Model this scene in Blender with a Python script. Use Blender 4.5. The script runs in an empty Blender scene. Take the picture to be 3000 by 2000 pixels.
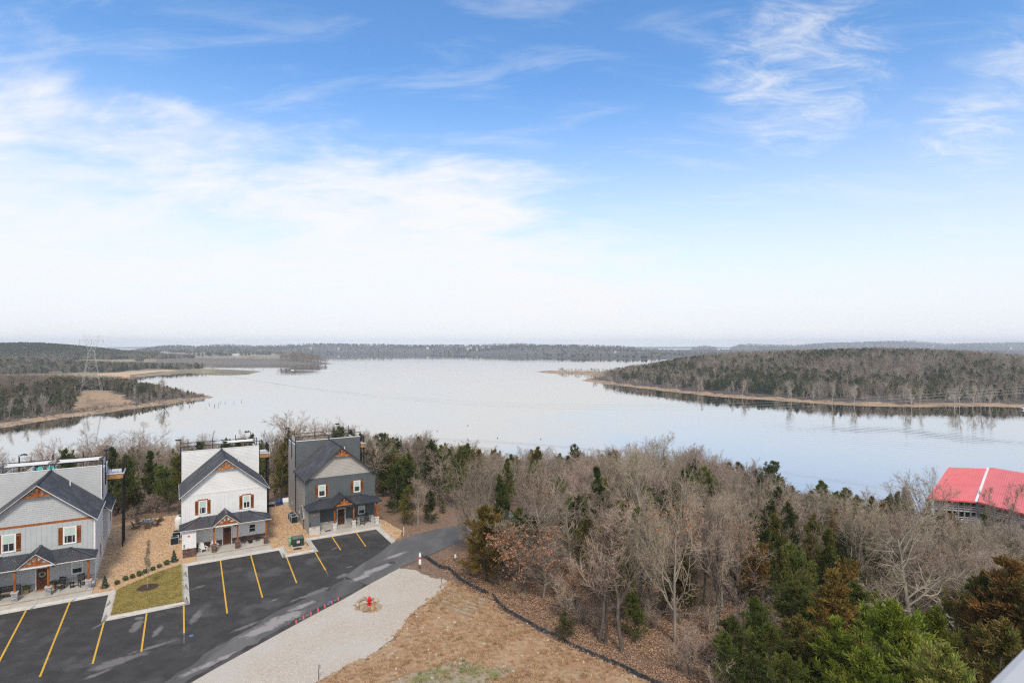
import bpy, math, random
import numpy as np
from mathutils import Vector, Matrix, Euler, geometry as mgeo
random.seed(7); RNG = np.random.default_rng(11)
SC = bpy.context.scene; COL = SC.collection

# ------------------------------------------------------------------ camera, sky, sun, exposure
F, CX, YH, ZC = 1665.0, 1500.0, 1008.0, 24.0          # focal length and horizon in photo pixels, eye height over the porches
LAKE = -20.0
cam = bpy.data.cameras.new('camera'); camo = bpy.data.objects.new('camera', cam); COL.objects.link(camo)
camo.location = (0, 0, ZC); camo.rotation_euler = (math.radians(90), 0, 0)
cam.lens = F/3000*36; cam.sensor_width = 36; cam.sensor_fit = 'HORIZONTAL'; cam.shift_y = (YH-1000)/3000
cam.clip_start = 0.05; cam.clip_end = 30000
cam.dof.use_dof = True; cam.dof.focus_distance = 70; cam.dof.aperture_fstop = 5.0
SC.camera = camo

SUN_EL, SUN_AZ = math.radians(48), math.radians(168)   # azimuth clockwise from +Y (behind the camera, a little right)
world = bpy.data.worlds.new('World'); SC.world = world; world.use_nodes = True
def nodes_of(nt):
    nt.nodes.clear()
    def N(t, **kw):
        n = nt.nodes.new(t)
        for k, v in kw.items():
            if k in n.inputs.keys() and not hasattr(n, k): n.inputs[k].default_value = v
            else: setattr(n, k, v)
        return n
    def L(a, b): nt.links.new(a, b)
    return N, L
def build_world():
    N, L = nodes_of(world.node_tree)
    def M(op, a, b=None, clamp=False):
        n = N('ShaderNodeMath', operation=op); n.use_clamp = clamp
        for i, v in enumerate((a, b)):
            if v is None: continue
            if isinstance(v, (int, float)): n.inputs[i].default_value = v
            else: L(v, n.inputs[i])
        return n.outputs[0]
    def mr(v, a, b, c=0.0, d=1.0, smooth=True):
        n = N('ShaderNodeMapRange'); n.interpolation_type = 'SMOOTHSTEP' if smooth else 'LINEAR'; n.clamp = True if not smooth else n.clamp
        L(v, n.inputs[0])
        for i, x in enumerate((a, b, c, d)): n.inputs[i+1].default_value = x
        return n.outputs[0]
    tc = N('ShaderNodeTexCoord'); D = tc.outputs['Generated']
    sky = N('ShaderNodeTexSky'); sky.sky_type = 'NISHITA'; sky.sun_disc = False
    sky.sun_elevation = SUN_EL; sky.sun_rotation = SUN_AZ; sky.altitude = 300; sky.air_density = 1.0; sky.dust_density = 0.6; sky.ozone_density = 2.5
    L(D, sky.inputs['Vector']) if 'Vector' in sky.inputs else None
    sx = N('ShaderNodeSeparateXYZ'); L(D, sx.inputs[0]); X, Y, Z = sx.outputs
    zc = M('MAXIMUM', Z, 0.0)
    den = M('ADD', zc, 0.22)
    cp = N('ShaderNodeCombineXYZ'); L(M('DIVIDE', X, den), cp.inputs[0]); L(M('DIVIDE', Y, den), cp.inputs[1])
    def noise(vec, scale, detail=8, rough=.55, dist=0.0, sc=(1, 1, 1), rot=0.0, loc=(0, 0, 0)):
        mp = N('ShaderNodeMapping'); L(vec, mp.inputs[0]); mp.inputs['Scale'].default_value = sc; mp.inputs['Rotation'].default_value = (0, 0, rot); mp.inputs['Location'].default_value = loc
        n = N('ShaderNodeTexNoise'); L(mp.outputs[0], n.inputs['Vector'])
        n.inputs['Scale'].default_value = scale; n.inputs['Detail'].default_value = detail; n.inputs['Roughness'].default_value = rough; n.inputs['Distortion'].default_value = dist
        return n.outputs[0]
    def near(d, a, b):
        v = Vector(d).normalized(); vm = N('ShaderNodeVectorMath', operation='DOT_PRODUCT'); L(D, vm.inputs[0]); vm.inputs[1].default_value = v
        return mr(vm.outputs['Value'], math.cos(math.radians(b)), math.cos(math.radians(a)))
    # the cloud bank: a sheet with its edge running down to the right
    bank = M('SUBTRACT', M('MULTIPLY', Y, 0.197), M('ADD', Z, M('MULTIPLY', X, 0.353)))
    n1 = noise(cp.outputs[0], 1.7, 10, .56, .5, (1, 1.5, 1), 0.35, (3.1, 1.7, 0))
    n2 = noise(cp.outputs[0], 4.0, 8, .6, .3, (1, 2.2, 1), 0.45, (.4, 7.7, 0))
    lump = near((-.21, 1, .25), 2, 13)
    lump2 = near((.03, 1, .15), 2, 15)
    e = M('ADD', M('ADD', M('MULTIPLY', bank, 4.6), M('ADD', M('SUBTRACT', M('MULTIPLY', lump, .42), .02), M('MULTIPLY', lump2, .42))), M('ADD', M('MULTIPLY', M('SUBTRACT', n1, .5), 2.7), M('MULTIPLY', M('SUBTRACT', n2, .5), .9)))
    cov = mr(e, -.22, .72, 0, .97)
    soft = mr(bank, .06, .28, 0, .72)                    # thinner, bluish towards the far side of the bank
    thin = M('MULTIPLY', soft, mr(n1, .38, .62, 1, .1))
    n6 = noise(cp.outputs[0], 3.1, 9, .6, .8, (1, 1.9, 1), .5, (6.3, 2.9, 0))
    cov = M('MULTIPLY', M('MULTIPLY', cov, M('SUBTRACT', 1.0, thin)), mr(n6, .34, .60, .72, 1.0))
    # ragged cirrus on the right
    n3 = noise(cp.outputs[0], 6.0, 10, .66, .7, (1, 1.8, 1), -.5, (8, 2, 0))
    n4 = noise(cp.outputs[0], 2.4, 8, .6, .6, (1, 3.2, 1), .75, (1.3, 4.2, 0))
    wm = M('MAXIMUM', near((.50, 1, .49), 1, 9.5), M('MULTIPLY', near((.80, 1, .37), .5, 4.5), .9))
    wm = M('MAXIMUM', wm, M('MULTIPLY', near((.95, 1, .48), 1, 7), .7))
    wisp = M('MULTIPLY', mr(M('ADD', n3, M('MULTIPLY', wm, .18)), .52, .92), mr(wm, 0, .9, .0, .62))
    faint = mr(n4, .46, .8, 0, .30)
    veil = M('POWER', mr(zc, 0.0, .44, 1, 0), 1.05)
    veil = M('MULTIPLY', veil, .97)
    def union(a, b): return M('SUBTRACT', 1.0, M('MULTIPLY', M('SUBTRACT', 1.0, a), M('SUBTRACT', 1.0, b)))
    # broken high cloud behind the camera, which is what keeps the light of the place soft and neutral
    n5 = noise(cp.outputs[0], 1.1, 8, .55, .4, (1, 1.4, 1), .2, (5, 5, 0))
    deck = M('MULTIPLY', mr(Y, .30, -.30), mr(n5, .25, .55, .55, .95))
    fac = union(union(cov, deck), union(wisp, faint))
    bg1 = N('ShaderNodeBackground'); bg1.inputs[1].default_value = SKY_STRENGTH; L(sky.outputs[0], bg1.inputs[0])
    # a touch more saturation, as the picture shows
    hs = N('ShaderNodeHueSaturation'); hs.inputs['Saturation'].default_value = 1.2; hs.inputs['Value'].default_value = 1.0; L(sky.outputs[0], hs.inputs['Color']); L(hs.outputs[0], bg1.inputs[0])
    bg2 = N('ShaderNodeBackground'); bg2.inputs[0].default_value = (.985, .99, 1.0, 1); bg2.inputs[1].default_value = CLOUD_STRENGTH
    bg3 = N('ShaderNodeBackground'); bg3.inputs[0].default_value = (.925, .94, 1.0, 1); bg3.inputs[1].default_value = CLOUD_STRENGTH*1.0
    m0 = N('ShaderNodeMixShader'); L(veil, m0.inputs[0]); L(bg1.outputs[0], m0.inputs[1]); L(bg3.outputs[0], m0.inputs[2])
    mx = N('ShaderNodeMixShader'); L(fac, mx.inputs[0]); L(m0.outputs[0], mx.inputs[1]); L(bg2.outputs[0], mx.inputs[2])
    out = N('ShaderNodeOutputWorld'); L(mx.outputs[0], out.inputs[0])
SKY_STRENGTH, CLOUD_STRENGTH = 0.136, 0.57
build_world()
sl = bpy.data.lights.new('sun', 'SUN'); sl.energy = 1.7; sl.angle = math.radians(12); sl.color = (1, .91, .79)
so = bpy.data.objects.new('sun', sl); COL.objects.link(so)
sd = Vector((math.sin(SUN_AZ)*math.cos(SUN_EL), math.cos(SUN_AZ)*math.cos(SUN_EL), math.sin(SUN_EL)))
so.rotation_euler = sd.to_track_quat('Z', 'Y').to_euler(); so.location = (0, -50, 120)
SC.view_settings.view_transform = 'Standard'; SC.view_settings.look = 'None'; SC.view_settings.gamma = 1; SC.view_settings.exposure = 0.78
try: SC.view_settings.use_curve_mapping = False
except Exception: pass
SC.render.engine = 'CYCLES'; SC.cycles.max_bounces = 6; SC.cycles.diffuse_bounces = 3; SC.cycles.glossy_bounces = 2; SC.cycles.transparent_max_bounces = 8
SC.cycles.volume_bounces = 1; SC.cycles.use_denoising = False; SC.cycles.use_adaptive_sampling = False; SC.cycles.filter_width = 1.25

# ------------------------------------------------------------------ helpers
def at(px, py, z=0.0):                                   # the point of the plane at height z that the photo shows at (px, py)
    y = (ZC-z)*F/(py-YH); return ((px-CX)/F*y, y)
DV = np.array([510-CX, F]); DV = DV/np.linalg.norm(DV); UV = np.array([DV[1], -DV[0]])   # depth and front directions of the houses
ROT = math.atan2(UV[1], UV[0])
O1, O2, O3 = np.array([-50.27, 53.31]), np.array([-38.24, 65.92]), np.array([-26.69, 73.58])
def fr(u, v, O=O2): p = O+u*UV+v*DV; return (float(p[0]), float(p[1]))
def tofr(x, y, O=O2): w = np.array([x, y])-O; return float(w@UV), float(w@DV)

def tag(o, label=None, cat=None, group=None, kind=None):
    if label: o['label'] = label
    if cat: o['category'] = cat
    if group: o['group'] = group
    if kind: o['kind'] = kind
    return o
def obj(name, me, m=None, parent=None, loc=None, rot=None, scale=None):
    o = bpy.data.objects.new(name, me); COL.objects.link(o)
    if m is not None and me is not None and len(me.materials) == 0: me.materials.append(m)
    if parent is not None: o.parent = parent
    if loc is not None: o.location = loc
    if rot is not None: o.rotation_euler = rot
    if scale is not None: o.scale = scale
    return o
def empty(name, loc=(0, 0, 0), rz=0.0, label=None, cat=None, group=None):
    o = bpy.data.objects.new(name, None); COL.objects.link(o); o.empty_display_size = .3
    o.location = loc; o.rotation_euler = (0, 0, rz); return tag(o, label, cat, group)
def kids(root):
    m = {}
    for o in bpy.data.objects:
        if o.parent: m.setdefault(o.parent.name, []).append(o)
    return m
def copy_tree(o, tree=None, parent=None):
    tree = tree if tree is not None else kids(o)
    c = o.copy(); COL.objects.link(c)
    if parent is not None: c.parent = parent
    for ch in tree.get(o.name, []): copy_tree(ch, tree, c)
    return c
def npmesh(name, V, Q, mats=None, smooth=False, mi=None):
    """V (n,3); Q (m,k) faces of k corners, or a list of such arrays"""
    me = bpy.data.meshes.new(name); V = np.asarray(V, dtype=np.float32)
    Qs = Q if isinstance(Q, list) and not np.isscalar(Q[0][0]) else [Q]; Qs = [np.asarray(q, dtype=np.int32) for q in Qs if len(q)]
    me.vertices.add(len(V)); me.vertices.foreach_set('co', V.ravel())
    li = np.concatenate([q.ravel() for q in Qs]); tot = np.concatenate([np.full(len(q), q.shape[1], np.int32) for q in Qs])
    st = np.concatenate([[0], np.cumsum(tot)[:-1]]).astype(np.int32)
    me.loops.add(len(li)); me.loops.foreach_set('vertex_index', li)
    me.polygons.add(len(tot)); me.polygons.foreach_set('loop_start', st); me.polygons.foreach_set('loop_total', tot)
    me.polygons.foreach_set('use_smooth', np.full(len(tot), smooth))
    if mi is not None: me.polygons.foreach_set('material_index', np.asarray(mi, np.int32))
    me.update(calc_edges=True)
    for m in (mats or []): me.materials.append(m)
    return me
class MB:
    def __init__(s): s.v = []; s.f = []
    def add(s, vs, fs):
        n = len(s.v); s.v += [tuple(map(float, p)) for p in vs]; s.f += [tuple(n+i for i in f) for f in fs]; return s
    def box(s, x0, y0, z0, x1, y1, z1):
        return s.add([(x0,y0,z0),(x1,y0,z0),(x1,y1,z0),(x0,y1,z0),(x0,y0,z1),(x1,y0,z1),(x1,y1,z1),(x0,y1,z1)],
                     [(0,3,2,1),(4,5,6,7),(0,1,5,4),(1,2,6,5),(2,3,7,6),(3,0,4,7)])
    def bar(s, p, q, w, h=None, up=(0, 0, 1)):            # a box of section w x h from p to q
        p, q = Vector(p), Vector(q); h = h or w; d = (q-p).normalized(); u = Vector(up)
        if abs(d.dot(u)) > .99: u = Vector((0, 1, 0))
        a = d.cross(u).normalized()*w/2; b = a.cross(d).normalized()*h/2
        return s.add([p-a-b, p+a-b, p+a+b, p-a+b, q-a-b, q+a-b, q+a+b, q-a+b], [(0,1,2,3),(7,6,5,4),(0,4,5,1),(1,5,6,2),(2,6,7,3),(3,7,4,0)])
    def tube(s, pts, r, n=6, cap=True):
        pts = [Vector(p) for p in pts]; rs = r if isinstance(r, (list, tuple)) else [r]*len(pts); vs = []; fs = []
        for i, p in enumerate(pts):
            d = (pts[min(i+1, len(pts)-1)]-pts[max(i-1, 0)]).normalized(); u = Vector((0, 0, 1)) if abs(d.z) < .9 else Vector((1, 0, 0))
            a = d.cross(u).normalized(); b = d.cross(a).normalized()
            for k in range(n):
                t = 2*math.pi*k/n; vs.append(p+(a*math.cos(t)+b*math.sin(t))*rs[i])
        for i in range(len(pts)-1):
            for k in range(n): fs.append((i*n+k, i*n+(k+1) % n, (i+1)*n+(k+1) % n, (i+1)*n+k))
        if cap: fs += [tuple(range(n))[::-1], tuple(range((len(pts)-1)*n, len(pts)*n))]
        return s.add(vs, fs)
    def prism(s, poly, vec):                              # a polygon of 3D points pushed along vec
        n = len(poly); v = Vector(vec); P = [Vector(p) for p in poly]
        return s.add(P+[p+v for p in P], [tuple(range(n))[::-1], tuple(range(n, 2*n))]+[(i, (i+1) % n, n+(i+1) % n, n+i) for i in range(n)])
    def slab(s, poly, z0, z1): return s.prism([(x, y, z0) for x, y in poly], (0, 0, z1-z0))
    def lathe(s, prof, n=12, c=(0, 0, 0)):
        vs = []; fs = []
        for r, z in prof:
            for k in range(n):
                t = 2*math.pi*k/n; vs.append((c[0]+r*math.cos(t), c[1]+r*math.sin(t), c[2]+z))
        for i in range(len(prof)-1):
            for k in range(n): fs.append((i*n+k, i*n+(k+1) % n, (i+1)*n+(k+1) % n, (i+1)*n+k))
        fs += [tuple(range(n))[::-1], tuple(range((len(prof)-1)*n, len(prof)*n))]
        return s.add(vs, fs)
    def mesh(s, name, m=None, smooth=False):
        me = bpy.data.meshes.new(name); me.from_pydata(s.v, [], s.f); me.update()
        if m is not None: me.materials.append(m)
        if smooth:
            me.polygons.foreach_set('use_smooth', np.full(len(me.polygons), True))
        return me
    def build(s, name, m, parent=None, loc=None, rz=None, smooth=False):
        return obj(name, s.mesh(name, m, smooth), None, parent, loc, (0, 0, rz) if rz is not None else None)
def B(x0, y0, z0, x1, y1, z1): return MB().box(x0, y0, z0, x1, y1, z1)

# ------------------------------------------------------------------ materials
MATS = {}
def pm(name, c1, c2=None, scale=1.0, rough=.7, bump=0.0, bscale=None, spec=.3, metal=0.0, detail=6, mix=(.35, .65), coord='pos', stretch=(1, 1, 1), rot=0.0,
       c3=None, s3=.2, m3=(.45, .6), objrand=0.0, island=0.0, bdist=.02, brick=None, trans=0.0):
    """procedural material: two colours through a noise, a third through a larger noise, bump; optional per-object / per-piece variation"""
    m = bpy.data.materials.new(name); m.use_nodes = True; N, L = nodes_of(m.node_tree)
    bs = N('ShaderNodeBsdfPrincipled'); out = N('ShaderNodeOutputMaterial'); L(bs.outputs[0], out.inputs[0])
    bs.inputs['Roughness'].default_value = rough; bs.inputs['Metallic'].default_value = metal; bs.inputs['Specular IOR Level'].default_value = spec
    if coord == 'pos': src = N('ShaderNodeNewGeometry').outputs['Position']
    else: src = N('ShaderNodeTexCoord').outputs['Object']
    mp = N('ShaderNodeMapping'); L(src, mp.inputs[0]); mp.inputs['Scale'].default_value = stretch; mp.inputs['Rotation'].default_value = (0, 0, rot)
    src = mp.outputs[0]
    def noise(sc, det=detail):
        n = N('ShaderNodeTexNoise'); L(src, n.inputs['Vector']); n.inputs['Scale'].default_value = sc; n.inputs['Detail'].default_value = det; n.inputs['Roughness'].default_value = .62; return n.outputs[0]
    def ramp(f, a, b):
        r = N('ShaderNodeMapRange'); L(f, r.inputs[0]); r.inputs[1].default_value = a; r.inputs[2].default_value = b; r.interpolation_type = 'SMOOTHSTEP'; return r.outputs[0]
    def mixc(f, a, b):
        x = N('ShaderNodeMix'); x.data_type = 'RGBA'
        if isinstance(f, float): x.inputs[0].default_value = f
        else: L(f, x.inputs[0])
        for s, v in ((6, a), (7, b)):
            if isinstance(v, tuple): x.inputs[s].default_value = v
            else: L(v, x.inputs[s])
        return x.outputs[2]
    c = tuple(c1)+(1,)
    col = c
    n1 = None
    if c2 is not None:
        n1 = noise(scale); col = mixc(ramp(n1, *mix), c, tuple(c2)+(1,))
    if c3 is not None: col = mixc(ramp(noise(s3, 5), *m3), col, tuple(c3)+(1,))
    if brick is not None:                                 # courses of shingles: (width, height, mortar, dark colour)
        bt = N('ShaderNodeTexBrick'); tcx = N('ShaderNodeTexCoord'); L(tcx.outputs['UV'], bt.inputs['Vector'])
        bt.inputs['Scale'].default_value = 1; bt.inputs['Brick Width'].default_value = brick[0]; bt.inputs['Row Height'].default_value = brick[1]; bt.inputs['Mortar Size'].default_value = brick[2]
        bt.inputs['Color1'].default_value = (1, 1, 1, 1); bt.inputs['Color2'].default_value = (.68, .68, .68, 1); bt.inputs['Mortar'].default_value = (.4, .4, .4, 1); bt.inputs['Bias'].default_value = -.2
        x = N('ShaderNodeMix'); x.data_type = 'RGBA'; x.blend_type = 'MULTIPLY'; x.inputs[0].default_value = 1
        if isinstance(col, tuple): x.inputs[6].default_value = col
        else: L(col, x.inputs[6])
        L(bt.outputs['Color'], x.inputs[7]); col = x.outputs[2]
    for amount, sock in ((objrand, 'obj'), (island, 'isl')):
        if amount:
            r = N('ShaderNodeObjectInfo').outputs['Random'] if sock == 'obj' else N('ShaderNodeNewGeometry').outputs['Random Per Island']
            hs = N('ShaderNodeHueSaturation')
            v = N('ShaderNodeMapRange'); L(r, v.inputs[0]); v.inputs[3].default_value = 1-amount; v.inputs[4].default_value = 1+amount
            L(v.outputs[0], hs.inputs['Value'])
            if sock == 'obj':
                h = N('ShaderNodeMapRange'); w = N('ShaderNodeMath', operation='FRACT'); k = N('ShaderNodeMath', operation='MULTIPLY'); k.inputs[1].default_value = 7.31; L(r, k.inputs[0]); L(k.outputs[0], w.inputs[0]); L(w.outputs[0], h.inputs[0])
                h.inputs[3].default_value = .5-.045*amount*2; h.inputs[4].default_value = .5+.03*amount*2; L(h.outputs[0], hs.inputs['Hue'])
            if isinstance(col, tuple): hs.inputs['Color'].default_value = col
            else: L(col, hs.inputs['Color'])
            col = hs.outputs[0]
    if isinstance(col, tuple): bs.inputs['Base Color'].default_value = col
    else: L(col, bs.inputs['Base Color'])
    if bump:
        b = N('ShaderNodeBump'); b.inputs['Strength'].default_value = bump; b.inputs['Distance'].default_value = bdist
        L(noise(bscale or scale*2, 4), b.inputs['Height']); L(b.outputs[0], bs.inputs['Normal'])
    MATS[name] = m; return m
WHITE = pm('white_paint', (.72, .73, .74), (.66, .67, .68), .8, .55)
TRIM = pm('white_trim', (.76, .76, .75), (.69, .69, .68), 1.3, .5)
BLUEG = pm('blue_grey_siding', (.455, .475, .49), (.42, .44, .455), .9, .6)
SLATE = pm('charcoal_siding', (.108, .120, .128), (.094, .106, .113), .9, .55)
TAUPE = pm('taupe_siding', (.42, .40, .375), (.38, .36, .34), .9, .65)
CEDARW = pm('stained_cedar', (.36, .115, .026), (.22, .062, .014), 6, .55, .2, 20, stretch=(1, 1, .25))
TRUSSW = pm('amber_cedar', (.46, .17, .04), (.33, .105, .02), 5, .55, .2, 20)
PINE = pm('pine_lumber', (.48, .27, .12), (.36, .19, .08), 3, .65)
DOORW = pm('door_wood', (.16, .055, .028), (.10, .034, .018), 5, .45, stretch=(1, 1, .2))
SHING = pm('dark_shingles', (.092, .094, .105), (.064, .066, .076), 9, .9, .35, 30, brick=(.32, .145, .012), c3=(.112, .113, .122), s3=.7)
METALR = pm('black_roof_metal', (.046, .051, .064), (.038, .043, .055), .6, .35, spec=.5, c3=(.055, .045, .048), s3=.5, m3=(.5, .72))
BLACK = pm('black_metal', (.012, .012, .014), (.016, .016, .018), 3, .5)
BLACKP = pm('black_furniture', (.013, .014, .016), (.02, .021, .023), 5, .45)
DKGREY = pm('dark_grey_furniture', (.05, .054, .058), (.038, .04, .044), 5, .5)
GLASS = pm('dark_glass', (.022, .024, .027), (.04, .044, .048), 1.2, .1, spec=.2)
BLIND = pm('window_blind', (.46, .58, .53), (.42, .53, .49), 2, .35)
STONEG = pm('grey_ledgestone', (.36, .35, .355), (.25, .245, .255), 5, .85, .4, 25, island=.32)
STONEB = pm('brown_ledgestone', (.155, .095, .078), (.10, .064, .055), 5, .85, .4, 25, island=.35)
STONEW = pm('whitewashed_stone', (.62, .60, .57), (.52, .50, .475), 5, .85, .4, 25, island=.14)
CONC = pm('concrete', (.50, .475, .43), (.42, .40, .365), 1.1, .85, .15, 12, c3=(.36, .33, .29), s3=.35, m3=(.5, .75))
CURB = pm('curb_concrete', (.53, .50, .45), (.45, .42, .375), 1.4, .85, .15, 14)
STAIN = pm('stained_concrete_edge', (.26, .19, .11), (.36, .30, .22), 2.2, .85)
YELLOW = pm('yellow_road_paint', (.72, .42, .045), (.60, .34, .035), 3.5, .6, c3=(.5, .31, .07), s3=1.5, m3=(.55, .75))
FADED = pm('blacked_out_paint', (.13, .13, .13), (.09, .09, .09), 3, .8)
REDP = pm('red_road_paint', (.72, .105, .085), (.62, .085, .07), 3, .6)
WPAINT = pm('white_road_paint', (.7, .7, .7), (.55, .55, .55), 6, .6)
BLUEP = pm('blue_marking_paint', (.08, .17, .5), (.12, .22, .5), 4, .6)
CLOTH = pm('pale_shade_cloth', (.70, .68, .64), (.64, .62, .58), 2, .8)
PANEL = pm('grey_privacy_mesh', (.50, .50, .49), (.46, .46, .45), 2, .8)
DECK = pm('deck_grey', (.42, .42, .41), (.36, .36, .35), 2, .8)
ADWOOD = pm('weathered_brown_wood', (.20, .125, .075), (.13, .08, .05), 6, .7, stretch=(1, 1, .3), coord='obj')
ADTAN = pm('pale_cushion', (.60, .54, .44), (.52, .46, .37), 6, .8)
BLUEC = pm('blue_plastic', (.03, .085, .24), (.025, .07, .20), 3, .5)
TURQ = pm('turquoise_plastic', (.05, .46, .49), (.045, .40, .43), 3, .5)
WHITEC = pm('white_plastic', (.74, .74, .73), (.66, .66, .65), 3, .45)
BROWNC = pm('seat_pad', (.30, .235, .19), (.24, .19, .15), 6, .8)
HVAC = pm('condenser_dark', (.035, .038, .042), (.022, .024, .026), 9, .5, stretch=(1, 1, 6))
HVACT = pm('condenser_grey', (.42, .44, .45), (.34, .36, .37), 3, .45)
GREENB = pm('dark_green_metal', (.034, .048, .034), (.026, .037, .026), 3, .5, c3=(.09, .11, .095), s3=2, m3=(.55, .7))
GREENL = pm('pale_green_plastic', (.20, .38, .24), (.17, .33, .21), 3, .5)
REDH = pm('hydrant_red', (.58, .02, .022), (.48, .016, .018), 4, .4)
REDR = pm('red_metal_roof', (.74, .19, .18), (.69, .165, .155), .35, .5, spec=.4)
ROCK = pm('tan_fieldstone', (.46, .36, .24), (.30, .23, .16), 3.0, .9, .6, 8, coord='obj', objrand=.25, bdist=.05)
IRON = pm('cast_iron', (.07, .06, .055), (.05, .042, .04), 5, .7)
MULCHD = pm('dark_mulch', (.045, .028, .02), (.09, .055, .038), 14, .95, .8, 30)
STEEL = pm('galvanised_steel', (.30, .31, .31), (.24, .25, .25), 2, .5, metal=.3)
SILT = pm('black_silt_fabric', (.022, .023, .026), (.045, .048, .052), 2.5, .6, .5, 6, bdist=.05)
RAILM = pm('pale_grey_rail', (.50, .50, .50), (.46, .46, .46), 1.2, .5)
BASKET = pm('woven_basket', (.26, .15, .08), (.42, .30, .18), 14, .8, stretch=(1, 1, .1))
SIGNW = pm('sign_white', (.78, .78, .78), (.72, .72, .72), 4, .4)
SIGNR = pm('sign_red', (.62, .03, .05), (.55, .03, .045), 4, .4)
BRASS = pm('door_hardware', (.45, .42, .38), (.38, .36, .32), 4, .3, metal=.8)
WREATHG = pm('wreath_leaves', (.62, .60, .52), (.20, .24, .12), 20, .8, island=.4)
# ground covers
def add_dust(mat, blobs, col, n_scale=1.7, lo=.32, hi=.52):
    """worn, dusty patches with places and outlines of their own: (x, y, long, short, angle, strength)"""
    nt = mat.node_tree; N = nt.nodes.new; L = nt.links.new; bs = [n for n in nt.nodes if n.type == 'BSDF_PRINCIPLED'][0]; src = bs.inputs['Base Color'].links[0].from_socket; pos = N('ShaderNodeNewGeometry').outputs['Position']; acc = None
    def M(op, a, b):
        n = N('ShaderNodeMath'); n.operation = op
        for i, v in enumerate((a, b)):
            if isinstance(v, (int, float)): n.inputs[i].default_value = v
            else: L(v, n.inputs[i])
        return n.outputs[0]
    for x, y, a, b, ang, k in blobs:
        mp = N('ShaderNodeMapping'); mp.vector_type = 'TEXTURE'; L(pos, mp.inputs[0]); mp.inputs['Location'].default_value = (x, y, 0); mp.inputs['Rotation'].default_value = (0, 0, ang); mp.inputs['Scale'].default_value = (a, b, 1000)
        g = N('ShaderNodeVectorMath'); g.operation = 'LENGTH'; L(mp.outputs[0], g.inputs[0]); r = N('ShaderNodeMapRange'); r.interpolation_type = 'SMOOTHSTEP'; L(g.outputs['Value'], r.inputs[0]); r.inputs[1].default_value = 1.0; r.inputs[2].default_value = .15; r.inputs[3].default_value = 0; r.inputs[4].default_value = k
        acc = r.outputs[0] if acc is None else M('MAXIMUM', acc, r.outputs[0])
    n1 = N('ShaderNodeTexNoise'); L(pos, n1.inputs['Vector']); n1.inputs['Scale'].default_value = n_scale; n1.inputs['Detail'].default_value = 9; n1.inputs['Roughness'].default_value = .68
    s = M('ADD', M('MULTIPLY', acc, .55), M('SUBTRACT', n1.outputs[0], .5)); r = N('ShaderNodeMapRange'); r.interpolation_type = 'SMOOTHSTEP'; L(s, r.inputs[0]); r.inputs[1].default_value = lo-.1; r.inputs[2].default_value = hi; r.inputs[4].default_value = .9
    x = N('ShaderNodeMix'); x.data_type = 'RGBA'; L(r.outputs[0], x.inputs[0]); L(src, x.inputs[6]); x.inputs[7].default_value = tuple(col)+(1,); L(x.outputs[2], bs.inputs['Base Color'])
CHIPS = pm('tan_stone_mulch', (.60, .40, .235), (.42, .265, .145), 7.5, .95, .9, 14, c3=(.62, .43, .26), s3=3.2, m3=(.5, .64), bdist=.06)
ROADL_ = pm('grey_road_asphalt', (.15, .143, .137), (.10, .096, .092), .5, .9, .3, 30, stretch=(1, .35, 1), rot=-math.radians(50), c3=(.12, .115, .11), s3=.25, m3=(.46, .6), spec=.2)
LAWN = pm('winter_lawn', (.36, .29, .095), (.27, .22, .07), 3.0, .95, .6, 25, c3=(.30, .27, .10), s3=.5, bdist=.05)
GRAVEL = pm('pale_gravel', (.53, .465, .385), (.44, .38, .31), 5.5, .95, .7, 16, c3=(.50, .46, .405), s3=.25, m3=(.4, .7), bdist=.04)
ASPH = pm('sealed_asphalt', (.046, .043, .040), (.062, .058, .054), .7, .85, .25, 30, c3=(.088, .084, .081), s3=.24, m3=(.53, .66), spec=.2)
ROADM = pm('worn_asphalt', (.120, .114, .108), (.080, .077, .073), .5, .9, .3, 30, stretch=(1, .35, 1), rot=-math.radians(50), c3=(.15, .142, .134), s3=.25, m3=(.5, .63), spec=.2)
LITTER = pm('leaf_litter', (.285, .185, .125), (.165, .108, .076), 4.2, .95, .9, 12, c3=(.26, .165, .10), s3=1.6, m3=(.5, .66), bdist=.08)
DRYG = pm('dry_grass_ground', (.48, .325, .19), (.34, .22, .125), 2.6, .95, .8, 14, c3=(.37, .215, .12), s3=.45, m3=(.47, .66), bdist=.08)
SHORE = pm('tan_shore', (.42, .285, .165), (.31, .215, .135), .35, .95, .4, 1.2, c3=(.24, .16, .10), s3=.08, m3=(.5, .65))
SAND = pm('beach_sand', (.58, .41, .26), (.52, .36, .23), .05, .95)
FIELD = pm('pale_field', (.30, .26, .15), (.25, .20, .12), .02, .95, c3=(.19, .16, .10), s3=.01)
WOODS = pm('far_woods', (.085, .073, .066), (.035, .048, .030), .025, .95, 1.0, .12, c3=(.10, .088, .08), s3=.006, m3=(.42, .6), bdist=6)
BERM = pm('dam_rubble', (.17, .15, .125), (.12, .105, .088), .3, .95, .5, .6)
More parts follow.
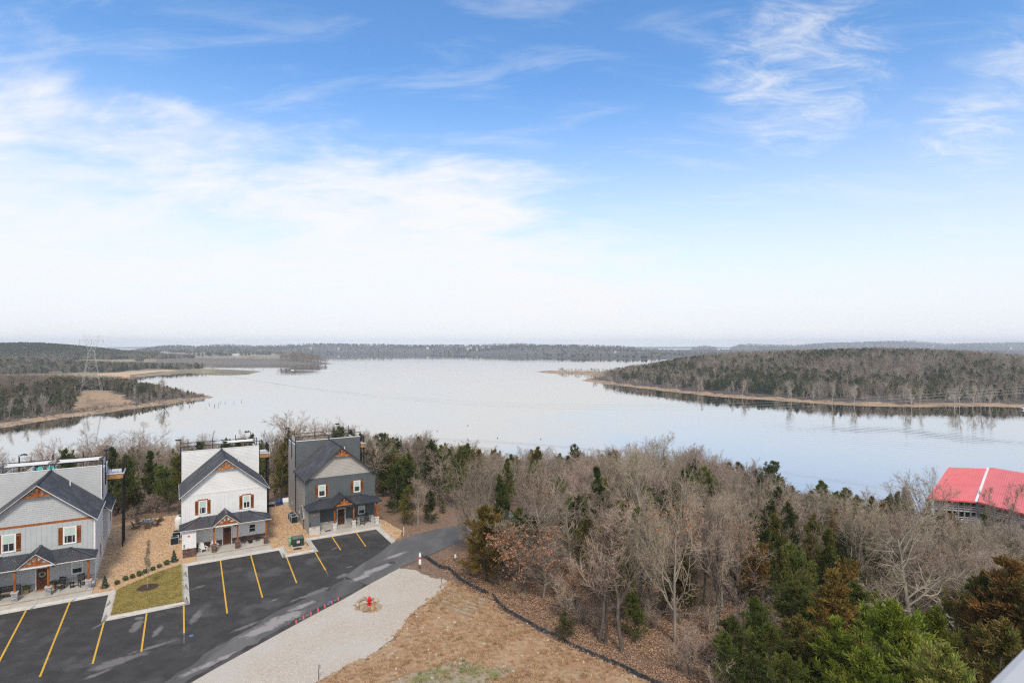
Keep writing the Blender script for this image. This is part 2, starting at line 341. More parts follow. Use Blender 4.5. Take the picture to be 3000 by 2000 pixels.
# ------------------------------------------------------------------ terrain
def sdist(P, poly):
    """signed distance of points P (n,2) to a closed polygon, positive inside"""
    P = np.asarray(P, float); poly = np.asarray(poly, float); n = len(poly)
    d = np.full(len(P), 1e18); ins = np.zeros(len(P), bool)
    for i in range(n):
        a, b = poly[i], poly[(i+1) % n]; ab = b-a; ap = P-a
        t = np.clip((ap@ab)/max(ab@ab, 1e-9), 0, 1); q = ap-t[:, None]*ab
        d = np.minimum(d, (q**2).sum(1))
        c = (a[1] > P[:, 1]) != (b[1] > P[:, 1])
        xi = a[0]+(P[:, 1]-a[1])*(b[0]-a[0])/np.where(abs(b[1]-a[1]) < 1e-12, 1e-12, b[1]-a[1])
        ins ^= c & (P[:, 0] < xi)
    d = np.sqrt(d); return np.where(ins, d, -d)
def sm(x, a, b): t = np.clip((x-a)/(b-a), 0, 1); return t*t*(3-2*t)
def wob(x, y, k, s=0):                                   # smooth pseudo-noise in about -1..1
    return (np.sin(x*k+1.3+s)*np.cos(y*k*1.17-.7+s)+.6*np.sin(x*k*2.1-y*k*1.7+2.1+s)+.35*np.sin(x*k*4.3+y*k*3.9+s*2))/1.6
CREST = [(-150, -30), fr(-120, 2), fr(-45, 11.5), fr(-20, 13), fr(-10, 15.5), fr(-4, 17.9), fr(8, 18.2), fr(14, 18.6), fr(22, 16.5), (-14.5, 86), (-7, 82), (1.5, 76),
         (-1.5, 68), (-6.5, 63.8), (-3.3, 57.5), (.6, 52.6), (6, 46.5), (11.5, 41), (15.5, 31), (19, 20), (25, 4), (40, -30)]
LOWEDGE = [(554,2000),(636,1953),(738,1897),(840,1841),(942,1786.6),(1010,1751),(1078,1711.8),(1129,1684.5),(1180,1657),(1240,1632),(1300,1606)]
LOWW = [at(px, py, -.27) for px, py in LOWEDGE]
LOTZONE = [(-160, -40), fr(-130, 0), fr(-45, 10), fr(-4, 16.5), fr(14, 17), fr(22.5, 13), fr(24.5, 0), (-9.5, 72)]+LOWW[::-1]+[(-29, 28), (-60, -40)]
def ground_h(x, y):
    P = np.stack([np.ravel(x), np.ravel(y)], 1); s = -sdist(P, CREST); s = np.maximum(s, 0)
    X, Y = P[:, 0], P[:, 1]
    s2 = s*(1+.10*wob(X, Y, .045))
    h = -.32-.11*np.minimum(s2, 10)-.20*np.clip(s2-10, 0, 62)-.145*np.clip(s2-72, 0, 60)-.04*np.clip(s2-132, 0, 80)
    h += .35*wob(X, Y, .16)*sm(s, 3, 15)+.05*wob(X, Y, .7)*sm(s, .3, 4)
    z = sdist(P, LOTZONE); h -= .28*sm(z, -.1, 1.0)
    # the bank rises gently towards the building the picture was taken from
    h += .9*sm(-Y, -43, -30)*sm(X, -16, -4)*sm(-X, -22, -10)
    return np.maximum(h, -25.0)
def gh(x, y): return float(ground_h(np.array([x]), np.array([y]))[0])
def grid_mesh(name, x0, x1, y0, y1, st, hf, mats, keep=None, smooth=True):
    xs = np.arange(x0, x1+st*.5, st); ys = np.arange(y0, y1+st*.5, st); X, Y = np.meshgrid(xs, ys)
    Z = hf(X.ravel(), Y.ravel()); V = np.stack([X.ravel(), Y.ravel(), Z], 1); nx = len(xs)
    i = np.arange(len(xs)-1); j = np.arange(len(ys)-1); I, J = np.meshgrid(i, j); a = (J*nx+I).ravel()
    Q = np.stack([a, a+1, a+nx+1, a+nx], 1)
    if keep is not None: Q = Q[keep(V, Q)]
    used = np.unique(Q); rm = np.full(len(V), -1); rm[used] = np.arange(len(used))
    return npmesh(name, V[used], rm[Q], mats, smooth)
o = obj('ground', grid_mesh('ground', -190, 230, -30, 250, 1.25, ground_h, [LITTER], lambda V, Q: (V[Q][:, :, 2] > -24.5).any(1)))
tag(o, kind='structure')
# water: one sheet for the whole lake
def water_mat():
    m = bpy.data.materials.new('lake_water'); m.use_nodes = True; N, L = nodes_of(m.node_tree)
    bs = N('ShaderNodeBsdfPrincipled'); out = N('ShaderNodeOutputMaterial'); L(bs.outputs[0], out.inputs[0])
    bs.inputs['Base Color'].default_value = (.46, .475, .475, 1); bs.inputs['Roughness'].default_value = .035; bs.inputs['IOR'].default_value = 1.36; bs.inputs['Specular IOR Level'].default_value = .5
    pos = N('ShaderNodeNewGeometry').outputs['Position']
    def noise(sc, st, rot, det=4):
        mp = N('ShaderNodeMapping'); L(pos, mp.inputs[0]); mp.inputs['Scale'].default_value = st; mp.inputs['Rotation'].default_value = (0, 0, rot)
        n = N('ShaderNodeTexNoise'); L(mp.outputs[0], n.inputs['Vector']); n.inputs['Scale'].default_value = sc; n.inputs['Detail'].default_value = det; return n.outputs[0]
    def M(op, a, b):
        n = N('ShaderNodeMath', operation=op)
        for i, v in enumerate((a, b)):
            if isinstance(v, (int, float)): n.inputs[i].default_value = v
            else: L(v, n.inputs[i])
        return n.outputs[0]
    def mr(v, a, b, c=0., d=1.):
        n = N('ShaderNodeMapRange'); n.interpolation_type = 'SMOOTHSTEP'; L(v, n.inputs[0])
        for i, q in enumerate((a, b, c, d)): n.inputs[i+1].default_value = q
        return n.outputs[0]
    calm = mr(noise(.006, (1, 2.2, 1), .4, 3), .42, .62, .25, 1.0)      # wind lanes: smoother and rougher water
    h = M('MULTIPLY', noise(.55, (1, 1.5, 1), .3, 3), calm)
    # old boat waves rolling through the cove on the right: long even crests
    c, s = math.cos(-.63), math.sin(-.63)
    sx = N('ShaderNodeSeparateXYZ'); L(pos, sx.inputs[0]); X, Y = sx.outputs[0], sx.outputs[1]
    across = M('ADD', M('MULTIPLY', X, -s), M('MULTIPLY', Y, c))
    across = M('ADD', across, M('MULTIPLY', noise(.012, (1, 1, 1), 0, 2), 14.0))
    w = N('ShaderNodeMath', operation='SINE'); L(M('MULTIPLY', across, 2*math.pi/6.2), w.inputs[0])
    zone = M('MULTIPLY', M('MULTIPLY', mr(X, 70, 190), mr(Y, 220, 250)), M('MULTIPLY', mr(across, 285, 300), mr(across, 400, 330)))
    h = M('ADD', h, M('MULTIPLY', M('MULTIPLY', w.outputs[0], zone), M('MULTIPLY', noise(.03, (1, 1, 1), 0, 3), 4.6)))
    b = N('ShaderNodeBump'); b.inputs['Strength'].default_value = .13; b.inputs['Distance'].default_value = .10; L(h, b.inputs['Height']); L(b.outputs[0], bs.inputs['Normal'])
    bs.inputs['Base Color'].default_value = (.045, .055, .056, 1); bs.inputs['Specular IOR Level'].default_value = .5
    gl = N('ShaderNodeBsdfGlossy'); gl.inputs['Color'].default_value = (.82, .80, .77, 1); gl.inputs['Roughness'].default_value = .03; L(b.outputs[0], gl.inputs['Normal'])
    lw = N('ShaderNodeLayerWeight'); lw.inputs['Blend'].default_value = .5; L(b.outputs[0], lw.inputs['Normal'])
    mx = N('ShaderNodeMixShader'); L(mr(lw.outputs['Facing'], .35, .95, .35, .93), mx.inputs[0]); L(bs.outputs[0], mx.inputs[1]); L(gl.outputs[0], mx.inputs[2]); L(mx.outputs[0], out.inputs[0])
    MATS['lake_water'] = m; return m
WATER = water_mat()
tag(obj('lake_water', npmesh('lake_water', [(-9000, -400, LAKE), (9000, -400, LAKE), (9000, 7500, LAKE), (-9000, 7500, LAKE)], [(0, 1, 2, 3)], [WATER])), kind='structure')

# far lands: polygons of shoreline (photo points on the water plane), a profile inland
def W(pts): return [at(px, py, LAKE) for px, py in pts]
LANDS = {}
WFLOOR = pm('grey_brown_woodland_floor', (.105, .082, .066), (.075, .06, .048), .2, .95, .5, .8)
def land(name, poly, hf, st, mat, pad=12, floor=None, fs=14, bald=None):
    P = np.array(poly); x0, y0 = P.min(0)-pad; x1, y1 = P.max(0)+pad
    def h(X, Y):
        s = sdist(np.stack([X, Y], 1), poly); s = s+1.6*wob(X, Y, .08)*min(1, st/6)
        return np.where(s > 0, LAKE+np.maximum(hf(s, X, Y), .06*s*0+.02), LAKE+np.maximum(.12*s, -1.6))
    me = grid_mesh(name, x0, x1, y0, y1, st, h, [mat] + ([floor] if floor else []), lambda V, Q: (V[Q][:, :, 2] > LAKE-1.3).any(1))
    if floor:
        n = len(me.polygons); c = np.empty(n*3, np.float32); me.polygons.foreach_get('center', c); c = c.reshape(n, 3); s = sdist(c[:, :2], poly)+5*wob(c[:, 0], c[:, 1], .07)
        k = s > fs; k = k if bald is None else k & ~((sdist(c[:, :2], bald) > 3*wob(c[:, 0], c[:, 1], .1)))
        me.polygons.foreach_set('material_index', k.astype(np.int32))
    LANDS[name] = (poly, h); return tag(obj(name, me), kind='structure')
def gau(X, Y, cx, cy, sx_, sy_): return np.exp(-((X-cx)/sx_)**2-((Y-cy)/sy_)**2)
# wooded peninsula on the right and its low spit
RP = W([(1707,1114.6),(1735,1119),(1768,1124),(1830,1131),(1883,1137.5),(1960,1147),(2036,1155),(2110,1162),(2189,1168),(2253,1171),(2330,1177),(2406,1181.5),(2480,1186),(2559,1189.5),(2640,1191.5),(2712,1192),(2800,1191),(2865,1190),(3000,1193)])+[(620, 430), (1100, 700), (1500, 1150)]+W([(2700,1067),(2400,1070),(2050,1077),(1830,1089),(1760,1099),(1725,1107)])
def rp_h(s, X, Y): return .11*np.minimum(s, 9)+.05*np.clip(s-9, 0, 40)+(27*gau(X, Y, 470, 720, 230, 190)+7*gau(X, Y, 230, 740, 120, 120))*sm(s, 10, 130)+.4*wob(X, Y, .05)*sm(s, 5, 30)
land('peninsula', RP, rp_h, 6, SHORE, floor=WFLOOR, fs=13)
SP = W([(1569,1088.5),(1600,1092),(1660,1094.5),(1720,1097),(1780,1100),(1860,1103),(1860,1092),(1780,1090),(1680,1088),(1610,1086.5)])
land('spit', SP, lambda s, X, Y: .14*np.minimum(s, 10), 5, SHORE)
# point on the left with the power pylon
LP = W([(-420,1290),(-200,1268),(0,1252.5),(127,1232),(200,1222),(276,1213),(350,1202),(425,1191.7),(490,1183),(553,1174.7),(600,1168),(630,1164),(610,1159),(560,1154),(500,1150),(440,1148),(400,1146.5),(330,1145),(200,1144),(0,1144),(-420,1150)])
def lp_h(s, X, Y): return .12*np.minimum(s, 10)+.035*np.clip(s-10, 0, 60)+4.5*gau(X, Y, -330, 440, 60, 45)*sm(s, 6, 40)+4*sm(-X, 330, 480)*sm(s, 8, 60)+.3*wob(X, Y, .06)
BALD = [at(px, py, -15.5) for px, py in [(205,1199),(240,1150),(262,1146),(300,1150),(345,1158),(392,1168),(395,1184),(350,1196),(280,1207)]]
land('point', LP, lp_h, 4.5, SHORE, floor=WFLOOR, fs=11, bald=BALD)
# beach, flats and hill on the far left
HL = W([(-900,1118),(-300,1114),(0,1107),(200,1108.5),(330,1106),(425,1100.5),(480,1095),(540,1091),(616,1093),(650,1098),(690,1097.5),(723,1095),(770,1087.6),(740,1085.5),(660,1082),(600,1081),(585,1077),(632,1073.5),(590,1070),(520,1069.5)])+[(-700, 1300), (-650, 1600), (-900, 2300), (-3200, 2600), (-3600, 1400)]
def hl_h(s, X, Y):
    h = .10*np.minimum(s, 12)+.02*np.clip(s-12, 0, 80)
    h += (36*gau(X, Y, -1180, 1370, 235, 210)+3*gau(X, Y, -720, 1290, 190, 120)+14*gau(X, Y, -790, 860, 150, 80)+38*gau(X, Y, -1640, 1790, 260, 240)+20*gau(X, Y, -2300, 1900, 500, 400))*sm(s, 20, 120)
    h += 3.2*gau(X, Y, -455, 882, 62, 14)*sm(s, 1, 9)
    return h+.4*wob(X, Y, .03)*sm(s, 10, 60)
land('far_shore', HL, hl_h, 11, FIELD)
# dam with its wooded end, and the low land behind it
DM = W([(430,1068),(560,1067),(700,1067),(800,1066.8),(900,1065.8),(980,1065),(960,1063),(900,1061),(830,1060),(700,1059.5),(430,1059.5)])
land('dam', DM, lambda s, X, Y: np.minimum(.38*s, 9.0)*sm(-X, 430, 520)+np.minimum(.12*s, 5.0)*(1-sm(-X, 430, 520)), 7, BERM)
ML = W([(300,1053),(480,1049),(640,1048),(800,1046),(860,1043),(840,1040)])+[(-1000, 2700), (-2800, 3000), (-2400, 2000)]
land('low_shore', ML, lambda s, X, Y: .03*np.minimum(s, 120)+4*sm(s, 100, 400)+1*wob(X, Y, .01), 26, FIELD)
# far hills: skyline read along the horizon, ridges at their distances
def ridge(name, prof, yshore, yridge, yback, zbase, seed, nr=26, step=9, mat=None, shoreprof=None):
    pxs = np.arange(prof[0][0], prof[-1][0]+1, step); ys = np.interp(pxs, [p[0] for p in prof], [p[1] for p in prof])
    Ysh = np.full(len(pxs), float(yshore)) if shoreprof is None else (ZC-LAKE)*F/(np.interp(pxs, [p[0] for p in shoreprof], [p[1] for p in shoreprof])-YH)
    V = []; k = np.linspace(0, 1, nr)
    for i, px in enumerate(pxs):
        Yr = yridge; zt = ZC+(YH-ys[i])/F*Yr-9.0
        for t in k:
            if t <= .62: q = t/.62; Y = Ysh[i]+(Yr-Ysh[i])*q; hh = zbase+(zt-zbase)*(q**.8*.55+.45*float(sm(np.array(q), 0, 1)))
            else: q = (t-.62)/.38; Y = Yr+(yback-Yr)*q; hh = zt-(zt-zbase)*.8*q*q
            X = (px-CX)/F*Y
            hh += (zt-zbase)*.10*float(wob(np.array(X), np.array(Y), .0045, seed))*math.sin(math.pi*min(1, t/.62)) if t < .62 else 0
            V.append((X, Y, max(hh, zbase)))
    n = len(pxs); a = (np.arange(n-1)[:, None]*nr+np.arange(nr-1)).ravel()
    Q = np.stack([a, a+nr, a+nr+1, a+1], 1)
    o = obj(name, npmesh(name, V, Q, [mat or WOODS], True)); tag(o, kind='structure'); return np.array(V), n, nr
HILLA = [(-700,1012),(100,1016),(300,1026),(383,1026),(442,1015),(510,1009),(574,1013),(663,1007),(744,1011),(914,1005.5),(957,1005),(1060,1007),(1130,1007),(1198,1010),(1280,1008.5),(1359,1009),(1440,1007),(1512,1004),(1570,1007),(1640,1008),(1699,1009),(1760,1010),(1829,1013),(1883,1019),(1960,1024),(2040,1025),(2150,1023),(2300,1022),(2500,1024),(3600,1026)]
SHA = [(-700,1037),(480,1036),(800,1035.5),(1084,1034.8),(1200,1035.5),(1375,1039),(1480,1041),(1589,1045.5),(1640,1049),(1696,1051.5),(1800,1053),(1900,1054),(2000,1051),(2200,1048),(3600,1046)]
VA = ridge('far_hills', HILLA, 0, 3300, 4300, LAKE, 0, shoreprof=SHA)
HILLB = [(1780,1023),(1950,1024),(2010,1021),(2066,1013),(2112,1020),(2138,1019),(2170,1009),(2196,1008),(2330,1012),(2406,1005.5),(2500,1003),(2578,1000),(2674,999),(2770,1007),(2900,1005),(3000,1003.6),(3300,1006),(3800,1010)]
VB = ridge('back_hills', HILLB, 4500, 5600, 6600, LAKE-.5, 5)
HILLC = [(-900,1014),(200,1016),(420,1013.5),(600,1017),(1500,1020),(1800,1013.5),(2080,1013.5),(2200,1016),(2500,1018)]
VC = ridge('distant_hills', HILLC, 6750, 7000, 7400, LAKE-.5, 9, nr=14)
# the air: one even haze
hz = obj('haze', B(-9300, -420, -26.5, 9300, 7600, 78).mesh('haze'))
def haze_mat():
    m = bpy.data.materials.new('haze'); m.use_nodes = True; N, L = nodes_of(m.node_tree)
    v = N('ShaderNodeVolumePrincipled'); out = N('ShaderNodeOutputMaterial'); L(v.outputs[0], out.inputs['Volume'])
    v.inputs['Color'].default_value = (.82, .90, 1.0, 1); v.inputs['Density'].default_value = HAZE; v.inputs['Anisotropy'].default_value = 0.0
    m.cycles.volume_sampling = 'DISTANCE'; return m
HAZE = 1.4e-4
hz.data.materials.append(haze_mat()); tag(hz, kind='stuff')

# ------------------------------------------------------------------ parking lot, road, kerbs, beds
def sheet(name, poly, z1, z0, m, kind='structure', parent=None, jag=0.0, stp=.8, seed=1):
    P = [tuple(p) for p in poly]
    if jag:
        r = random.Random(seed); out = []
        for i in range(len(P)):
            a, b = Vector(P[i]), Vector(P[(i+1) % len(P)]); n = max(1, int((b-a).length/stp)); nrm = Vector((-(b-a).y, (b-a).x)).normalized()
            if (b-a).length > 60: out.append(tuple(a)); continue
            for k in range(n): out.append(tuple(a+(b-a)*(k/n)+nrm*r.uniform(-jag, jag)))
        P = out
    n = len(P); cv, _, tri, _, _, _ = mgeo.delaunay_2d_cdt([Vector(p) for p in P], [], [list(range(n))], 1, 1e-5)
    V = [(x, y, z1) for x, y in P]+[(x, y, z0) for x, y in P]+[(c.x, c.y, z1) for c in cv]; area = sum(P[i][0]*P[(i+1) % n][1]-P[(i+1) % n][0]*P[i][1] for i in range(n))
    T = []
    for t in tri:
        a, b, c = (Vector(cv[k]) for k in t); t = tuple(2*n+k for k in t); T.append(t if (b-a).cross(c-a) > 0 else t[::-1])
    Q = [(i, i+n, (i+1) % n+n, (i+1) % n) if area > 0 else ((i+1) % n, (i+1) % n+n, i+n, i) for i in range(n)]
    o = obj(name, npmesh(name, V, [T, Q]), m, parent)
    return tag(o, kind=kind) if parent is None else o
ZA = -.27
KERB = [(-45, -8.85), (-6.3, -8.85), (-6.3, -15.15), (.45, -15.15), (.45, -4.6), (9.8, -4.6), (9.8, -7.35), (13.72, -7.35), (13.72, -2.95), (21.95, -2.95), (21.95, -8.75)]
ROADUP = [(1154, 1586), (1200, 1571), (1260, 1552), (1320, 1541)]
RU = [at(px, py, ZA) for px, py in ROADUP]; RE = [(-2.2, 80.5), (3.5, 76.5)]
LOT = [fr(*p) for p in KERB]+[at(1145, 1588, ZA), at(1128, 1684, ZA)]+LOWW[:7][::-1]+[(-30, 27), (-75, 0), (-110, 5)]
lot = sheet('parking_lot', LOT, ZA, -.62, ASPH)
# the road leaving past the last house: a strip laid over the ground
ROADL = [at(1010, 1687, ZA), at(1014, 1684, ZA), at(1062, 1650, ZA), at(1112, 1620, ZA)]+[at(1150, 1588, ZA)]+RU[1:]+[(-3.0, 79.5), (4, 86), (14, 94), (26, 100)]
ROADR = [at(1075, 1712, ZA), at(1078, 1711.8, ZA), at(1129, 1684.5, ZA), at(1180, 1657, ZA), at(1240, 1632, ZA), at(1300, 1606, ZA), at(1335, 1590, ZA)]+[(-2.5, 74.5), (2.5, 78.8), (9, 84.0), (17, 89.5), (29, 94.5)]
def resample(pl, n):
    p = np.array(pl); d = np.r_[0, np.cumsum(np.linalg.norm(np.diff(p, axis=0), axis=1))]; t = np.linspace(0, d[-1], n); return np.stack([np.interp(t, d, p[:, 0]), np.interp(t, d, p[:, 1])], 1)
rl, rr = resample(ROADL, 40), resample(ROADR, 40); V = []; Q = []
for k in range(40):
    for q in range(5):
        p = rl[k]+(rr[k]-rl[k])*q/4; g = gh(*p); V.append((p[0], p[1], ZA+.005 if k < 27 else min(ZA+.005, max(g, gh(*rl[k]), gh(*rr[k]))+.12)))
for q in (0, 4):
    pass
for k in range(39):
    for q in range(4): a = k*5+q; Q.append((a, a+5, a+6, a+1))
nb = len(V)
for k in range(40):
    for q in (0, 4): x, y, z = V[k*5+q]; V.append((x, y, z-.5))
for k in range(39): Q += [(k*5, nb+2*k, nb+2*k+2, k*5+5), (k*5+4, k*5+9, nb+2*k+3, nb+2*k+1)]
tag(obj('road', npmesh('road', V, [tuple(q) for q in Q], [ROADL_])), kind='structure')
# dusty tyre-worn lane along the low edge of the lot (a different, older surface)
inner = [at(px, py, ZA) for px, py in [(470,2000),(560,1943),(660,1880),(740,1832),(800,1800),(850,1772),(905,1750),(960,1728),(1010,1690)]]
sheet('worn_lane', [fr(*tofr(*p)) for p in inner]+[at(1066, 1712, ZA)]+[at(px-12, py-4, ZA) for px, py in LOWEDGE[:6][::-1]]+[(-24, 38)], ZA+.004, ZA-.05, ROADM, jag=.28, stp=.6, seed=4)
_pp = lambda x, y: at(500+x/2.94, 1540+y/2.94, ZA); _p2 = lambda x, y: at(x/3.137, 1500+y/3.137, ZA); RA = math.radians(52)
add_dust(ASPH, [(*_p2(1255, 1040), 2.6, .75, RA+.9, 1), (*_p2(1450, 1090), 2.2, .6, RA+.9, .9), (*_p2(1080, 1370), 3.6, 1.1, RA-.1, 1), (*_p2(1420, 1230), 3.2, .5, RA-.2, .9), (*_p2(1800, 960), 2.6, .7, RA+.9, .9), (*_p2(1280, 970), .8, .5, 0, 1), (*_p2(880, 1490), 2.0, .4, RA, .8), (*_p2(905, 1040), 1.2, .35, RA+.5, .8),
    (*_pp(230, 530), 1.6, .5, RA, .8), (*_pp(660, 860), 2.6, .5, RA, .9), (*_pp(880, 640), 1.1, .4, RA, .9), (*_pp(1250, 570), 3.0, .8, RA, 1), (*_pp(1545, 350), .9, .4, RA, .9), (*_pp(1410, 195), .9, .3, RA, .9), (*_pp(1480, 430), 1.5, .9, RA, .9), (*_pp(1110, 620), 2.0, .35, RA, .8)], (.18, .168, .155))
add_dust(ROADL_, [(*_pp(1780, 370), 4.2, 1.0, RA, 1), (*_pp(1650, 440), 2.2, .8, RA, 1), (*_pp(1950, 250), 3.0, .7, RA, .9)], (.33, .31, .29))
add_dust(ROADM, [(*_pp(950, 810), 4.4, 1.5, RA, 1), (*_pp(800, 890), 3.6, 1.2, RA, 1), (*_pp(1130, 690), 2.6, .8, RA, .9), (*_pp(400, 1160), 5.5, .8, RA, .8), (*_pp(1780, 370), 4.2, .9, RA, 1), (*_pp(1650, 440), 2.2, .8, RA, 1), (*_pp(1950, 250), 3.0, .6, RA, .8)], (.32, .295, .275))
# yellow stripes, each a piece of the lot
STRIPES = [(-12.44,-8.94,-12.3,-22.0), (-9.27,-8.91,-9.25,-22.87), (-6.09,-15.25,-6.15,-22.76), (-2.95,-15.25,-3.05,-22.6), (-.05,-15.25,-.1,-21.05), (3.65,-4.68,3.3,-18.96), (6.77,-4.68,6.46,-17.13),
           (10.21,-7.45,9.9,-15.29), (13.34,-7.45,13.18,-13.5), (16.3,-3.05,16.09,-8.21), (19.36,-3.05,18.97,-8.54), (-15.6,-8.95,-15.5,-22.5)]
def paint(name, u0, v0, u1, v1, w, m, parent=lot, z=ZA+.008):
    a, b = Vector(fr(u0, v0)), Vector(fr(u1, v1)); d = (b-a).normalized(); n = Vector((-d.y, d.x))*w/2
    return sheet(name, [tuple(a-n), tuple(b-n), tuple(b+n), tuple(a+n)], z, z-.02, m, None, parent)
for s in STRIPES: paint('parking_stripe', *s, .13, YELLOW)
for s in ((-.1, -21.05, -.12, -22.9), (13.18, -13.5, 13.05, -15.2)): paint('blacked_out_stripe', *s, .13, FADED)
# kerb and gutter, cast in lengths
kerb = empty('kerb', (0, 0, 0)); tag(kerb, kind='structure')
gut = [fr(*p) for p in KERB]
def offset(pl, d):
    out = []
    for i in range(len(pl)):
        p = Vector(pl[i]); a = (p-Vector(pl[i-1])).normalized() if i else None; b = (Vector(pl[i+1])-p).normalized() if i < len(pl)-1 else None
        na = Vector((-a.y, a.x)) if a else None; nb_ = Vector((-b.y, b.x)) if b else None
        if na is None: out.append(tuple(p+nb_*d))
        elif nb_ is None: out.append(tuple(p+na*d))
        else: m = (na+nb_); m = m/(m.dot(na)); out.append(tuple(p+m*d))
    return out
g1 = offset(gut, .46); g2 = offset(gut, .62)
for i in range(len(gut)-1):
    a0, a1, b0, b1, c0, c1 = (Vector(q) for q in (gut[i], gut[i+1], g1[i], g1[i+1], g2[i], g2[i+1]))
    n = max(1, round((a1-a0).length/3.05)); 
    for k in range(n):
        t0, t1 = k/n, (k+1)/n
        if k: t0 += .004/max((a1-a0).length/3, .2)
        P = lambda A, Bq, t: A+(Bq-A)*t
        q = [P(a0, a1, t0), P(a0, a1, t1), P(b0, b1, t0), P(b0, b1, t1), P(c0, c1, t0), P(c0, c1, t1)]
        mb = MB(); zg, zk, zb = ZA+.012, -.115, -.6
        mb.add([(*q[0], zg), (*q[1], zg), (*q[3], zg-.01), (*q[2], zg-.01), (*(q[2]+(q[4]-q[2])*.2), zk), (*(q[3]+(q[5]-q[3])*.2), zk), (*q[4], zk), (*q[5], zk),
                (*q[0], zb), (*q[1], zb), (*q[4], zb), (*q[5], zb)],
               [(0, 1, 3, 2), (2, 3, 5, 4), (4, 5, 7, 6), (8, 9, 1, 0), (6, 7, 11, 10), (0, 2, 4, 6, 10, 8), (1, 9, 11, 7, 5, 3)])
        mb.build('kerb_section', CURB, kerb)
# beds and lawn
CHIP = [(-60, -8.25), (-5.7, -8.25), (-5.7, -14.55), (-.15, -14.55), (-.15, -4.0), (10.4, -4.0), (10.4, -6.75), (13.1, -6.75), (13.1, -2.35), (22.5, -2.35), (22.55, -8.6), (23.6, -7.7), (24.6, -5.6), (24.2, -2), (23.4, 2.5), (22.5, 7), (22, 13), (21, 16.3),
        (14, 17.6), (8, 17.4), (4, 17.7), (-1, 17.2), (-4, 17.4), (-8, 16.0), (-12, 14.6), (-20, 12.4), (-45, 11), (-62, 10)]
sheet('stone_mulch_bed', [fr(*p) for p in CHIP], -.15, -.75, CHIPS, jag=.12, stp=.5)
px_lawn = [(1070,714),(1016,948),(1690,820),(1671,476),(1560,512),(1450,548),(1340,592),(1230,640),(1140,682)]
lawn_w = [at(x/3.137, 1500+y/3.137, -.12) for x, y in px_lawn]
lawn = sheet('lawn', lawn_w, -.118, -.5, LAWN)
# gravel pull-off below the lot, dry bank
GP = [(1172,1664),(1215,1668),(1262,1690),(1310,1699),(1302,1718),(1291,1730),(1268,1748),(1245,1764),(1211,1791),(1176.5,1837),(1146,1871),(1100,1905.7),(1078,1924),(1010,1953),(928,1996)]
GPW = [at(px, py, -.3) for px, py in GP]+[(-15, 36), (-22, 24), (-30, 24)]
sheet('gravel_pull_off', GPW+[(x-.15, y+.15) for x, y in LOWW[:9]], -.30, -.8, GRAVEL, jag=.13, stp=.5, seed=3)
DG = [(1310,1699),(1340,1712),(1370,1722),(1400,1738),(1436,1752),(1462,1785),(1520,1822),(1575,1852),(1640,1885),(1700,1915),(1800,1955),(1900,1999)]
DGW = [at(px, py, -.3) for px, py in DG]+[(13, 33), (16, 22), (10, 18), (-14, 22)]+GPW[3:17][::-1]
def drape(name, poly, dz, st, m, edge=.35, seed=0):
    P = np.array(poly); x0, y0 = P.min(0)-1; x1, y1 = P.max(0)+1
    def keep(V, Q): c = V[Q].mean(1); return sdist(c[:, :2], poly)+edge*wob(c[:, 0], c[:, 1], 2.3, seed)+edge*.6*wob(c[:, 0], c[:, 1], 5.1, seed) > 0
    return tag(obj(name, grid_mesh(name, x0, x1, y0, y1, st, lambda X, Y: ground_h(X, Y)+dz, [m], keep)), kind='structure')
drape('dry_grass_bank', DGW, .03, .3, DRYG, .5)
GREENG = pm('sparse_green_grass', (.20, .22, .08), (.30, .235, .13), 1.6, .95, .8, 14, c3=(.38, .31, .22), s3=.8, m3=(.40, .54), bdist=.08)
drape('green_grass_patch', [at(px, py, -.0) for px, py in [(1150,1975),(1230,1955),(1310,1935),(1365,1920),(1372,1932),(1420,1945),(1490,1940),(1500,1955),(1440,1985),(1400,2010),(1300,2050),(1130,2060)]], .055, .25, GREENG, .5, 3)
PALEG = pm('trampled_straw', (.40, .31, .21), (.33, .24, .15), 3.5, .95, .8, 14, bdist=.06)
blank = empty('erosion_blanket'); tag(blank, kind='structure')
E0 = [(430,690),(560,600),(690,560),(840,630)]; 
for k in range(6):
    t0, t1 = k/6+.008, (k+1)/6-.008
    c = lambda x, y: at(1100+x/2.613, 1500+y/2.613, -.28)
    L0, L1, R0, R1 = c(425, 690), c(570, 585), c(720, 800), c(880, 670)
    q = lambda A, Bq, t: (A[0]+(Bq[0]-A[0])*t, A[1]+(Bq[1]-A[1])*t)
    p = [q(L0, L1, t0), q(R0, R1, t0), q(R0, R1, t1), q(L0, L1, t1)]
    V = []; n = 10
    for i in range(n+1):
        for j in range(2):
            a = q(q(p[0], p[1], i/n), q(p[3], p[2], i/n), j); V.append((*a, gh(*a)+.055+random.uniform(0, .03)))
    obj('blanket_strip', npmesh('blanket_strip', V, [(2*i, 2*i+2, 2*i+3, 2*i+1) for i in range(n)], [PALEG]), None, blank)
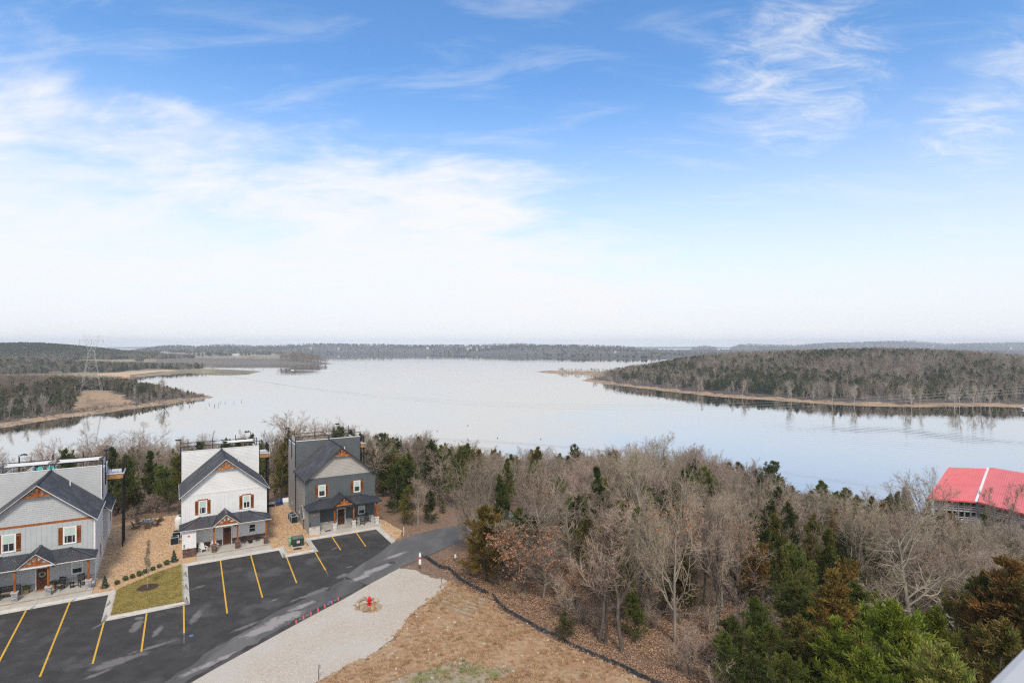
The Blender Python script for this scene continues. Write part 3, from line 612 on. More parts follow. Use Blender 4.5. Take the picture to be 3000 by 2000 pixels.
# ------------------------------------------------------------------ houses
def uvmesh(mb, name, m, su=1, axes=None):
    """mesh with a UV from two axes (for courses)"""
    me = mb.mesh(name, m); uv = me.uv_layers.new(name='UVMap')
    for p in me.polygons:
        n = p.normal; up = Vector((0, 0, 1)); a = up.cross(n)
        a = a.normalized() if a.length > .05 else Vector((1, 0, 0)); b = n.cross(a)
        for li in p.loop_indices:
            c = me.vertices[me.loops[li].vertex_index].co; uv.data[li].uv = (c.dot(a)*su, c.dot(b)*su)
    return me
LAPS = {}
def lap_boards(parent, m, u0, u1, z0, z1, v, exp=.18, name='siding_board', tri=None):
    """horizontal lap boards on a face looking to -v; each its own piece, tilted so that the lower edge stands proud"""
    if m.name not in LAPS:
        LAPS[m.name] = MB().add([(0, -.023, 0), (1, -.023, 0), (1, -.008, 1), (0, -.008, 1), (0, 0, 0), (1, 0, 0)], [(0, 1, 2, 3), (0, 4, 5, 1), (0, 3, 4), (1, 5, 2)]).mesh('siding_board', m)
    z = z0
    while z < z1-.02:
        h = min(exp, z1-z); a, b = u0, u1
        if tri: a, b = tri(z+h*.5); 
        if b-a > .1: obj(name, LAPS[m.name], None, parent, (a, v, z), None, (b-a, 1, h))
        z += exp
BAT = {}
def battens(parent, m, u0, u1, z0, z1, v, gap=.405):
    if m.name not in BAT: BAT[m.name] = B(-.03, -.024, 0, .03, .002, 1).mesh('batten', m)
    u = u0+gap/2
    while u < u1: obj('batten', BAT[m.name], None, parent, (u, v, z0), None, (1, 1, z1-z0)); u += gap
def veneer(mb, p0, du, L, z0, z1, nrm, r, hmin=.09, hmax=.16, th=.05):
    """ledgestones on a face: from p0 along du for L, between z0 and z1, standing out along nrm"""
    p0, du, nrm = Vector(p0), Vector(du), Vector(nrm); z = z0
    while z < z1-.01:
        h = min(r.uniform(hmin, hmax), z1-z); h = z1-z if z1-z-h < .05 else h; x = -r.uniform(0, .1)
        while x < L:
            w = r.uniform(.18, .5); a, b = max(0, x+.006), min(L, x+w-.006); x += w
            if b-a < .02: continue
            t = th*r.uniform(.55, 1.25); q = p0+du*a; 
            A = [q+Vector((0, 0, z+.006)), p0+du*b+Vector((0, 0, z+.006)), p0+du*b+Vector((0, 0, z+h-.006)), q+Vector((0, 0, z+h-.006))]
            C = [c+nrm*t for c in A]
            mb.add(A+C, [(4, 5, 6, 7), (0, 1, 5, 4), (1, 2, 6, 5), (2, 3, 7, 6), (3, 0, 4, 7)])
        z += h
def shakes(mb, u0, u1, z0, z1, v, r, tri):
    z = z0
    while z < z1:
        h = .19; a, b = tri(z+.05); x = a
        while x < b-.02:
            w = min(r.uniform(.12, .26), b-x); o_ = r.uniform(0, .012); d = r.uniform(-.012, .012)
            mb.add([(x+.004, v-.026-o_, z+d), (x+w-.004, v-.026-o_, z+d), (x+w-.004, v-.006, z+h+.02), (x+.004, v-.006, z+h+.02), (x+.004, v, z+d), (x+w-.004, v, z+d)], [(0, 1, 2, 3), (0, 4, 5, 1), (0, 3, 4), (1, 5, 2)]); x += w
        z += h
def window(parent, u0, u1, z0, z1, v, m_trim=TRIM, w=.09, blind=.5, sign=-1, grid=False):
    """double-hung window on a face looking to -v"""
    f = MB(); f.box(u0-w, v-.05, z0-w, u0, v, z1+w).box(u1, v-.05, z0-w, u1+w, v, z1+w).box(u0, v-.05, z1, u1, v, z1+w).box(u0, v-.06, z0-w, u1, v, z0)
    wf = f.build('window', m_trim, parent)
    s = MB(); zm = (z0+z1)/2; t = .045
    for a, b, y in ((z0, zm+.02, v-.022), (zm-.02, z1, v-.036)):
        s.box(u0, y, a, u0+t, v+.0, b).box(u1-t, y, a, u1, v, b).box(u0+t, y, a, u1-t, v, a+t).box(u0+t, y, b-t, u1-t, v, b)
    s.build('sash', m_trim, wf)
    B(u0+t, v-.012, z0+t, u1-t, v-.004, zm-.03).build('pane', GLASS, wf)
    if blind: 
        B(u0+t, v-.024, zm+.03, u1-t, v-.008, z1-t).build('pane', GLASS, wf)
        B(u0+t, v-.029, zm+.03-(.0 if blind < .6 else .0), u1-t, v-.0245, z1-t).build('blind', BLIND, wf)
    else: B(u0+t, v-.026, zm+.03, u1-t, v-.008, z1-t).build('pane', GLASS, wf)
    return wf
def shutter(parent, u, z0, z1, v, w=.34):
    s = MB()
    root = B(u, v-.032, z0+.02, u+w, v-.03, z1-.02).build('shutter', CEDARW, parent)
    for za in (z0+.12, z1-.24): B(u, v-.05, za, u+w, v-.033, za+.12).build('batten', CEDARW, root)
    for k in range(3): B(u+k*w/3+.004, v-.032, z0, u+(k+1)*w/3-.004, v-.004, z1).build('plank', CEDARW, root)
def truss(parent, uc, zb, ha, v, hw, m, d=.13):
    t = B(uc-hw, v-d/2, zb, uc+hw, v+d/2, zb+.19).build('gable_truss', m, parent)
    MB().bar((uc, v, zb+.19), (uc, v, zb+ha), .2, d, (0, 1, 0)).build('king_post', m, t)
    for s in (-1, 1): MB().bar((uc+s*.12, v, zb+.21), (uc+s*ha*.62, v, zb+ha*.70), .15, d*.8, (0, 1, 0)).build('brace', m, t)
    return t
def lamp_wall(parent, u, v, z):
    l = MB().box(u-.07, v-.16, z, u+.07, v-.02, z+.24).build('wall_lantern', BLACK, parent); MB().bar((u, v, z+.27), (u, v-.09, z+.27), .03).bar((u, v-.09, z+.24), (u, v-.09, z+.30), .10, .10).build('bracket', BLACK, l)
def house(name, O, label, st):
    r = random.Random(st['seed']); W_ = 9.0; D_ = st.get('depth', 13.0)
    root = empty(name, (O[0], O[1], 0), ROT, label, 'house')
    ms, mf, mg, mp_, mt = st['side'], st['front'], st['gable'], st['parapet'], st['trim']
    zw = 6.42; SL = .84; APX = 10.28; uc = 4.5
    rz = lambda u: APX-SL*abs(u-uc)
    # bodies
    wall = B(0, 0, -.75, W_, D_, zw).build('wall', ms, root)
    gw = MB().prism([(0, .0, zw), (W_, .0, zw), (uc, .0, APX-.14)], (0, 7.0, 0)).build('gable_wall', mg, root)
    gt = lambda z: (uc-(APX-.10-z)/SL, uc+(APX-.10-z)/SL)
    if st['gable_style'] == 'shake':
        mb = MB(); shakes(mb, 0, W_, zw+.1, APX-.25, 0, r, lambda z: (max(.0, gt(z)[0]), min(W_, gt(z)[1]))); tag(mb.build('gable_shakes', mg, root), kind='stuff')
    else:
        lap_boards(gw, mg, 0, W_, zw+.1, APX-.35, 0, .185, tri=lambda z: (max(0, gt(z)[0]+.05), min(W_, gt(z)[1]-.05)))
    fb = B(-.02, -.045, zw-.12, W_+.02, .0, zw+.1).build('frieze_board', st['band'], root)
    # upper front: board and batten over a panel
    fp = B(0, -.02, 2.95, W_, .001, zw-.12).build('upper_front', mf, root); battens(fp, mf, .1, W_-.1, 3.0, zw-.12, -.02)
    for u in (0, W_): B(u-.07, -.034, 2.9, u+.07, .12, zw-.12).build('corner_board', st['corner'], root)
    # lower front: lap boards over a stone base
    lf = B(1.3, -.012, .6, W_, .001, 2.95).build('lower_front', mf, root); du0, du1 = st['door']
    for a, b in ((1.32, du0-.12), (du1+.12, W_-.08)): lap_boards(lf, mf, a, b, .64, 2.94, -.008, .185)
    mb = MB()
    for a, b in ((1.3, du0-.12), (du1+.12, W_)): veneer(mb, (a, -.004, 0), (1, 0, 0), b-a, 0.0, .6, (0, -1, 0), r); mb.box(a, -.085, .6, b, 0, .65)
    tag(mb.build('stone_base', st['stone'], root), kind='stuff')
    # closet that juts out under the left end of the porch
    bw = B(0, -2.05, -.6, 1.3, 0, 2.95).build('porch_closet', ms, root); lap_boards(bw, mf, .06, 1.24, .84, 2.9, -2.05, .185)
    for u in (0, 1.3): B(u-.05, -2.085, .8, u+.05, -1.98, 2.93).build('corner_board', st['corner'], root)
    mb = MB(); veneer(mb, (0, -2.05, 0), (1, 0, 0), 1.3, -.32, .8, (0, -1, 0), r); veneer(mb, (1.3, -2.05, 0), (0, 1, 0), 2.03, 0, .6, (1, 0, 0), r); mb.box(-.03, -2.13, .8, 1.33, -2.05, .84); tag(mb.build('stone_base', st['stone'], root), kind='stuff')
    MB().lathe([(.10, 0), (.115, .03), (.08, .06), (.03, .07)], 12).build('alarm_bell', REDP, bw, (.62, -2.06, 2.25)).rotation_euler = (math.pi/2, 0, 0)
    MB().lathe([(.05, 0), (.05, .12), (.065, .12), (.065, .17)], 10).build('fire_connection', REDP, bw, (.55, -2.08, .9)).rotation_euler = (math.pi/2, 0, 0)
    for z in (.98, 1.2): B(.1, -2.10, z, .22, -2.03, z+.13).build('vent', BLACK, bw)
    # windows, shutters, door
    for (a, b, z0, z1) in st['upwin']:
        window(root, a+.09, b-.09, z0+.09, z1-.09, -.022, TRIM)
        for u in (a-.37, b+.02): shutter(root, u, z0, z1, -.02)
        if st.get('header'): B(a-.06, -.07, z1, b+.06, -.02, z1+.14).build('window_header', CEDARW, root)
    a, b, z0, z1 = st['lowwin']; window(root, a+.08, b-.08, z0+.08, z1-.08, -.035, TRIM, .08, st.get('lowblind', 1))
    df = MB().box(du0-.11, -.05, 0, du0, 0, 2.15).box(du1, -.05, 0, du1+.11, 0, 2.15).box(du0, -.05, 2.05, du1, 0, 2.15).build('door_frame', TRIM, root)
    door = B(du0, -.028, .02, du1, .0, 2.05).build('door', DOORW, root); w = du1-du0
    if st['doorstyle'] == 'half':
        x0, x1, z0, z1 = du0+.17, du1-.17, 1.0, 1.86; B(x0, -.034, z0, x1, -.0285, z1).build('glass', GLASS, door)
        g = MB(); xs = [x0+(x1-x0)*k/2 for k in range(3)]; zs = [z0+(z1-z0)*k/st['rows'] for k in range(st['rows']+1)]
        for x in xs: g.box(x-.018, -.045, z0, x+.018, -.034, z1)
        for z in zs: g.box(x0, -.044, z-.018, x1, -.0345, z+.018)
        g.build('glazing_bars', DOORW, door)
        B(du0+.17, -.038, .2, du1-.17, -.0285, .82).build('panel', DOORW, door)
    else:
        B(du0+.17, -.034, 1.5, du1-.17, -.0285, 1.88).build('glass', GLASS, door)
        for k in range(3): B(du0+.14+k*.2, -.036, .18, du0+.30+k*.2, -.0285, 1.32).build('panel', DOORW, door)
        B(du0+.1, -.045, 1.40, du1-.1, -.0285, 1.46).build('shelf', DOORW, door)
    MB().bar((du1-.08, -.03, 1.0), (du1-.08, -.09, 1.0), .05).bar((du1-.08, -.09, 1.0), (du1-.18, -.09, 1.0), .03).build('handle', BRASS, door); MB().bar((du1-.08, -.03, 1.16), (du1-.08, -.06, 1.16), .055).build('deadbolt', BRASS, door)
    lamp_wall(root, du1+.42, -.03, 2.05)
    # porch: pillars of stone with wood posts, beam, hipped metal roof with a gablet
    for u in (2.92, 5.38, 8.48):
        pl = B(u+.03, -2.27, -.15, u+.44, -1.86, .78).build('pillar', st['stone'], root); mb = MB()
        for p0, dv, n_ in (((u+.03, -2.27, 0), (1, 0, 0), (0, -1, 0)), ((u+.44, -2.27, 0), (0, 1, 0), (1, 0, 0)), ((u+.03, -1.86, 0), (0, -1, 0), (-1, 0, 0)), ((u+.44, -1.86, 0), (-1, 0, 0), (0, 1, 0))): veneer(mb, p0, dv, .41, -.05, .78, n_, r, th=.04)
        tag(mb.build('stone_facing', st['stone'], pl), kind='stuff')
        B(u-.04, -2.34, .78, u+.51, -1.79, .87).build('cap_stone', st['cap'], pl)
        B(u+.15, -2.15, .87, u+.32, -1.98, 2.93).build('porch_post', CEDARW, root)
    E = -2.42; zl, zr, u0, u1 = 3.08, 3.70, -.3, 9.3; h0, h1 = 1.82, 7.0 if st.get('hip', 1) else 7.0
    B(1.3, -2.2, 2.83, 9.1, -1.93, 3.0).build('porch_beam', mt, root)
    B(u0+.05, E+.05, 2.98, u1-.05, .0, 3.03).build('porch_soffit', st['soffit'], root)
    fs = MB().box(u0, E, 2.93, u1, E+.03, zl+.01).box(u0, E+.03, 2.93, u0+.03, 0, zl+.01).box(u1-.03, E+.03, 2.93, u1, 0, zl+.01); fs.build('porch_fascia', mt, root)
    P = [(u0-.04, E-.04, zl), (u1+.04, E-.04, zl), (h1, -.005, zr), (h0, -.005, zr), (u0-.04, -.005, zl), (u1+.04, -.005, zl)]
    pr = MB().add(P+[(x, y, z-.05) for x, y, z in P], [(0, 1, 2, 3), (0, 3, 4), (1, 5, 2), (0, 6, 7, 1), (1, 7, 11, 5), (4, 10, 6, 0), (7, 6, 9, 8), (6, 10, 9), (7, 8, 11)]).build('porch_roof', METALR, root)
    def roof_z(u, v):                                   # height of the porch roof
        k = (zr-zl)/(-E); z = zl+k*(v-E)
        if u < h0: z = min(z, zl+(u-u0)*(zr-zl)/(h0-u0))
        if u > h1: z = min(z, zl+(u1-u)*(zr-zl)/(u1-h1))
        return z
    ribs = MB(); u = u0+.12
    while u < u1-.05:
        vt = 0 if h0 <= u <= h1 else (E*(1-(u-u0)/(h0-u0)) if u < h0 else E*(1-(u1-u)/(u1-h1)))
        if vt-E > .15: ribs.bar((u, E-.03, zl+.012), (u, vt-.02, roof_z(u, vt-.02)+.012), .035, .03)
        u += .23
    for (a, b, sgn) in ((u0, h0, 1), (u1, h1, -1)):
        v = -.2
        while v > E+.15:
            t = (v-E)/(-E); ue = a+(b-a)*t; ribs.bar((a-sgn*.03, v, zl+.012), (ue-sgn*.02, v, zl+(zr-zl)*t+.012), .035, .03); v -= .23
    tag(ribs.build('roof_rib', METALR, pr), kind='stuff')
    for a, b in (((u0-.03, E-.03, zl+.03), (h0, -.01, zr+.03)), ((u1+.03, E-.03, zl+.03), (h1, -.01, zr+.03))): MB().bar(a, b, .2, .035).build('hip_cap', METALR, pr)
    gu = st['gablet']; ga = 4.36; gl, gr = gu-1.42, gu+1.42; sl = (ga-3.16)/1.42
    mb = MB(); 
    for s in (-1, 1):
        q = [(gu, E-.28, ga), (gu+s*1.52, E-.28, ga-1.52*sl), (gu+s*1.52, -.01, ga-1.52*sl), (gu, -.01, ga)]
        mb.add(q+[(x, y, z-.045) for x, y, z in q], [(0, 1, 2, 3), (4, 7, 6, 5), (0, 4, 5, 1), (1, 5, 6, 2), (3, 2, 6, 7)])
    gb = mb.build('gablet_roof', METALR, root); ribs = MB()
    for s in (-1, 1):
        v = E-.2
        while v < -.1: ribs.bar((gu+s*.05, v, ga-.05*sl+.012), (gu+s*1.5, v, ga-1.5*sl+.012), .035, .03); v += .23
    tag(ribs.build('roof_rib', METALR, gb), kind='stuff'); B(gu-.1, E-.29, ga-.02, gu+.1, -.01, ga+.025).build('ridge_cap', METALR, gb)
    gf = MB().prism([(gl, E-.05, 3.12), (gr, E-.05, 3.12), (gu, E-.05, ga-.1)], (0, .06, 0)).build('gablet_face', st['gabletface'], root)
    for s in (-1, 1): MB().bar((gu+s*1.50, E-.25, ga-1.5*sl-.11), (gu, E-.25, ga-.11), .03, .17, (0, 1, 0)).build('fascia_board', mt, gb)
    B(gl-.05, E-.12, 2.92, gr+.05, E-.02, 3.14).build('fascia_board', mt, gb)
    truss(gb, gu, 3.16, .86, E-.14, 1.08, CEDARW if not st.get('amber') else TRUSSW)
    # main gable roof
    y0, y1 = -.48, 6.99; e = 4.5+.30; rf = MB()
    for s in (-1, 1):
        q = [(uc, y0, APX+.08), (uc+s*e, y0, rz(uc+e)+.08), (uc+s*e, y1, rz(uc+e)+.08), (uc, y1, APX+.08)]
        if s < 0: q = q[::-1]
        rf.add(q+[(x, y, z-.16) for x, y, z in q], [(0, 1, 2, 3), (4, 7, 6, 5), (0, 4, 5, 1), (1, 5, 6, 2), (2, 6, 7, 3), (3, 7, 4, 0)])
    roof = obj('roof', uvmesh(rf, 'roof', SHING), None, root)
    MB().bar((uc, y0, APX+.09), (uc, y1, APX+.09), .22, .05).build('ridge_cap', SHING, roof)
    for s in (-1, 1):
        MB().bar((uc+s*(e+.01), y0-.015, rz(uc+e)-.03), (uc, y0-.015, APX-.02), .035, .22, (0, 1, 0)).build('fascia_board', mt, roof)
        B(*(sorted((uc+s*e, uc+s*(e+.03)))[0], y0, rz(uc+e)-.12, sorted((uc+s*e, uc+s*(e+.03)))[1], y1+.3, rz(uc+e)+.07)).build('gutter', mt, roof)
    MB().tube([(6.35, 5.4, rz(6.35)), (6.35, 5.4, rz(6.35)+.62)], .06, 8).build('vent_pipe', TRIM, roof)
    MB().lathe([(.13, 0), (.11, .05), (.05, .06)], 10).build('roof_vent', SHING, roof, (uc+.05, y0+.5, APX+.1))
    truss(roof, uc, 9.14, .86, -.36, 1.12, TRUSSW if not st.get('darktruss') else TRIM_CEDAR)
    # upper block with its parapet and roof deck
    ub = B(0, 7.0, zw, W_, D_, 8.95).build('upper_block', ms, root)
    pw = B(0, 7.0, 8.95, W_, 7.15, 10.36).build('parapet', mp_, root)
    for u in (0, W_-.14): B(u, 7.151, 8.95, u+.14, D_, 9.80).build('side_parapet', ms, ub)
    B(.02, 6.985, 6.3, W_-.02, 7.001, 9.8).build('parapet_face', mp_, pw)
    lap_boards(pw, mp_, .08, W_-.08, 6.3, 10.32, 6.99, .18)
    for u in (0, W_): B(u-.06 if u else 0.0, 6.955, 6.3, u if u else .08, 7.0, 10.36).build('corner_board', st['corner'], pw) if u == 0 else B(u-.08, 6.955, 6.3, u, 7.0, 10.36).build('corner_board', st['corner'], pw)
    B(-.03, 6.94, 10.36, W_+.03, 7.19, 10.41).build('coping', st['coping'], pw)
    for u in (0, W_): B(u-.04 if u == 0 else u-.14, 7.2, 9.80, u+.14 if u == 0 else u+.04, D_, 9.86).build('coping', st['coping'], ub)
    B(.16, 7.16, 8.951, W_-.16, D_-.02, 9.0).build('roof_deck', DECK, ub)
    # black pipe frame and rail of the roof deck
    fr_ = MB(); zt = 11.02
    for u in (-.06, 9.06):
        for v in (7.03, 10.0): fr_.box(u-.045, v-.045, st.get('foot', 6.7) if v < 8 else 7.6, u+.045, v+.045, zt)
    fr_.box(4.455, 6.90, 10.3, 4.545, 6.99, zt)
    for v in (7.03, 10.0): fr_.box(-.06, v-.035, zt-.06, 9.06, v+.035, zt+.01)
    fm = fr_.build('deck_frame', BLACK, root)
    MB().bar((4.5, 7.03, zt), (4.5, 10, zt), .05).build('cross_bar', TRIM, fm)
    for u in ((-.06,) if st.get('panels') == 1 else (-.06, 9.06)):
        B(u-.01, 7.12, 10.28, u+.01, 9.92, zt-.08).build('privacy_panel', PANEL, fm)
    rl = MB(); zb, zh = 9.1, 9.98
    for u in (.8, 3.8, 6.65, 8.9): rl.box(u-.045, D_-.14, 8.9, u+.045, D_-.05, 11.15 if u < 8 else 11.3)
    for z in (zb, zh): rl.box(.1, D_-.12, z-.02, W_-.1, D_-.08, z+.02)
    for u in (.06, W_-.06):
        for z in (zh,): rl.box(u-.02, 10.05, z-.02, u+.02, D_-.1, z+.02)
    rr_ = rl.build('roof_railing', BLACK, root); bl = MB(); u = .15
    while u < W_-.1: bl.box(u-.009, D_-.109, zb, u+.009, D_-.091, zh); u += .13
    v = 10.1
    while v < D_-.15:
        for u in (.06, W_-.06): bl.box(u-.009, v-.009, 9.86, u+.009, v+.009, zh)
        v += .13
    tag(bl.build('baluster', BLACK, rr_), kind='stuff')
    # floodlights on the frame
    for (u, v, z, s) in st['lights']:
        fl = MB().tube([(u, v, 8.9), (u, v, z)], .04, 6).bar((u, v, z), (u+s*.45, v, z-.02), .04).build('floodlight', BLACK, root)
        for k in (-1, 1): B(-.16, -.11, -.035, .16, .11, .035).build('lamp_head', BLACK, fl, (u+s*.45+k*.16, v-.05, z+.03)).rotation_euler = (.5, k*.3*s, k*.5)
    # stair landing on the right, up on tall black posts
    ld = B(9.1, 10.55, 8.40, 10.78, 13.3, 8.62).build('stair_landing', PINE, root)
    B(9.1, 10.45, 8.62, 10.85, 13.4, 8.70).build('landing_deck', WHITE, ld)
    for k in range(4): B(9.14+k*.42, 10.6, 8.12, 9.2+k*.42, 13.25, 8.40).build('joist', PINE, ld)
    B(9.1, 10.56, 8.05, 10.7, 10.62, 8.40).build('joist', PINE, ld); B(9.1, 11.9, 7.8, 10.7, 11.98, 8.12).build('joist', PINE, ld)
    for (u, v) in ((10.66, 10.7), (10.68, 12.2), (10.7, 13.2)): B(u-.07, v-.07, -.7, u+.07, v+.07, 9.85).build('landing_post', BLACK, ld)
    lr = MB()
    for z in (8.8, 9.75): lr.box(9.15, 10.58, z-.02, 10.66, 10.62, z+.02).box(10.70, 10.7, z-.02, 10.74, 13.2, z+.02)
    u = 9.25
    while u < 10.6: lr.box(u-.009, 10.591, 8.8, u+.009, 10.609, 9.75); u += .13
    v = 10.9
    while v < 13.1: lr.box(10.711, v-.009, 8.8, 10.729, v+.009, 9.75); v += .13
    lr.build('landing_railing', BLACK, ld)
    # side bay
    if st.get('bay'):
        bay = B(W_, 7.5, 2.0, 9.5, D_-.3, 5.35).build('side_bay', ms, root); lap_boards(bay, mf, W_+.02, 9.48, 2.02, 5.2, 7.5, .18)
        q = [(W_-.02, 7.15, 6.05), (9.86, 7.15, 5.22), (9.86, D_, 5.22), (W_-.02, D_, 6.05)]
        mb = MB().add(q+[(x, y, z-.13) for x, y, z in q], [(0, 1, 2, 3), (4, 7, 6, 5), (0, 4, 5, 1), (1, 5, 6, 2), (2, 6, 7, 3), (3, 7, 4, 0)])
        br = obj('bay_roof', uvmesh(mb, 'bay_roof', SHING), None, root); MB().bar((W_, 7.13, 5.93), (9.88, 7.13, 5.09), .03, .18, (0, 1, 0)).bar((9.875, 7.15, 5.12), (9.875, D_, 5.12), .03, .16).build('fascia_board', mt, br)
        for z0, z1, v0 in ((3.3, 4.6, 9.4),):
            wn = MB().box(9.5, v0-.08, z0-.08, 9.53, v0+.9, z1+.08).build('window', TRIM, root); B(9.53, v0, z0, 9.54, v0+.82, z1).build('pane', GLASS, wn)
        wn = MB().box(9.0, 4.4, .9, 9.03, 5.3, 2.3).build('window', TRIM, root); B(9.03, 4.48, .98, 9.04, 5.22, 2.22).build('pane', GLASS, wn)
    else:
        wn = MB().box(-.03, 1.9, .8, 0, 2.9, 2.5).build('window', TRIM, root)
        for k in range(2):
            for j in range(2): B(-.04, 1.98+k*.44, .88+j*.8, -.03, 2.38+k*.44, 1.62+j*.8).build('pane', GLASS, wn)
        mbx = B(-.22, .75, 1.2, 0, 1.15, 2.0).build('meter_box', HVACT, root); MB().lathe([(.09, 0), (.09, .1), (.06, .13)], 10).build('meter_dial', GLASS, mbx, (-.22, .95, 1.6)).rotation_euler = (0, -math.pi/2, 0)
        MB().tube([(-.12, .95, -.5), (-.12, .95, 1.2)], .04, 6).build('conduit', DKGREY, root)
        for v in (4.2, 9.6): MB().box(-.1, v, 1.0, 0, v+.22, 1.4).build('service_box', HVACT, root)
    for u, v in ((W_+.05, .25),) + (((W_+.05, 6.7),) if st.get('bay') else ()):
        MB().tube([(u, v, 6.1), (u, v, .05), (u+.22, v-.02, -.05)], .05, 6).build('downspout', mt, root)
    if not st.get('bay'): MB().tube([(-.06, 6.9, 6.2), (-.06, 6.9, -.2)], .06, 6).build('downspout', BLACK, root)
    return root
TRIM_CEDAR = CEDARW
WSTONE = pm('grey_cap_stone', (.46, .455, .45), (.38, .375, .37), 5, .85, .3, 25)
BSTONE = pm('brown_cap_stone', (.21, .135, .11), (.16, .10, .085), 5, .85, .3, 25)
FASC3 = pm('charcoal_trim', (.05, .056, .064), (.042, .047, .054), 2, .5)
H1 = house('cabin_house', O1, 'blue-grey three-storey house with white trim, turquoise chairs on its roof deck', dict(seed=1, side=WHITE, front=BLUEG, gable=BLUEG, parapet=BLUEG, trim=TRIM, band=CEDARW, corner=TRIM, coping=TRIM, soffit=WHITE, gabletface=BLUEG,
    gable_style='shake', stone=STONEG, cap=WSTONE, door=(4.40, 5.28), doorstyle='half', rows=2, upwin=[(1.80, 2.88, 4.06, 5.78), (6.46, 7.54, 4.06, 5.78)], lowwin=(7.1, 8.08, .94, 2.13), gablet=4.75, bay=True, darktruss=True,
    lights=[(.75, 12.9, 11.35, 1), (9.6, 10.8, 11.45, -1)]))
H2 = house('cabin_house', O2, 'all-white three-storey house with a brown stone base, between the blue-grey and charcoal houses', dict(seed=2, side=WHITE, front=WHITE, gable=WHITE, parapet=WHITE, trim=TRIM, band=WHITE, corner=TRIM, coping=TRIM, soffit=WHITE, gabletface=WHITE,
    gable_style='lap', stone=STONEB, cap=BSTONE, door=(4.22, 5.09), doorstyle='craft', upwin=[(1.66, 2.54, 3.98, 5.62), (6.35, 7.23, 3.98, 5.62)], lowwin=(6.98, 7.84, .96, 2.05), gablet=4.4, bay=True, header=True, lowblind=0, panels=1,
    lights=[(-.1, 10.6, 11.35, -.6), (8.6, 12.9, 11.5, -1)]))
H3 = house('cabin_house', O3, 'charcoal three-storey house with taupe gable and side wall, farthest down the road', dict(seed=3, side=TAUPE, front=SLATE, gable=TAUPE, parapet=SLATE, trim=FASC3, band=SLATE, corner=SLATE, coping=TRIM, soffit=FASC3, gabletface=SLATE,
    gable_style='shake', stone=STONEW, cap=STONEW, door=(4.03, 4.97), doorstyle='half', rows=4, upwin=[(1.54, 2.49, 4.0, 5.57), (6.15, 7.08, 4.0, 5.57)], lowwin=(6.77, 7.71, .94, 2.1), gablet=4.25, amber=True, panels=1,
    lights=[(-.1, 12.6, 11.5, -.3), (7.4, 12.9, 11.6, -.6)]))
# porch floors, walks
def slab_obj(name, O, u0, v0, u1, v1, z1, z0, m, kind=None, parent=None):
    o = B(u0, v0, z0, u1, v1, z1).build(name, m, None if parent is None else parent)
    o.location = (O[0], O[1], 0); o.rotation_euler = (0, 0, ROT)
    return tag(o, kind=kind) if kind else o
for (h, O, vf, walk) in ((H1, O1, -2.5, -3.58), (H2, O2, -2.5, -3.98), (H3, O3, -2.92, None)):
    us = [1.36, 3.9, 6.5, 9.1]
    fl = empty('porch_floor', (O[0], O[1], 0), ROT); tag(fl, kind='structure')
    for a, b in zip(us[:-1], us[1:]): B(a+.006, vf, -.5, b-.006, -.003, 0.0).build('concrete_slab', CONC, fl)
    if walk:
        B(1.36, vf-.012, -.3, 9.1, vf-.002, -.004).build('stained_edge', STAIN, fl)
        wk = empty('walk', (O[0], O[1], 0), ROT); tag(wk, kind='structure'); us = [-3.0, -.6] if h is H1 else []
        us = us+[1.36, 3.0, 4.95, 6.9, 9.12]
        for a, b in zip(us[:-1], us[1:]): B(a+.008, walk, -.6, b-.008, vf-.016, -.108).build('concrete_slab', CONC, wk)
fl_ext = None

# ------------------------------------------------------------------ furniture
def place(o, O, u, v, z=0.0, rz=0.0):
    x, y = fr(u, v, O); o.location = (x, y, z); o.rotation_euler = (0, 0, ROT+rz); return o
def adirondack(m, label, group=None, cat='chair', cushion=None, square=False):
    """fan-backed garden chair facing local -y"""
    r = empty('adirondack_chair', label=label, cat=cat, group=group)
    for k in range(5):
        t = k-2; top = (1.02 if square else 1.02-.045*t*t)
        MB().bar((t*.105, .20, .28), (t*.125, .52, top), .096, .022, (0, 1, 0)).build('back_slat', m, r)
    for k in range(4): MB().bar((-.27, -.30+k*.145, .37-k*.035), (.27, -.30+k*.145, .37-k*.035), .13, .022).build('seat_slat', m, r)
    for s in (-1, 1):
        MB().bar((s*.34, -.42, .56), (s*.34, .36, .54), .14, .025).build('arm', m, r)
        MB().bar((s*.30, -.36, 0), (s*.30, -.36, .55), .03, .10).build('leg', m, r)
        MB().bar((s*.27, -.38, .34), (s*.27, .62, .02), .03, .13).build('rear_rail', m, r)
        MB().bar((s*.33, .34, .15), (s*.33, .34, .54), .03, .06).build('leg', m, r)
    MB().bar((-.30, .33, .50), (.30, .33, .50), .05, .03).bar((-.28, .24, .30), (.28, .24, .30), .05, .03).build('back_rail', m, r)
    if cushion: B(-.25, -.32, .385, .25, .18, .43).build('cushion', cushion, r)
    return r
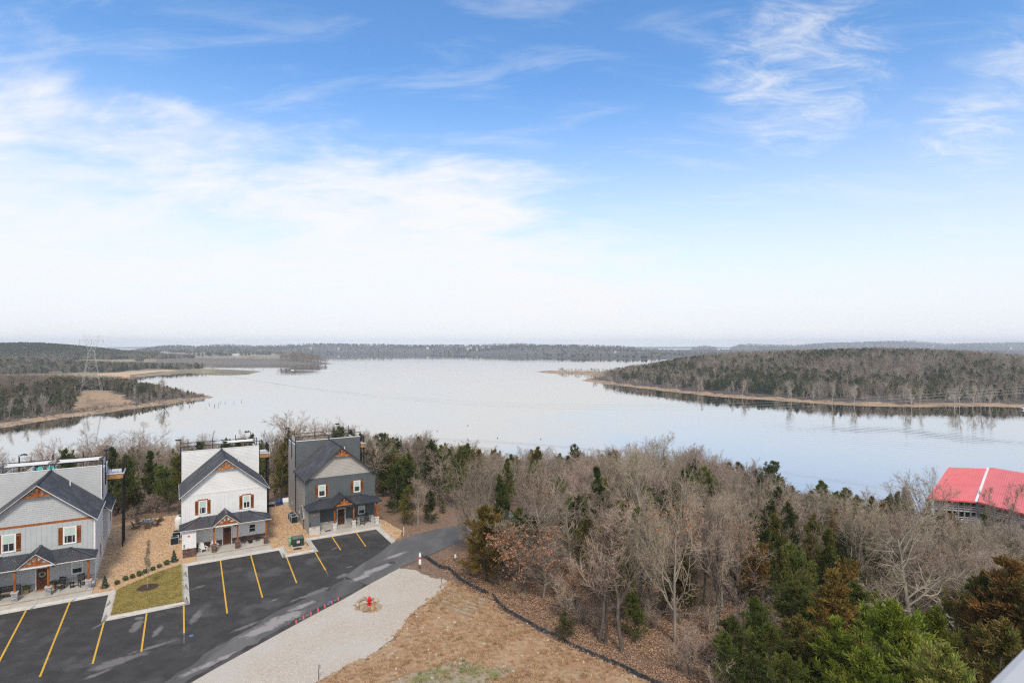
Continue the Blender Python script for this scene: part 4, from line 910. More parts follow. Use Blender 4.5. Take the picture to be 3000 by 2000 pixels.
def rocker(m, label, group=None, pad=None):
    r = empty('rocking_chair', label=label, cat='rocking chair', group=group)
    for k in range(6): MB().bar((-.2+k*.08, .22, .48), (-.2+k*.08, .36, 1.02), .045, .018, (0, 1, 0)).build('back_slat', m, r)
    MB().bar((-.28, .375, 1.05), (.28, .375, 1.05), .03, .10).build('top_rail', m, r)
    MB().bar((-.26, .22, .46), (.26, .22, .46), .04, .05).build('back_rail', m, r)
    B(-.28, -.28, .41, .28, .24, .44).build('seat', m, r)
    if pad: B(-.24, -.26, .44, .24, .2, .475).build('seat_pad', pad, r)
    for s in (-1, 1):
        MB().bar((s*.28, .2, .03), (s*.28, .39, 1.1), .045, .045, (0, 1, 0)).build('leg', m, r)
        MB().bar((s*.29, -.26, .03), (s*.29, -.26, .66), .045, .045, (0, 1, 0)).build('leg', m, r)
        MB().bar((s*.30, -.34, .67), (s*.30, .28, .64), .08, .03).build('arm', m, r)
        MB().tube([(s*.29, -.46, .09), (s*.29, -.2, .035), (s*.29, .1, .025), (s*.29, .4, .07), (s*.29, .58, .13)], .025, 5).build('rocker_runner', m, r)
    MB().bar((-.28, -.26, .22), (.28, -.26, .22), .03).bar((-.28, .22, .22), (.28, .22, .22), .03).build('stretcher', m, r)
    return r
def side_table(m, label):
    r = empty('side_table', label=label, cat='side table'); MB().lathe([(.25, .47), (.26, .485), (.26, .5)], 8).build('table_top', m, r)
    for a in range(4): MB().bar((.17*math.cos(a*math.pi/2+.8), .17*math.sin(a*math.pi/2+.8), 0), (.19*math.cos(a*math.pi/2+.8), .19*math.sin(a*math.pi/2+.8), .47), .04).build('leg', m, r)
    MB().lathe([(.16, .16), (.16, .19)], 8).build('shelf', m, r); return r
def potted(label, rb=.17, rt=.22, h=.42, tall=False, cone=False, pm_=BASKET):
    r = empty('planter', label=label, cat='planter'); MB().lathe([(rb, 0), (rt, h), (rt-.03, h), (rt-.04, h-.05)], 14).build('basket', pm_, r)
    rnd = random.Random(int(h*1000)+len(label)); mb = MB()
    for k in range(260):
        if cone: z = rnd.random(); rad = .26*(1-z)*math.sqrt(rnd.random())+.02; c = (0, 0, h+z*.75)
        else: z = 0; rad = 0; c = (0, 0, h+.12)
        th, ph = rnd.uniform(0, 6.283), math.acos(rnd.uniform(-.6, 1))
        if not cone: rad = .26; p = Vector((rad*math.sin(ph)*math.cos(th), rad*math.sin(ph)*math.sin(th), .22*math.cos(ph)))+Vector(c)
        else: p = Vector((rad*math.cos(th), rad*math.sin(th), 0))+Vector(c)
        d = Vector((rnd.uniform(-1, 1), rnd.uniform(-1, 1), rnd.uniform(.1, 1))).normalized()*.07; e = d.cross(Vector((rnd.uniform(-1, 1), rnd.uniform(-1, 1), 0.3))).normalized()*.03
        mb.add([p-d*.3, p+e, p+d, p-e], [(0, 1, 2, 3)])
    mb.build('foliage', SHRUBM, r); return r
SHRUBM = pm('boxwood_leaves', (.045, .085, .022), (.075, .115, .032), 5, .6, island=.4)
JUNIM = pm('blue_juniper', (.055, .095, .075), (.04, .075, .05), 5, .7, island=.35)
# porch of the blue-grey house
place(rocker(BLACKP, 'black rocking chair beside the door pillar on the blue-grey house porch', 'rocking chairs on the blue-grey house porch', BROWNC), O1, 6.35, -1.0, 0, -.5)
place(rocker(BLACKP, 'black rocking chair under the ground-floor window of the blue-grey house', 'rocking chairs on the blue-grey house porch', BROWNC), O1, 8.15, -1.05, 0, .45)
place(side_table(BLACKP, 'small black slatted table between two black rocking chairs'), O1, 7.3, -1.1)
place(potted('basket planter with a round green shrub left of the wreathed door'), O1, 3.72, -.55)
place(potted('basket planter with a round green shrub right of the wreathed door'), O1, 5.75, -.42, 0, 1)
place(potted('pale pot with a small cone-shaped evergreen at the left end of the porch', .15, .2, .32, cone=True, pm_=CONC), O1, 1.72, -1.35)
bn = empty('garden_bench', label='black bench with a lattice back on the blue-grey house porch', cat='bench'); place(bn, O1, 2.55, -.75)
B(-.72, -.26, .40, .72, .22, .44).build('seat', BLACKP, bn); B(-.68, -.25, .44, .68, .18, .48).build('seat_pad', BROWNC, bn)
mb = MB().bar((-.74, .27, .95), (.74, .27, .95), .04, .08).bar((-.74, .23, .52), (.74, .23, .52), .04, .06)
for k in range(4):
    a, b = -.7+k*.35, -.35+k*.35; mb.bar((a, .24, .55), (b, .265, .92), .03).bar((a, .265, .92), (b, .24, .55), .03)
mb.build('backrest', BLACKP, bn)
for s in (-1, 1):
    MB().bar((s*.73, -.25, 0), (s*.73, -.25, .66), .05).build('leg', BLACKP, bn); MB().bar((s*.73, .22, 0), (s*.73, .28, .98), .05).build('leg', BLACKP, bn); MB().bar((s*.73, -.3, .67), (s*.73, .26, .67), .07, .03).build('arm', BLACKP, bn)
wr = empty('wreath', label='pale flower wreath hanging on the brown door', cat='wreath'); place(wr, O1, 4.84, -.09, 1.48)
rnd = random.Random(5); mb = MB()
for k in range(150):
    t = rnd.uniform(0, 6.283); R = .22+rnd.uniform(-.06, .06); p = Vector((R*math.cos(t), rnd.uniform(-.06, .02), R*math.sin(t))); d = Vector((rnd.uniform(-1, 1), rnd.uniform(-.6, .2), rnd.uniform(-1, 1))).normalized()*.06; e = d.cross(Vector((0, 1, .2))).normalized()*.025
    mb.add([p-d, p+e, p+d, p-e], [(0, 1, 2, 3)])
mb.build('leaves', WREATHG, wr)
mt = empty('door_mat', label='orange-brown mat on the threshold of the wreathed door', cat='door mat'); place(mt, O1, 4.84, -.28)
B(-.46, -.17, 0.002, .46, .17, .022).build('mat', CEDARW, mt); B(-.42, -.13, .022, .42, .13, .026).build('mat_pile', PINE, mt)
# porch of the white house
place(adirondack(WHITEC, 'white adirondack chair nearer the closet wall on the white house porch', 'white chairs on the white house porch'), O2, 2.05, -1.35, 0, .35)
place(adirondack(WHITEC, 'white adirondack chair half behind a stone pillar on the white house porch', 'white chairs on the white house porch'), O2, 3.25, -1.0, 0, .15)
def wire_chair(label):
    r = empty('wire_chair', label=label, cat='chair', group='black wire chairs by the white house door'); m = BLACKP
    sh = MB(); 
    for k in range(9):
        a = math.radians(-100+k*25); sh.tube([(.27*math.sin(a), .27*math.cos(a)*.9, .42), (.31*math.sin(a), .31*math.cos(a)*.95, .62+.22*max(0, math.cos(a)))], .009, 4)
    sh.tube([(.31*math.sin(math.radians(-100+k*20)), .31*.95*math.cos(math.radians(-100+k*20)), .62+.22*max(0, math.cos(math.radians(-100+k*20)))) for k in range(11)], .016, 5)
    sh.build('backrest', m, r); MB().lathe([(.27, .40), (.28, .42), (.27, .44)], 12).build('seat', m, r)
    for a in range(4): MB().tube([(.2*math.cos(a*1.571+.785), .2*math.sin(a*1.571+.785), .41), (.27*math.cos(a*1.571+.785), .27*math.sin(a*1.571+.785), 0)], .013, 5).build('leg', m, r)
    return r
place(wire_chair('black wire chair just right of the middle pillar on the white house porch'), O2, 6.35, -.8, 0, -.4)
place(wire_chair('black wire chair beneath the small window of the white house'), O2, 7.9, -.75, 0, .4)
fp = empty('fire_bowl', label='low round black fire bowl between two black wire chairs', cat='fire bowl'); place(fp, O2, 7.1, -.95)
MB().lathe([(.14, .12), (.25, .2), (.3, .32), (.3, .34), (.26, .34), (.2, .24)], 14).build('bowl', BLACK, fp); MB().lathe([(.2, 0), (.16, .12)], 10).build('base', BLACK, fp)
# porch of the charcoal house
place(rocker(DKGREY, 'dark grey rocking chair between the middle pillar and the window of the charcoal house', 'rocking chairs on the charcoal house porch'), O3, 6.0, -.9, 0, -.6)
place(rocker(DKGREY, 'dark grey rocking chair turned with its back to the parking lot', 'rocking chairs on the charcoal house porch'), O3, 6.95, -1.55, 0, 2.7)
place(rocker(DKGREY, 'dark grey rocking chair at the right end of the charcoal house porch', 'rocking chairs on the charcoal house porch'), O3, 7.85, -.75, 0, .2)
mt = empty('door_mat', label='black mat lying by the left pillar on the charcoal house porch', cat='door mat'); place(mt, O3, 2.35, -1.85)
B(-.35, -.2, .002, .35, .2, .02).build('mat', BLACK, mt); B(-.3, -.15, .02, .3, .15, .024).build('mat_pile', BLACKP, mt)
# fire-pit circle behind the blue-grey house
def world_rot(o, x, y, z, rz): o.location = (x, y, z); o.rotation_euler = (0, 0, rz); return o
def px380(x, y): return at(380+x/13.067, 1490+y/13.067, -.15)
fx, fy = px380(715, 640)
ft = empty('fire_table', (fx, fy, -.15), 0, 'round fire pit with a blue-grey cover ringed by brown chairs', 'fire pit')
MB().lathe([(.48, 0), (.56, .5)], 16).build('base', STONEG, ft); MB().lathe([(.60, .42), (.62, .56), (.55, .60), (.1, .63)], 16).build('cover', pm('blue_grey_cover', (.18, .22, .30), (.14, .17, .24), 4, .7), ft)
for (x, y, lab) in ((240, 760, 'brown adirondack chair at the near left of the fire pit, side on'), (370, 600, 'brown adirondack chair at the far left of the fire pit'), (712, 500, 'brown adirondack chair behind the fire pit, facing the parking lot'),
                    (680, 760, 'brown adirondack chair in front of the fire pit, its back to the parking lot'), (1000, 660, 'brown adirondack chair at the near right of the fire pit'), (1120, 500, 'brown adirondack chair at the far right of the fire pit by the woods')):
    X, Y = px380(x, y); a = math.atan2(fy-Y, fx-X)+math.pi/2
    world_rot(adirondack(ADWOOD, lab, 'chairs round the fire pit', cushion=ADTAN, square=True), X, Y, -.15, a)
def px770(x, y): return at(770+x/14.253, 1440+y/14.253, -.15)
X, Y = px770(330, 600); sp = empty('fire_table', (X, Y, -.15), ROT, 'square grey fire table with a pale top beyond the white house', 'fire pit')
B(-.42, -.42, 0, .42, .42, .42).build('base', HVAC, sp); B(-.5, -.5, .42, .5, .5, .48).build('table_top', CONC, sp); B(-.2, -.1, .48, .2, .1, .50).build('burner', IRON, sp)
X, Y = px770(640, 560); world_rot(adirondack(BLUEC, 'blue adirondack chair nearer the square fire table', 'blue chairs by the square fire table'), X, Y, -.15, ROT-1.35)
X, Y = px770(700, 500); world_rot(adirondack(BLUEC, 'blue adirondack chair half hidden behind another blue one', 'blue chairs by the square fire table'), X, Y, -.15, ROT-1.5)
X, Y = px770(985, 565); ck = empty('cooler', (X, Y, -.15), ROT, 'pale storage box with its lid standing open at the back corner of the charcoal house', 'storage box')
MB().box(-.45, -.3, 0, .45, .3, .06).box(-.45, -.3, .06, -.4, .3, .42).box(.4, -.3, .06, .45, .3, .42).box(-.4, -.3, .06, .4, -.25, .42).box(-.4, .25, .06, .4, .3, .42).build('body', CONC, ck)
MB().bar((-.45, .30, .44), (-.45, .52, 1.0), .04).bar((.45, .30, .44), (.45, .52, 1.0), .04).add([(-.45, .3, .44), (.45, .3, .44), (.45, .54, 1.0), (-.45, .54, 1.0), (-.45, .34, .44), (.45, .34, .44), (.45, .58, 1.0), (-.45, .58, 1.0)], [(0, 1, 2, 3), (7, 6, 5, 4), (0, 4, 5, 1), (1, 5, 6, 2), (2, 6, 7, 3), (3, 7, 4, 0)]).build('lid', TRIM, ck)
# condensers
def condenser(label, X, Y, s=1.0):
    r = empty('air_conditioner', (X, Y, -.15), ROT, label, 'air conditioner', 'air conditioners beside the houses'); w = .43
    B(-.55, -.55, 0, .55, .55, .07).build('pad', CONC, r)
    B(-w+.02, -w+.02, .07, w-.02, w-.02, .86*s).build('coil', HVAC, r)
    g = MB(); z = .14
    while z < .84*s: g.box(-w, -w, z, w, -w+.015, z+.012).box(-w, -w, z, -w+.015, w, z+.012).box(w-.015, -w, z, w, w, z+.012).box(-w, w-.015, z, w, w, z+.012); z += .05
    tag(g.build('louvre', HVAC, r), kind='stuff')
    for a in (-1, 1):
        for b in (-1, 1): B(a*w-.025, b*w-.025, .07, a*w+.025, b*w+.025, .86*s).build('corner_post', HVACT, r)
    tp = MB().box(-w-.02, -w-.02, .86*s, w+.02, w+.02, .91*s).build('top_cover', HVACT, r)
    gr = MB()
    for k in range(4): R = .34-k*.085; gr.tube([(R*math.cos(t*.5236), R*math.sin(t*.5236), .93*s) for t in range(13)], .012, 4)
    gr.build('fan_grille', HVAC, r); MB().lathe([(.36, 0), (.36, .006)], 16).build('fan_opening', BLACK, r, (0, 0, .912*s))
    return r
condenser('dark air conditioner with a grey top beside the white house, nearer the parking lot', *px380(1720, 1345)); condenser('grey air conditioner behind the nearer one beside the white house', *px380(1790, 1130))
condenser('dark air conditioner beside the charcoal house, nearer the parking lot', *px770(1300, 1290), 1.05); condenser('dark air conditioner half hidden behind the nearer one beside the charcoal house', *px770(1215, 1170), 1.05)
X, Y = px380(1850, 745); tk = empty('propane_tank', (X, Y, -.15), 0, 'upright white gas tank against the left wall of the white house', 'gas tank')
MB().lathe([(.36, .08), (.40, .14), (.40, 1.2), (.36, 1.38), (.26, 1.5), (.1, 1.56)], 18).build('tank', WHITEC, tk, smooth=True); MB().lathe([(.42, 0), (.42, .08)], 18).build('foot_ring', CONC, tk); MB().lathe([(.12, 1.54), (.14, 1.7), (.13, 1.7)], 12).build('valve_hood', WHITEC, tk)
X, Y = px380(1940, 420); gl = empty('barbecue_grill', (X, Y, -.15), ROT+1.57, 'black barbecue grill with a hooded lid behind the white gas tank', 'grill')
MB().box(-.55, -.28, .78, .55, .28, .98).build('firebox', BLACK, gl); MB().prism([(-.5, -.28, .98), (-.5, .28, .98), (-.5, .22, 1.2), (-.5, 0, 1.28), (-.5, -.2, 1.22)], (1.0, 0, 0)).build('lid', DKGREY, gl)
B(-.5, -.25, .1, .5, .25, .72).build('cabinet', BLACK, gl); B(-.9, -.25, .9, -.56, .25, .93).build('side_shelf', HVACT, gl); MB().bar((-.3, -.33, 1.1), (.3, -.33, 1.1), .03).build('handle', BRASS, gl)
for a in (-1, 1): MB().lathe([(.09, -.03), (.09, .03)], 10).build('wheel', BLACK, gl, (a*.45, 0, .09)).rotation_euler = (0, math.pi/2, 0)
# utility boxes on the mulch point
def px820(x, y, z=-.15): return at(820+x/14.7, 1560+y/14.7, z)
X, Y = px820(735, 590); tb = empty('transformer_box', (X, Y+.25, -.15), ROT, 'dark green utility box with a white notice on the mulch point', 'utility box')
B(-.75, -.65, 0, .75, .65, .1).build('pad', CONC, tb); B(-.62, -.5, .1, .62, .5, .98).build('cabinet', GREENB, tb)
MB().prism([(-.66, -.54, .98), (.66, -.54, .98), (.66, .54, 1.03), (-.66, .54, 1.03)], (0, 0, .07)).build('lid', pm('pale_green_top', (.15, .18, .155), (.10, .125, .105), 4, .5), tb)  # lid coloured a paler, greyer green than the cabinet
B(-.008, -.512, .14, .008, -.5, .94).build('door_seam', BLACK, tb); lb = B(-.2, -.515, .5, .12, -.505, .78).build('warning_label', SIGNW, tb); B(-.16, -.518, .60, .02, -.5155, .68).build('label_print', BLACK, lb); B(-.16, -.518, .70, .08, -.5155, .74).build('label_print', REDP, lb)
B(.22, -.53, .45, .27, -.5, .6).build('latch', BLACK, tb)
X, Y = px820(437, 560); pd = empty('utility_pedestal', (X, Y, -.15), 0, 'pale green round utility post left of the dark green box', 'utility post'); MB().lathe([(.17, 0), (.17, .95)], 14).build('post', GREENL, pd, smooth=True); MB().lathe([(.185, .93), (.185, 1.0), (.14, 1.1), (.04, 1.13)], 14).build('cap', GREENL, pd, smooth=True)
X, Y = px820(760, 690); mh = empty('access_cover', (X, Y, -.15), ROT, 'dark oval ground cover set in the mulch in front of the green box', 'ground cover'); MB().lathe([(.52, 0), (.52, .03), (.46, .04)], 20).build('rim', IRON, mh); MB().lathe([(.45, .03), (.44, .05)], 20).build('lid', MULCHD, mh); mh.scale = (1, .7, 1)
# roof-deck furniture and shade sails of the blue-grey house
SV = 11.6
def deckpos(px, py): 
    a = (px-CX)/F; P = O1+SV*DV; Mx = np.array([[a, -UV[0]], [1, -UV[1]]]); t, s_ = np.linalg.solve(Mx, P); return s_
for i, (px, lab, rz) in enumerate(((114.5, 'turquoise adirondack chair in the middle of the roof deck, left of its twin', 0), (146, 'turquoise adirondack chair in the middle of the roof deck, right of its twin', 0), (178.5, 'turquoise adirondack chair at the right end of the roof deck, side on', 1.5))):
    place(adirondack(TURQ, lab, 'turquoise chairs on the roof deck'), O1, deckpos(px, 0), SV, 9.0, rz)
place(side_table(TURQ, 'turquoise round table at the left of the roof deck'), O1, deckpos(74, 0), SV-.3, 9.0)
sh = empty('roof_hatch', label='white wedge-shaped stair cover on the blue-grey house roof deck', cat='stair cover'); place(sh, O1, 2.0, 10.5, 9.0)
MB().prism([(-1.2, 0, 0), (.35, 0, 0), (.35, 0, 1.2)], (0, 1.0, 0)).build('housing', WHITE, sh); MB().add([(-1.25, -.04, .0), (.40, -.04, 1.24), (.40, 1.04, 1.24), (-1.25, 1.04, .0), (-1.25, -.04, .05), (.40, -.04, 1.29), (.40, 1.04, 1.29), (-1.25, 1.04, .05)], [(3, 2, 1, 0), (4, 5, 6, 7), (0, 1, 5, 4), (1, 2, 6, 5), (2, 3, 7, 6), (3, 0, 4, 7)]).build('lid', TRIM, sh)
def sail(O, u0, u1, v0, v1, z, label, sag=.12, pull=.10):
    n = 12; V = []; Q = []
    for i in range(n+1):
        for j in range(n+1):
            a, b = i/n, j/n; x = u0+(u1-u0)*a; y = v0+(v1-v0)*b
            cx, cy = (u0+u1)/2, (v0+v1)/2; ka = math.sin(math.pi*a); kb = math.sin(math.pi*b)
            x += (cx-x)*kb*pull*1.6*abs(2*a-1); y += (cy-y)*ka*pull*2.4*abs(2*b-1); V.append((x, y, z-sag*ka*kb-.05))
    for i in range(n):
        for j in range(n): k = i*(n+1)+j; Q.append((k, k+n+1, k+n+2, k+1))
    r = obj('shade_sail', npmesh('shade_sail', V, Q, [CLOTH], True), None, None, (O[0], O[1], 0), (0, 0, ROT)); return tag(r, label, 'shade sail', 'shade sails over the roof decks')
sail(O1, .25, 4.35, 7.15, 9.9, 11.0, 'pale shade sail over the left half of the blue-grey house roof deck'); sail(O1, 4.7, 8.9, 7.15, 9.9, 11.0, 'pale shade sail over the right half of the blue-grey house roof deck')
sail(O2, 4.8, 8.9, 7.2, 9.9, 11.0, 'pale shade sail over the right half of the white house roof deck', .18, .16)
# ------------------------------------------------------------------ small things outdoors
def px850(x, y, z=-.27): return at(850+x/9.046, 1730+y/9.046, z)
for k, (x, y0, y1) in enumerate([(160,765,860),(355,660,755),(548,560,650),(740,455,545),(918,360,450),(1103,258,345),(1275,168,252)]):
    a, b = Vector(px850(x-4, y0)), Vector(px850(x+4, y1)); d = (b-a).normalized(); n = Vector((-d.y, d.x))*.068
    sheet('red_bar', [tuple(a-n), tuple(b-n), tuple(b+n), tuple(a+n)], ZA+.012, ZA-.02, REDP, None, lot)
def letters(txt, x, y, size, rz, m, z, parent, name='lettering'):
    cu = bpy.data.curves.new('t', 'FONT'); cu.body = txt; cu.size = size; cu.align_x = 'CENTER'; cu.align_y = 'CENTER'; cu.resolution_u = 2
    t = bpy.data.objects.new('t', cu); me = bpy.data.meshes.new_from_object(t); bpy.data.objects.remove(t); me.name = name
    return obj(name, me, m, parent, (x, y, z), (0, 0, rz))
e0, e1 = Vector(px850(160, 860)), Vector(px850(1275, 252)); ang = math.atan2((e1-e0).y, (e1-e0).x)
for txt, x, y in (('FIRE', 265, 757), ('LANE', 460, 650), ('FIRE', 1020, 350), ('LANE', 1195, 250)): letters(txt, *px850(x, y), .17, ang, WPAINT, ZA+.016, lot)
for x, y in (px850(1062, 292), at(1758/3.137, 1500+1133/3.137, ZA)): MB().lathe([(.17, 0), (.17, .003)], 12).build('blue_paint_spot', BLUEP, lot, (x, y, ZA+.010))
X, Y = at(1148, 1647.5, ZA); m_ = empty('manhole_cover', (X, Y, ZA+.006), 0, 'round iron manhole cover set in the worn road', 'manhole cover'); MB().lathe([(.42, 0), (.42, .012), (.36, .014)], 20).build('ring', IRON, m_); MB().lathe([(.35, 0), (.35, .02)], 20).build('lid', pm('worn_iron', (.09, .085, .08), (.07, .066, .06), 5, .6), m_)
X, Y = at(855, 1584, ZA); 
# fire hydrant in its ring of stones
X, Y = at(1082, 1772, -.3); hd = empty('fire_hydrant', (X, Y, -.3), .3, 'red fire hydrant inside a ring of stones on the gravel', 'fire hydrant')
MB().lathe([(.19, 0), (.19, .06), (.13, .08), (.13, .5), (.17, .52), (.17, .57), (.13, .58)], 14).build('barrel', REDH, hd, smooth=False)
MB().lathe([(.15, .57), (.15, .62), (.12, .72), (.05, .79), (.04, .86)], 14).build('bonnet', REDH, hd)
for a, rr_ in ((0, .075), (math.pi, .075), (-math.pi/2, .1)): MB().bar((.1*math.cos(a), .1*math.sin(a), .42), (.25*math.cos(a), .25*math.sin(a), .42), rr_*1.6).build('nozzle_cap', REDH, hd)
def rock_mesh(name, seed, n=2):
    import bmesh
    bm = bmesh.new(); bmesh.ops.create_icosphere(bm, subdivisions=n, radius=1); r = random.Random(seed); ds = [(Vector((r.gauss(0, 1), r.gauss(0, 1), r.gauss(0, 1))).normalized(), r.uniform(.55, .9)) for _ in range(9)]
    for v in bm.verts:
        c = v.co.copy()
        for d, k in ds:
            q = c.dot(d)
            if q > k: c -= d*(q-k)*.9
        v.co = c*(1+r.uniform(-.03, .03))
    me = bpy.data.meshes.new(name); bm.to_mesh(me); bm.free(); me.materials.append(ROCK); return me
RM = [rock_mesh('fieldstone', s) for s in range(5)]
ORANGE = pm('ochre_fieldstone', (.55, .33, .12), (.36, .20, .08), 3, .9, .6, 8, coord='obj', bdist=.05)
for k, (x, y, w, h, lab) in enumerate([(1950, 215, .62, .34, 'wide pale fieldstone at the back of the hydrant ring'), (1835, 285, .48, .36, 'pale fieldstone at the back left of the hydrant ring'), (1785, 410, .55, .46, 'large grey-tan fieldstone at the left of the hydrant ring'),
        (1905, 460, .50, .42, 'brownish fieldstone between two paler ones at the front left of the hydrant ring'), (2003, 515, .56, .46, 'flat-faced grey fieldstone at the front of the hydrant ring'), (2195, 470, .62, .42, 'orange-tan fieldstone at the front right of the hydrant ring'),
        (2165, 225, .5, .3, 'pale fieldstone just behind the hydrant'), (2275, 265, .62, .34, 'dark-sided long fieldstone at the right of the hydrant ring'), (1700, 365, .26, .08, 'small flat grey stone lying outside the hydrant ring')]):
    X, Y = px850(x, y+25, -.3); o = obj('fieldstone', RM[k % 5] if k != 5 else RM[3].copy(), None, None, (X, Y, -.3+h*.32), (random.uniform(-.3, .3), random.uniform(-.3, .3), random.uniform(0, 6)), (w*.55, w*.46, h*.62)); tag(o, lab, 'stone', 'fieldstones ringed round the hydrant')
    if k == 5: o.data.materials.clear(); o.data.materials.append(ORANGE)
drng = random.Random(3)
X, Y = at(1082, 1778, -.3); sheet('bare_earth', [(X+1.35*math.cos(t*.349)*drng.uniform(.8, 1.15), Y+1.05*math.sin(t*.349)*drng.uniform(.8, 1.15)) for t in range(18)], -.292, -.4, pm('orange_earth', (.30, .185, .10), (.40, .33, .26), 2.2, .95, .8, 14))
# signs and stakes
def post(name, X, Y, z, h, m, label, cat, group=None, r=.02, lean=(0, 0)):
    e = empty(name, (X, Y, z), 0, label, cat, group); MB().box(-r, -r*.6, -.3, r, r*.6, h).build('post', m, e); e.rotation_euler = (lean[0], lean[1], 0); return e
X, Y = at(1230.5, 1671, -.3); sg = post('yard_sign', X, Y, gh(X, Y), 1.75, BLACK, 'white and red sign on a black stake where the silt fence meets the road', 'sign')
bd = B(-.12, -.035, 1.05, .12, -.02, 1.38).build('sign_board', SIGNW, sg); B(-.14, -.045, 1.28, .14, -.036, 1.45).build('red_band', SIGNR, bd); MB().prism([(-.11, -.04, 1.5), (.11, -.04, 1.5), (.11, -.04, 1.78), (.04, -.04, 2.0), (-.04, -.04, 2.0), (-.11, -.04, 1.8)], (0, .015, 0)).build('sign_board', SIGNW, sg); B(-.12, -.04, .72, .12, -.025, 1.04).build('sign_board', SIGNW, sg)
X, Y = at(1334, 1646, -.35); sg = post('yard_sign', X, Y, gh(X, Y), .75, STEEL, 'small plain white sign among the leaves above the silt fence', 'sign', r=.012); B(-.10, -.03, .48, .10, -.015, .86).build('sign_board', SIGNW, sg); B(-.05, -.034, .66, .05, -.031, .70).build('sign_print', STEEL, sg)
X, Y = at(1290.5, 1724, -.3); post('steel_stake', X, Y, gh(X, Y), 1.05, BLACK, 'black steel stake at the right tip of the gravel', 'stake', 'steel stakes by the gravel', lean=(0, .12))
X, Y = at(933.5, 1991, -.3); sg = post('steel_stake', X, Y, gh(X, Y)-.05, 1.2, BLACK, 'black steel stake with a small grey plate at the low edge of the gravel', 'stake', 'steel stakes by the gravel'); B(-.02, -.03, .92, .14, -.015, 1.2).build('plate', STEEL, sg)
X, Y = at(1183, 1562, -.3); post('marker_stake', X, Y, gh(X, Y), 1.15, TRIM, 'thin white marker stake where the mulch meets the woods past the charcoal house', 'stake', r=.035)
# black silt fence sagging along the bank, in two runs
SF1 = [(1236,1633),(1250,1635),(1265,1647),(1280,1657),(1295,1665),(1314,1668),(1330,1683),(1345,1699),(1360,1708),(1375,1716),(1400,1728),(1429,1742)]
SF2 = [(1441,1743),(1450,1757),(1461,1772),(1486,1791),(1510,1804),(1536,1818),(1574,1841),(1605,1855),(1636,1869),(1666,1887),(1697,1902),(1750,1925),(1785,1938),(1815,1950),(1861,1975),(1907,1998),(1950,2022)]
for pts, hs, lab in ((SF1, .34, 'black silt fence running from the road sign down to the gap'), (SF2, .24, 'black silt fence slumped along the bank below the gap')):
    e = empty('silt_fence', (0, 0, 0), 0, lab, 'silt fence', 'silt fence along the bank'); w = resample([at(px, py, -.32) for px, py in pts], len(pts)*5); V = []; Q = []; r = random.Random(9)
    for i, p in enumerate(w):
        d = w[min(i+1, len(w)-1)]-w[max(i-1, 0)]; n = np.array([-d[1], d[0]])/np.linalg.norm(d); h = hs*r.uniform(.55, 1.25); g = gh(*p)
        for t, o_ in ((0, -.12), (.12, -.05), (1, r.uniform(-.05, .16)), (.5, .22), (0.03, .30)): V.append((p[0]+n[0]*o_, p[1]+n[1]*o_, g+.03+h*t))
    for i in range(len(w)-1):
        for j in range(4): a = i*5+j; Q.append((a, a+5, a+6, a+1))
    obj('fabric', npmesh('fabric', V, Q, [SILT]), None, e)
    for i in range(4, len(w)-1, 9): MB().box(-.02, -.02, -.3, .02, .02, hs+.35).build('stake', ADWOOD, e, (w[i][0], w[i][1], gh(*w[i])))
# shrub row, sapling
def leafball(seed, n, shape, size, m, name='foliage'):
    r = np.random.default_rng(seed); P = shape(r, n); d = r.normal(size=(n, 3))+np.array([0, 0, .8])+P*np.array([1.5, 1.5, 0]); d /= np.linalg.norm(d, axis=1)[:, None]
    s = np.cross(d, r.normal(size=(n, 3))); s /= np.linalg.norm(s, axis=1)[:, None]; L_ = size*r.uniform(.6, 1.4, n)[:, None]
    V = np.stack([P-d*L_*.5, P+s*L_*.28, P+d*L_*.7, P-s*L_*.28], 1).reshape(-1, 3); return npmesh(name, V, np.arange(4*n).reshape(n, 4), [m])
def ball(r, n): p = r.normal(size=(n, 3)); p /= np.linalg.norm(p, axis=1)[:, None]; p *= (r.uniform(.1, 1, n)**.33)[:, None]; p *= 1+.18*np.sin(p[:, :1]*7)*np.cos(p[:, 1:2]*6); return p*np.array([.34, .34, .30])+np.array([0, 0, .33])
def cone(r, n): z = r.uniform(0, 1, n)**1.2; rad = .30*(1-z)**.75*np.sqrt(r.uniform(.2, 1, n))*(1+.25*np.sin(z*23)); t = r.uniform(0, 6.283, n); return np.stack([rad*np.cos(t), rad*np.sin(t), .08+z*1.0], 1)
boxm = [leafball(s, 620, ball, .085, SHRUBM) for s in (1, 2, 3)]; junm = [leafball(s, 800, cone, .10, JUNIM) for s in (4, 5)]
stm = MB().tube([(0, 0, -.1), (0, 0, .3)], [.025, .02], 5).mesh('stem', ADWOOD)
names = ['second from the green lawn corner by the pillared porch', 'third', 'fourth', 'fifth', 'sixth', 'seventh', 'eighth']
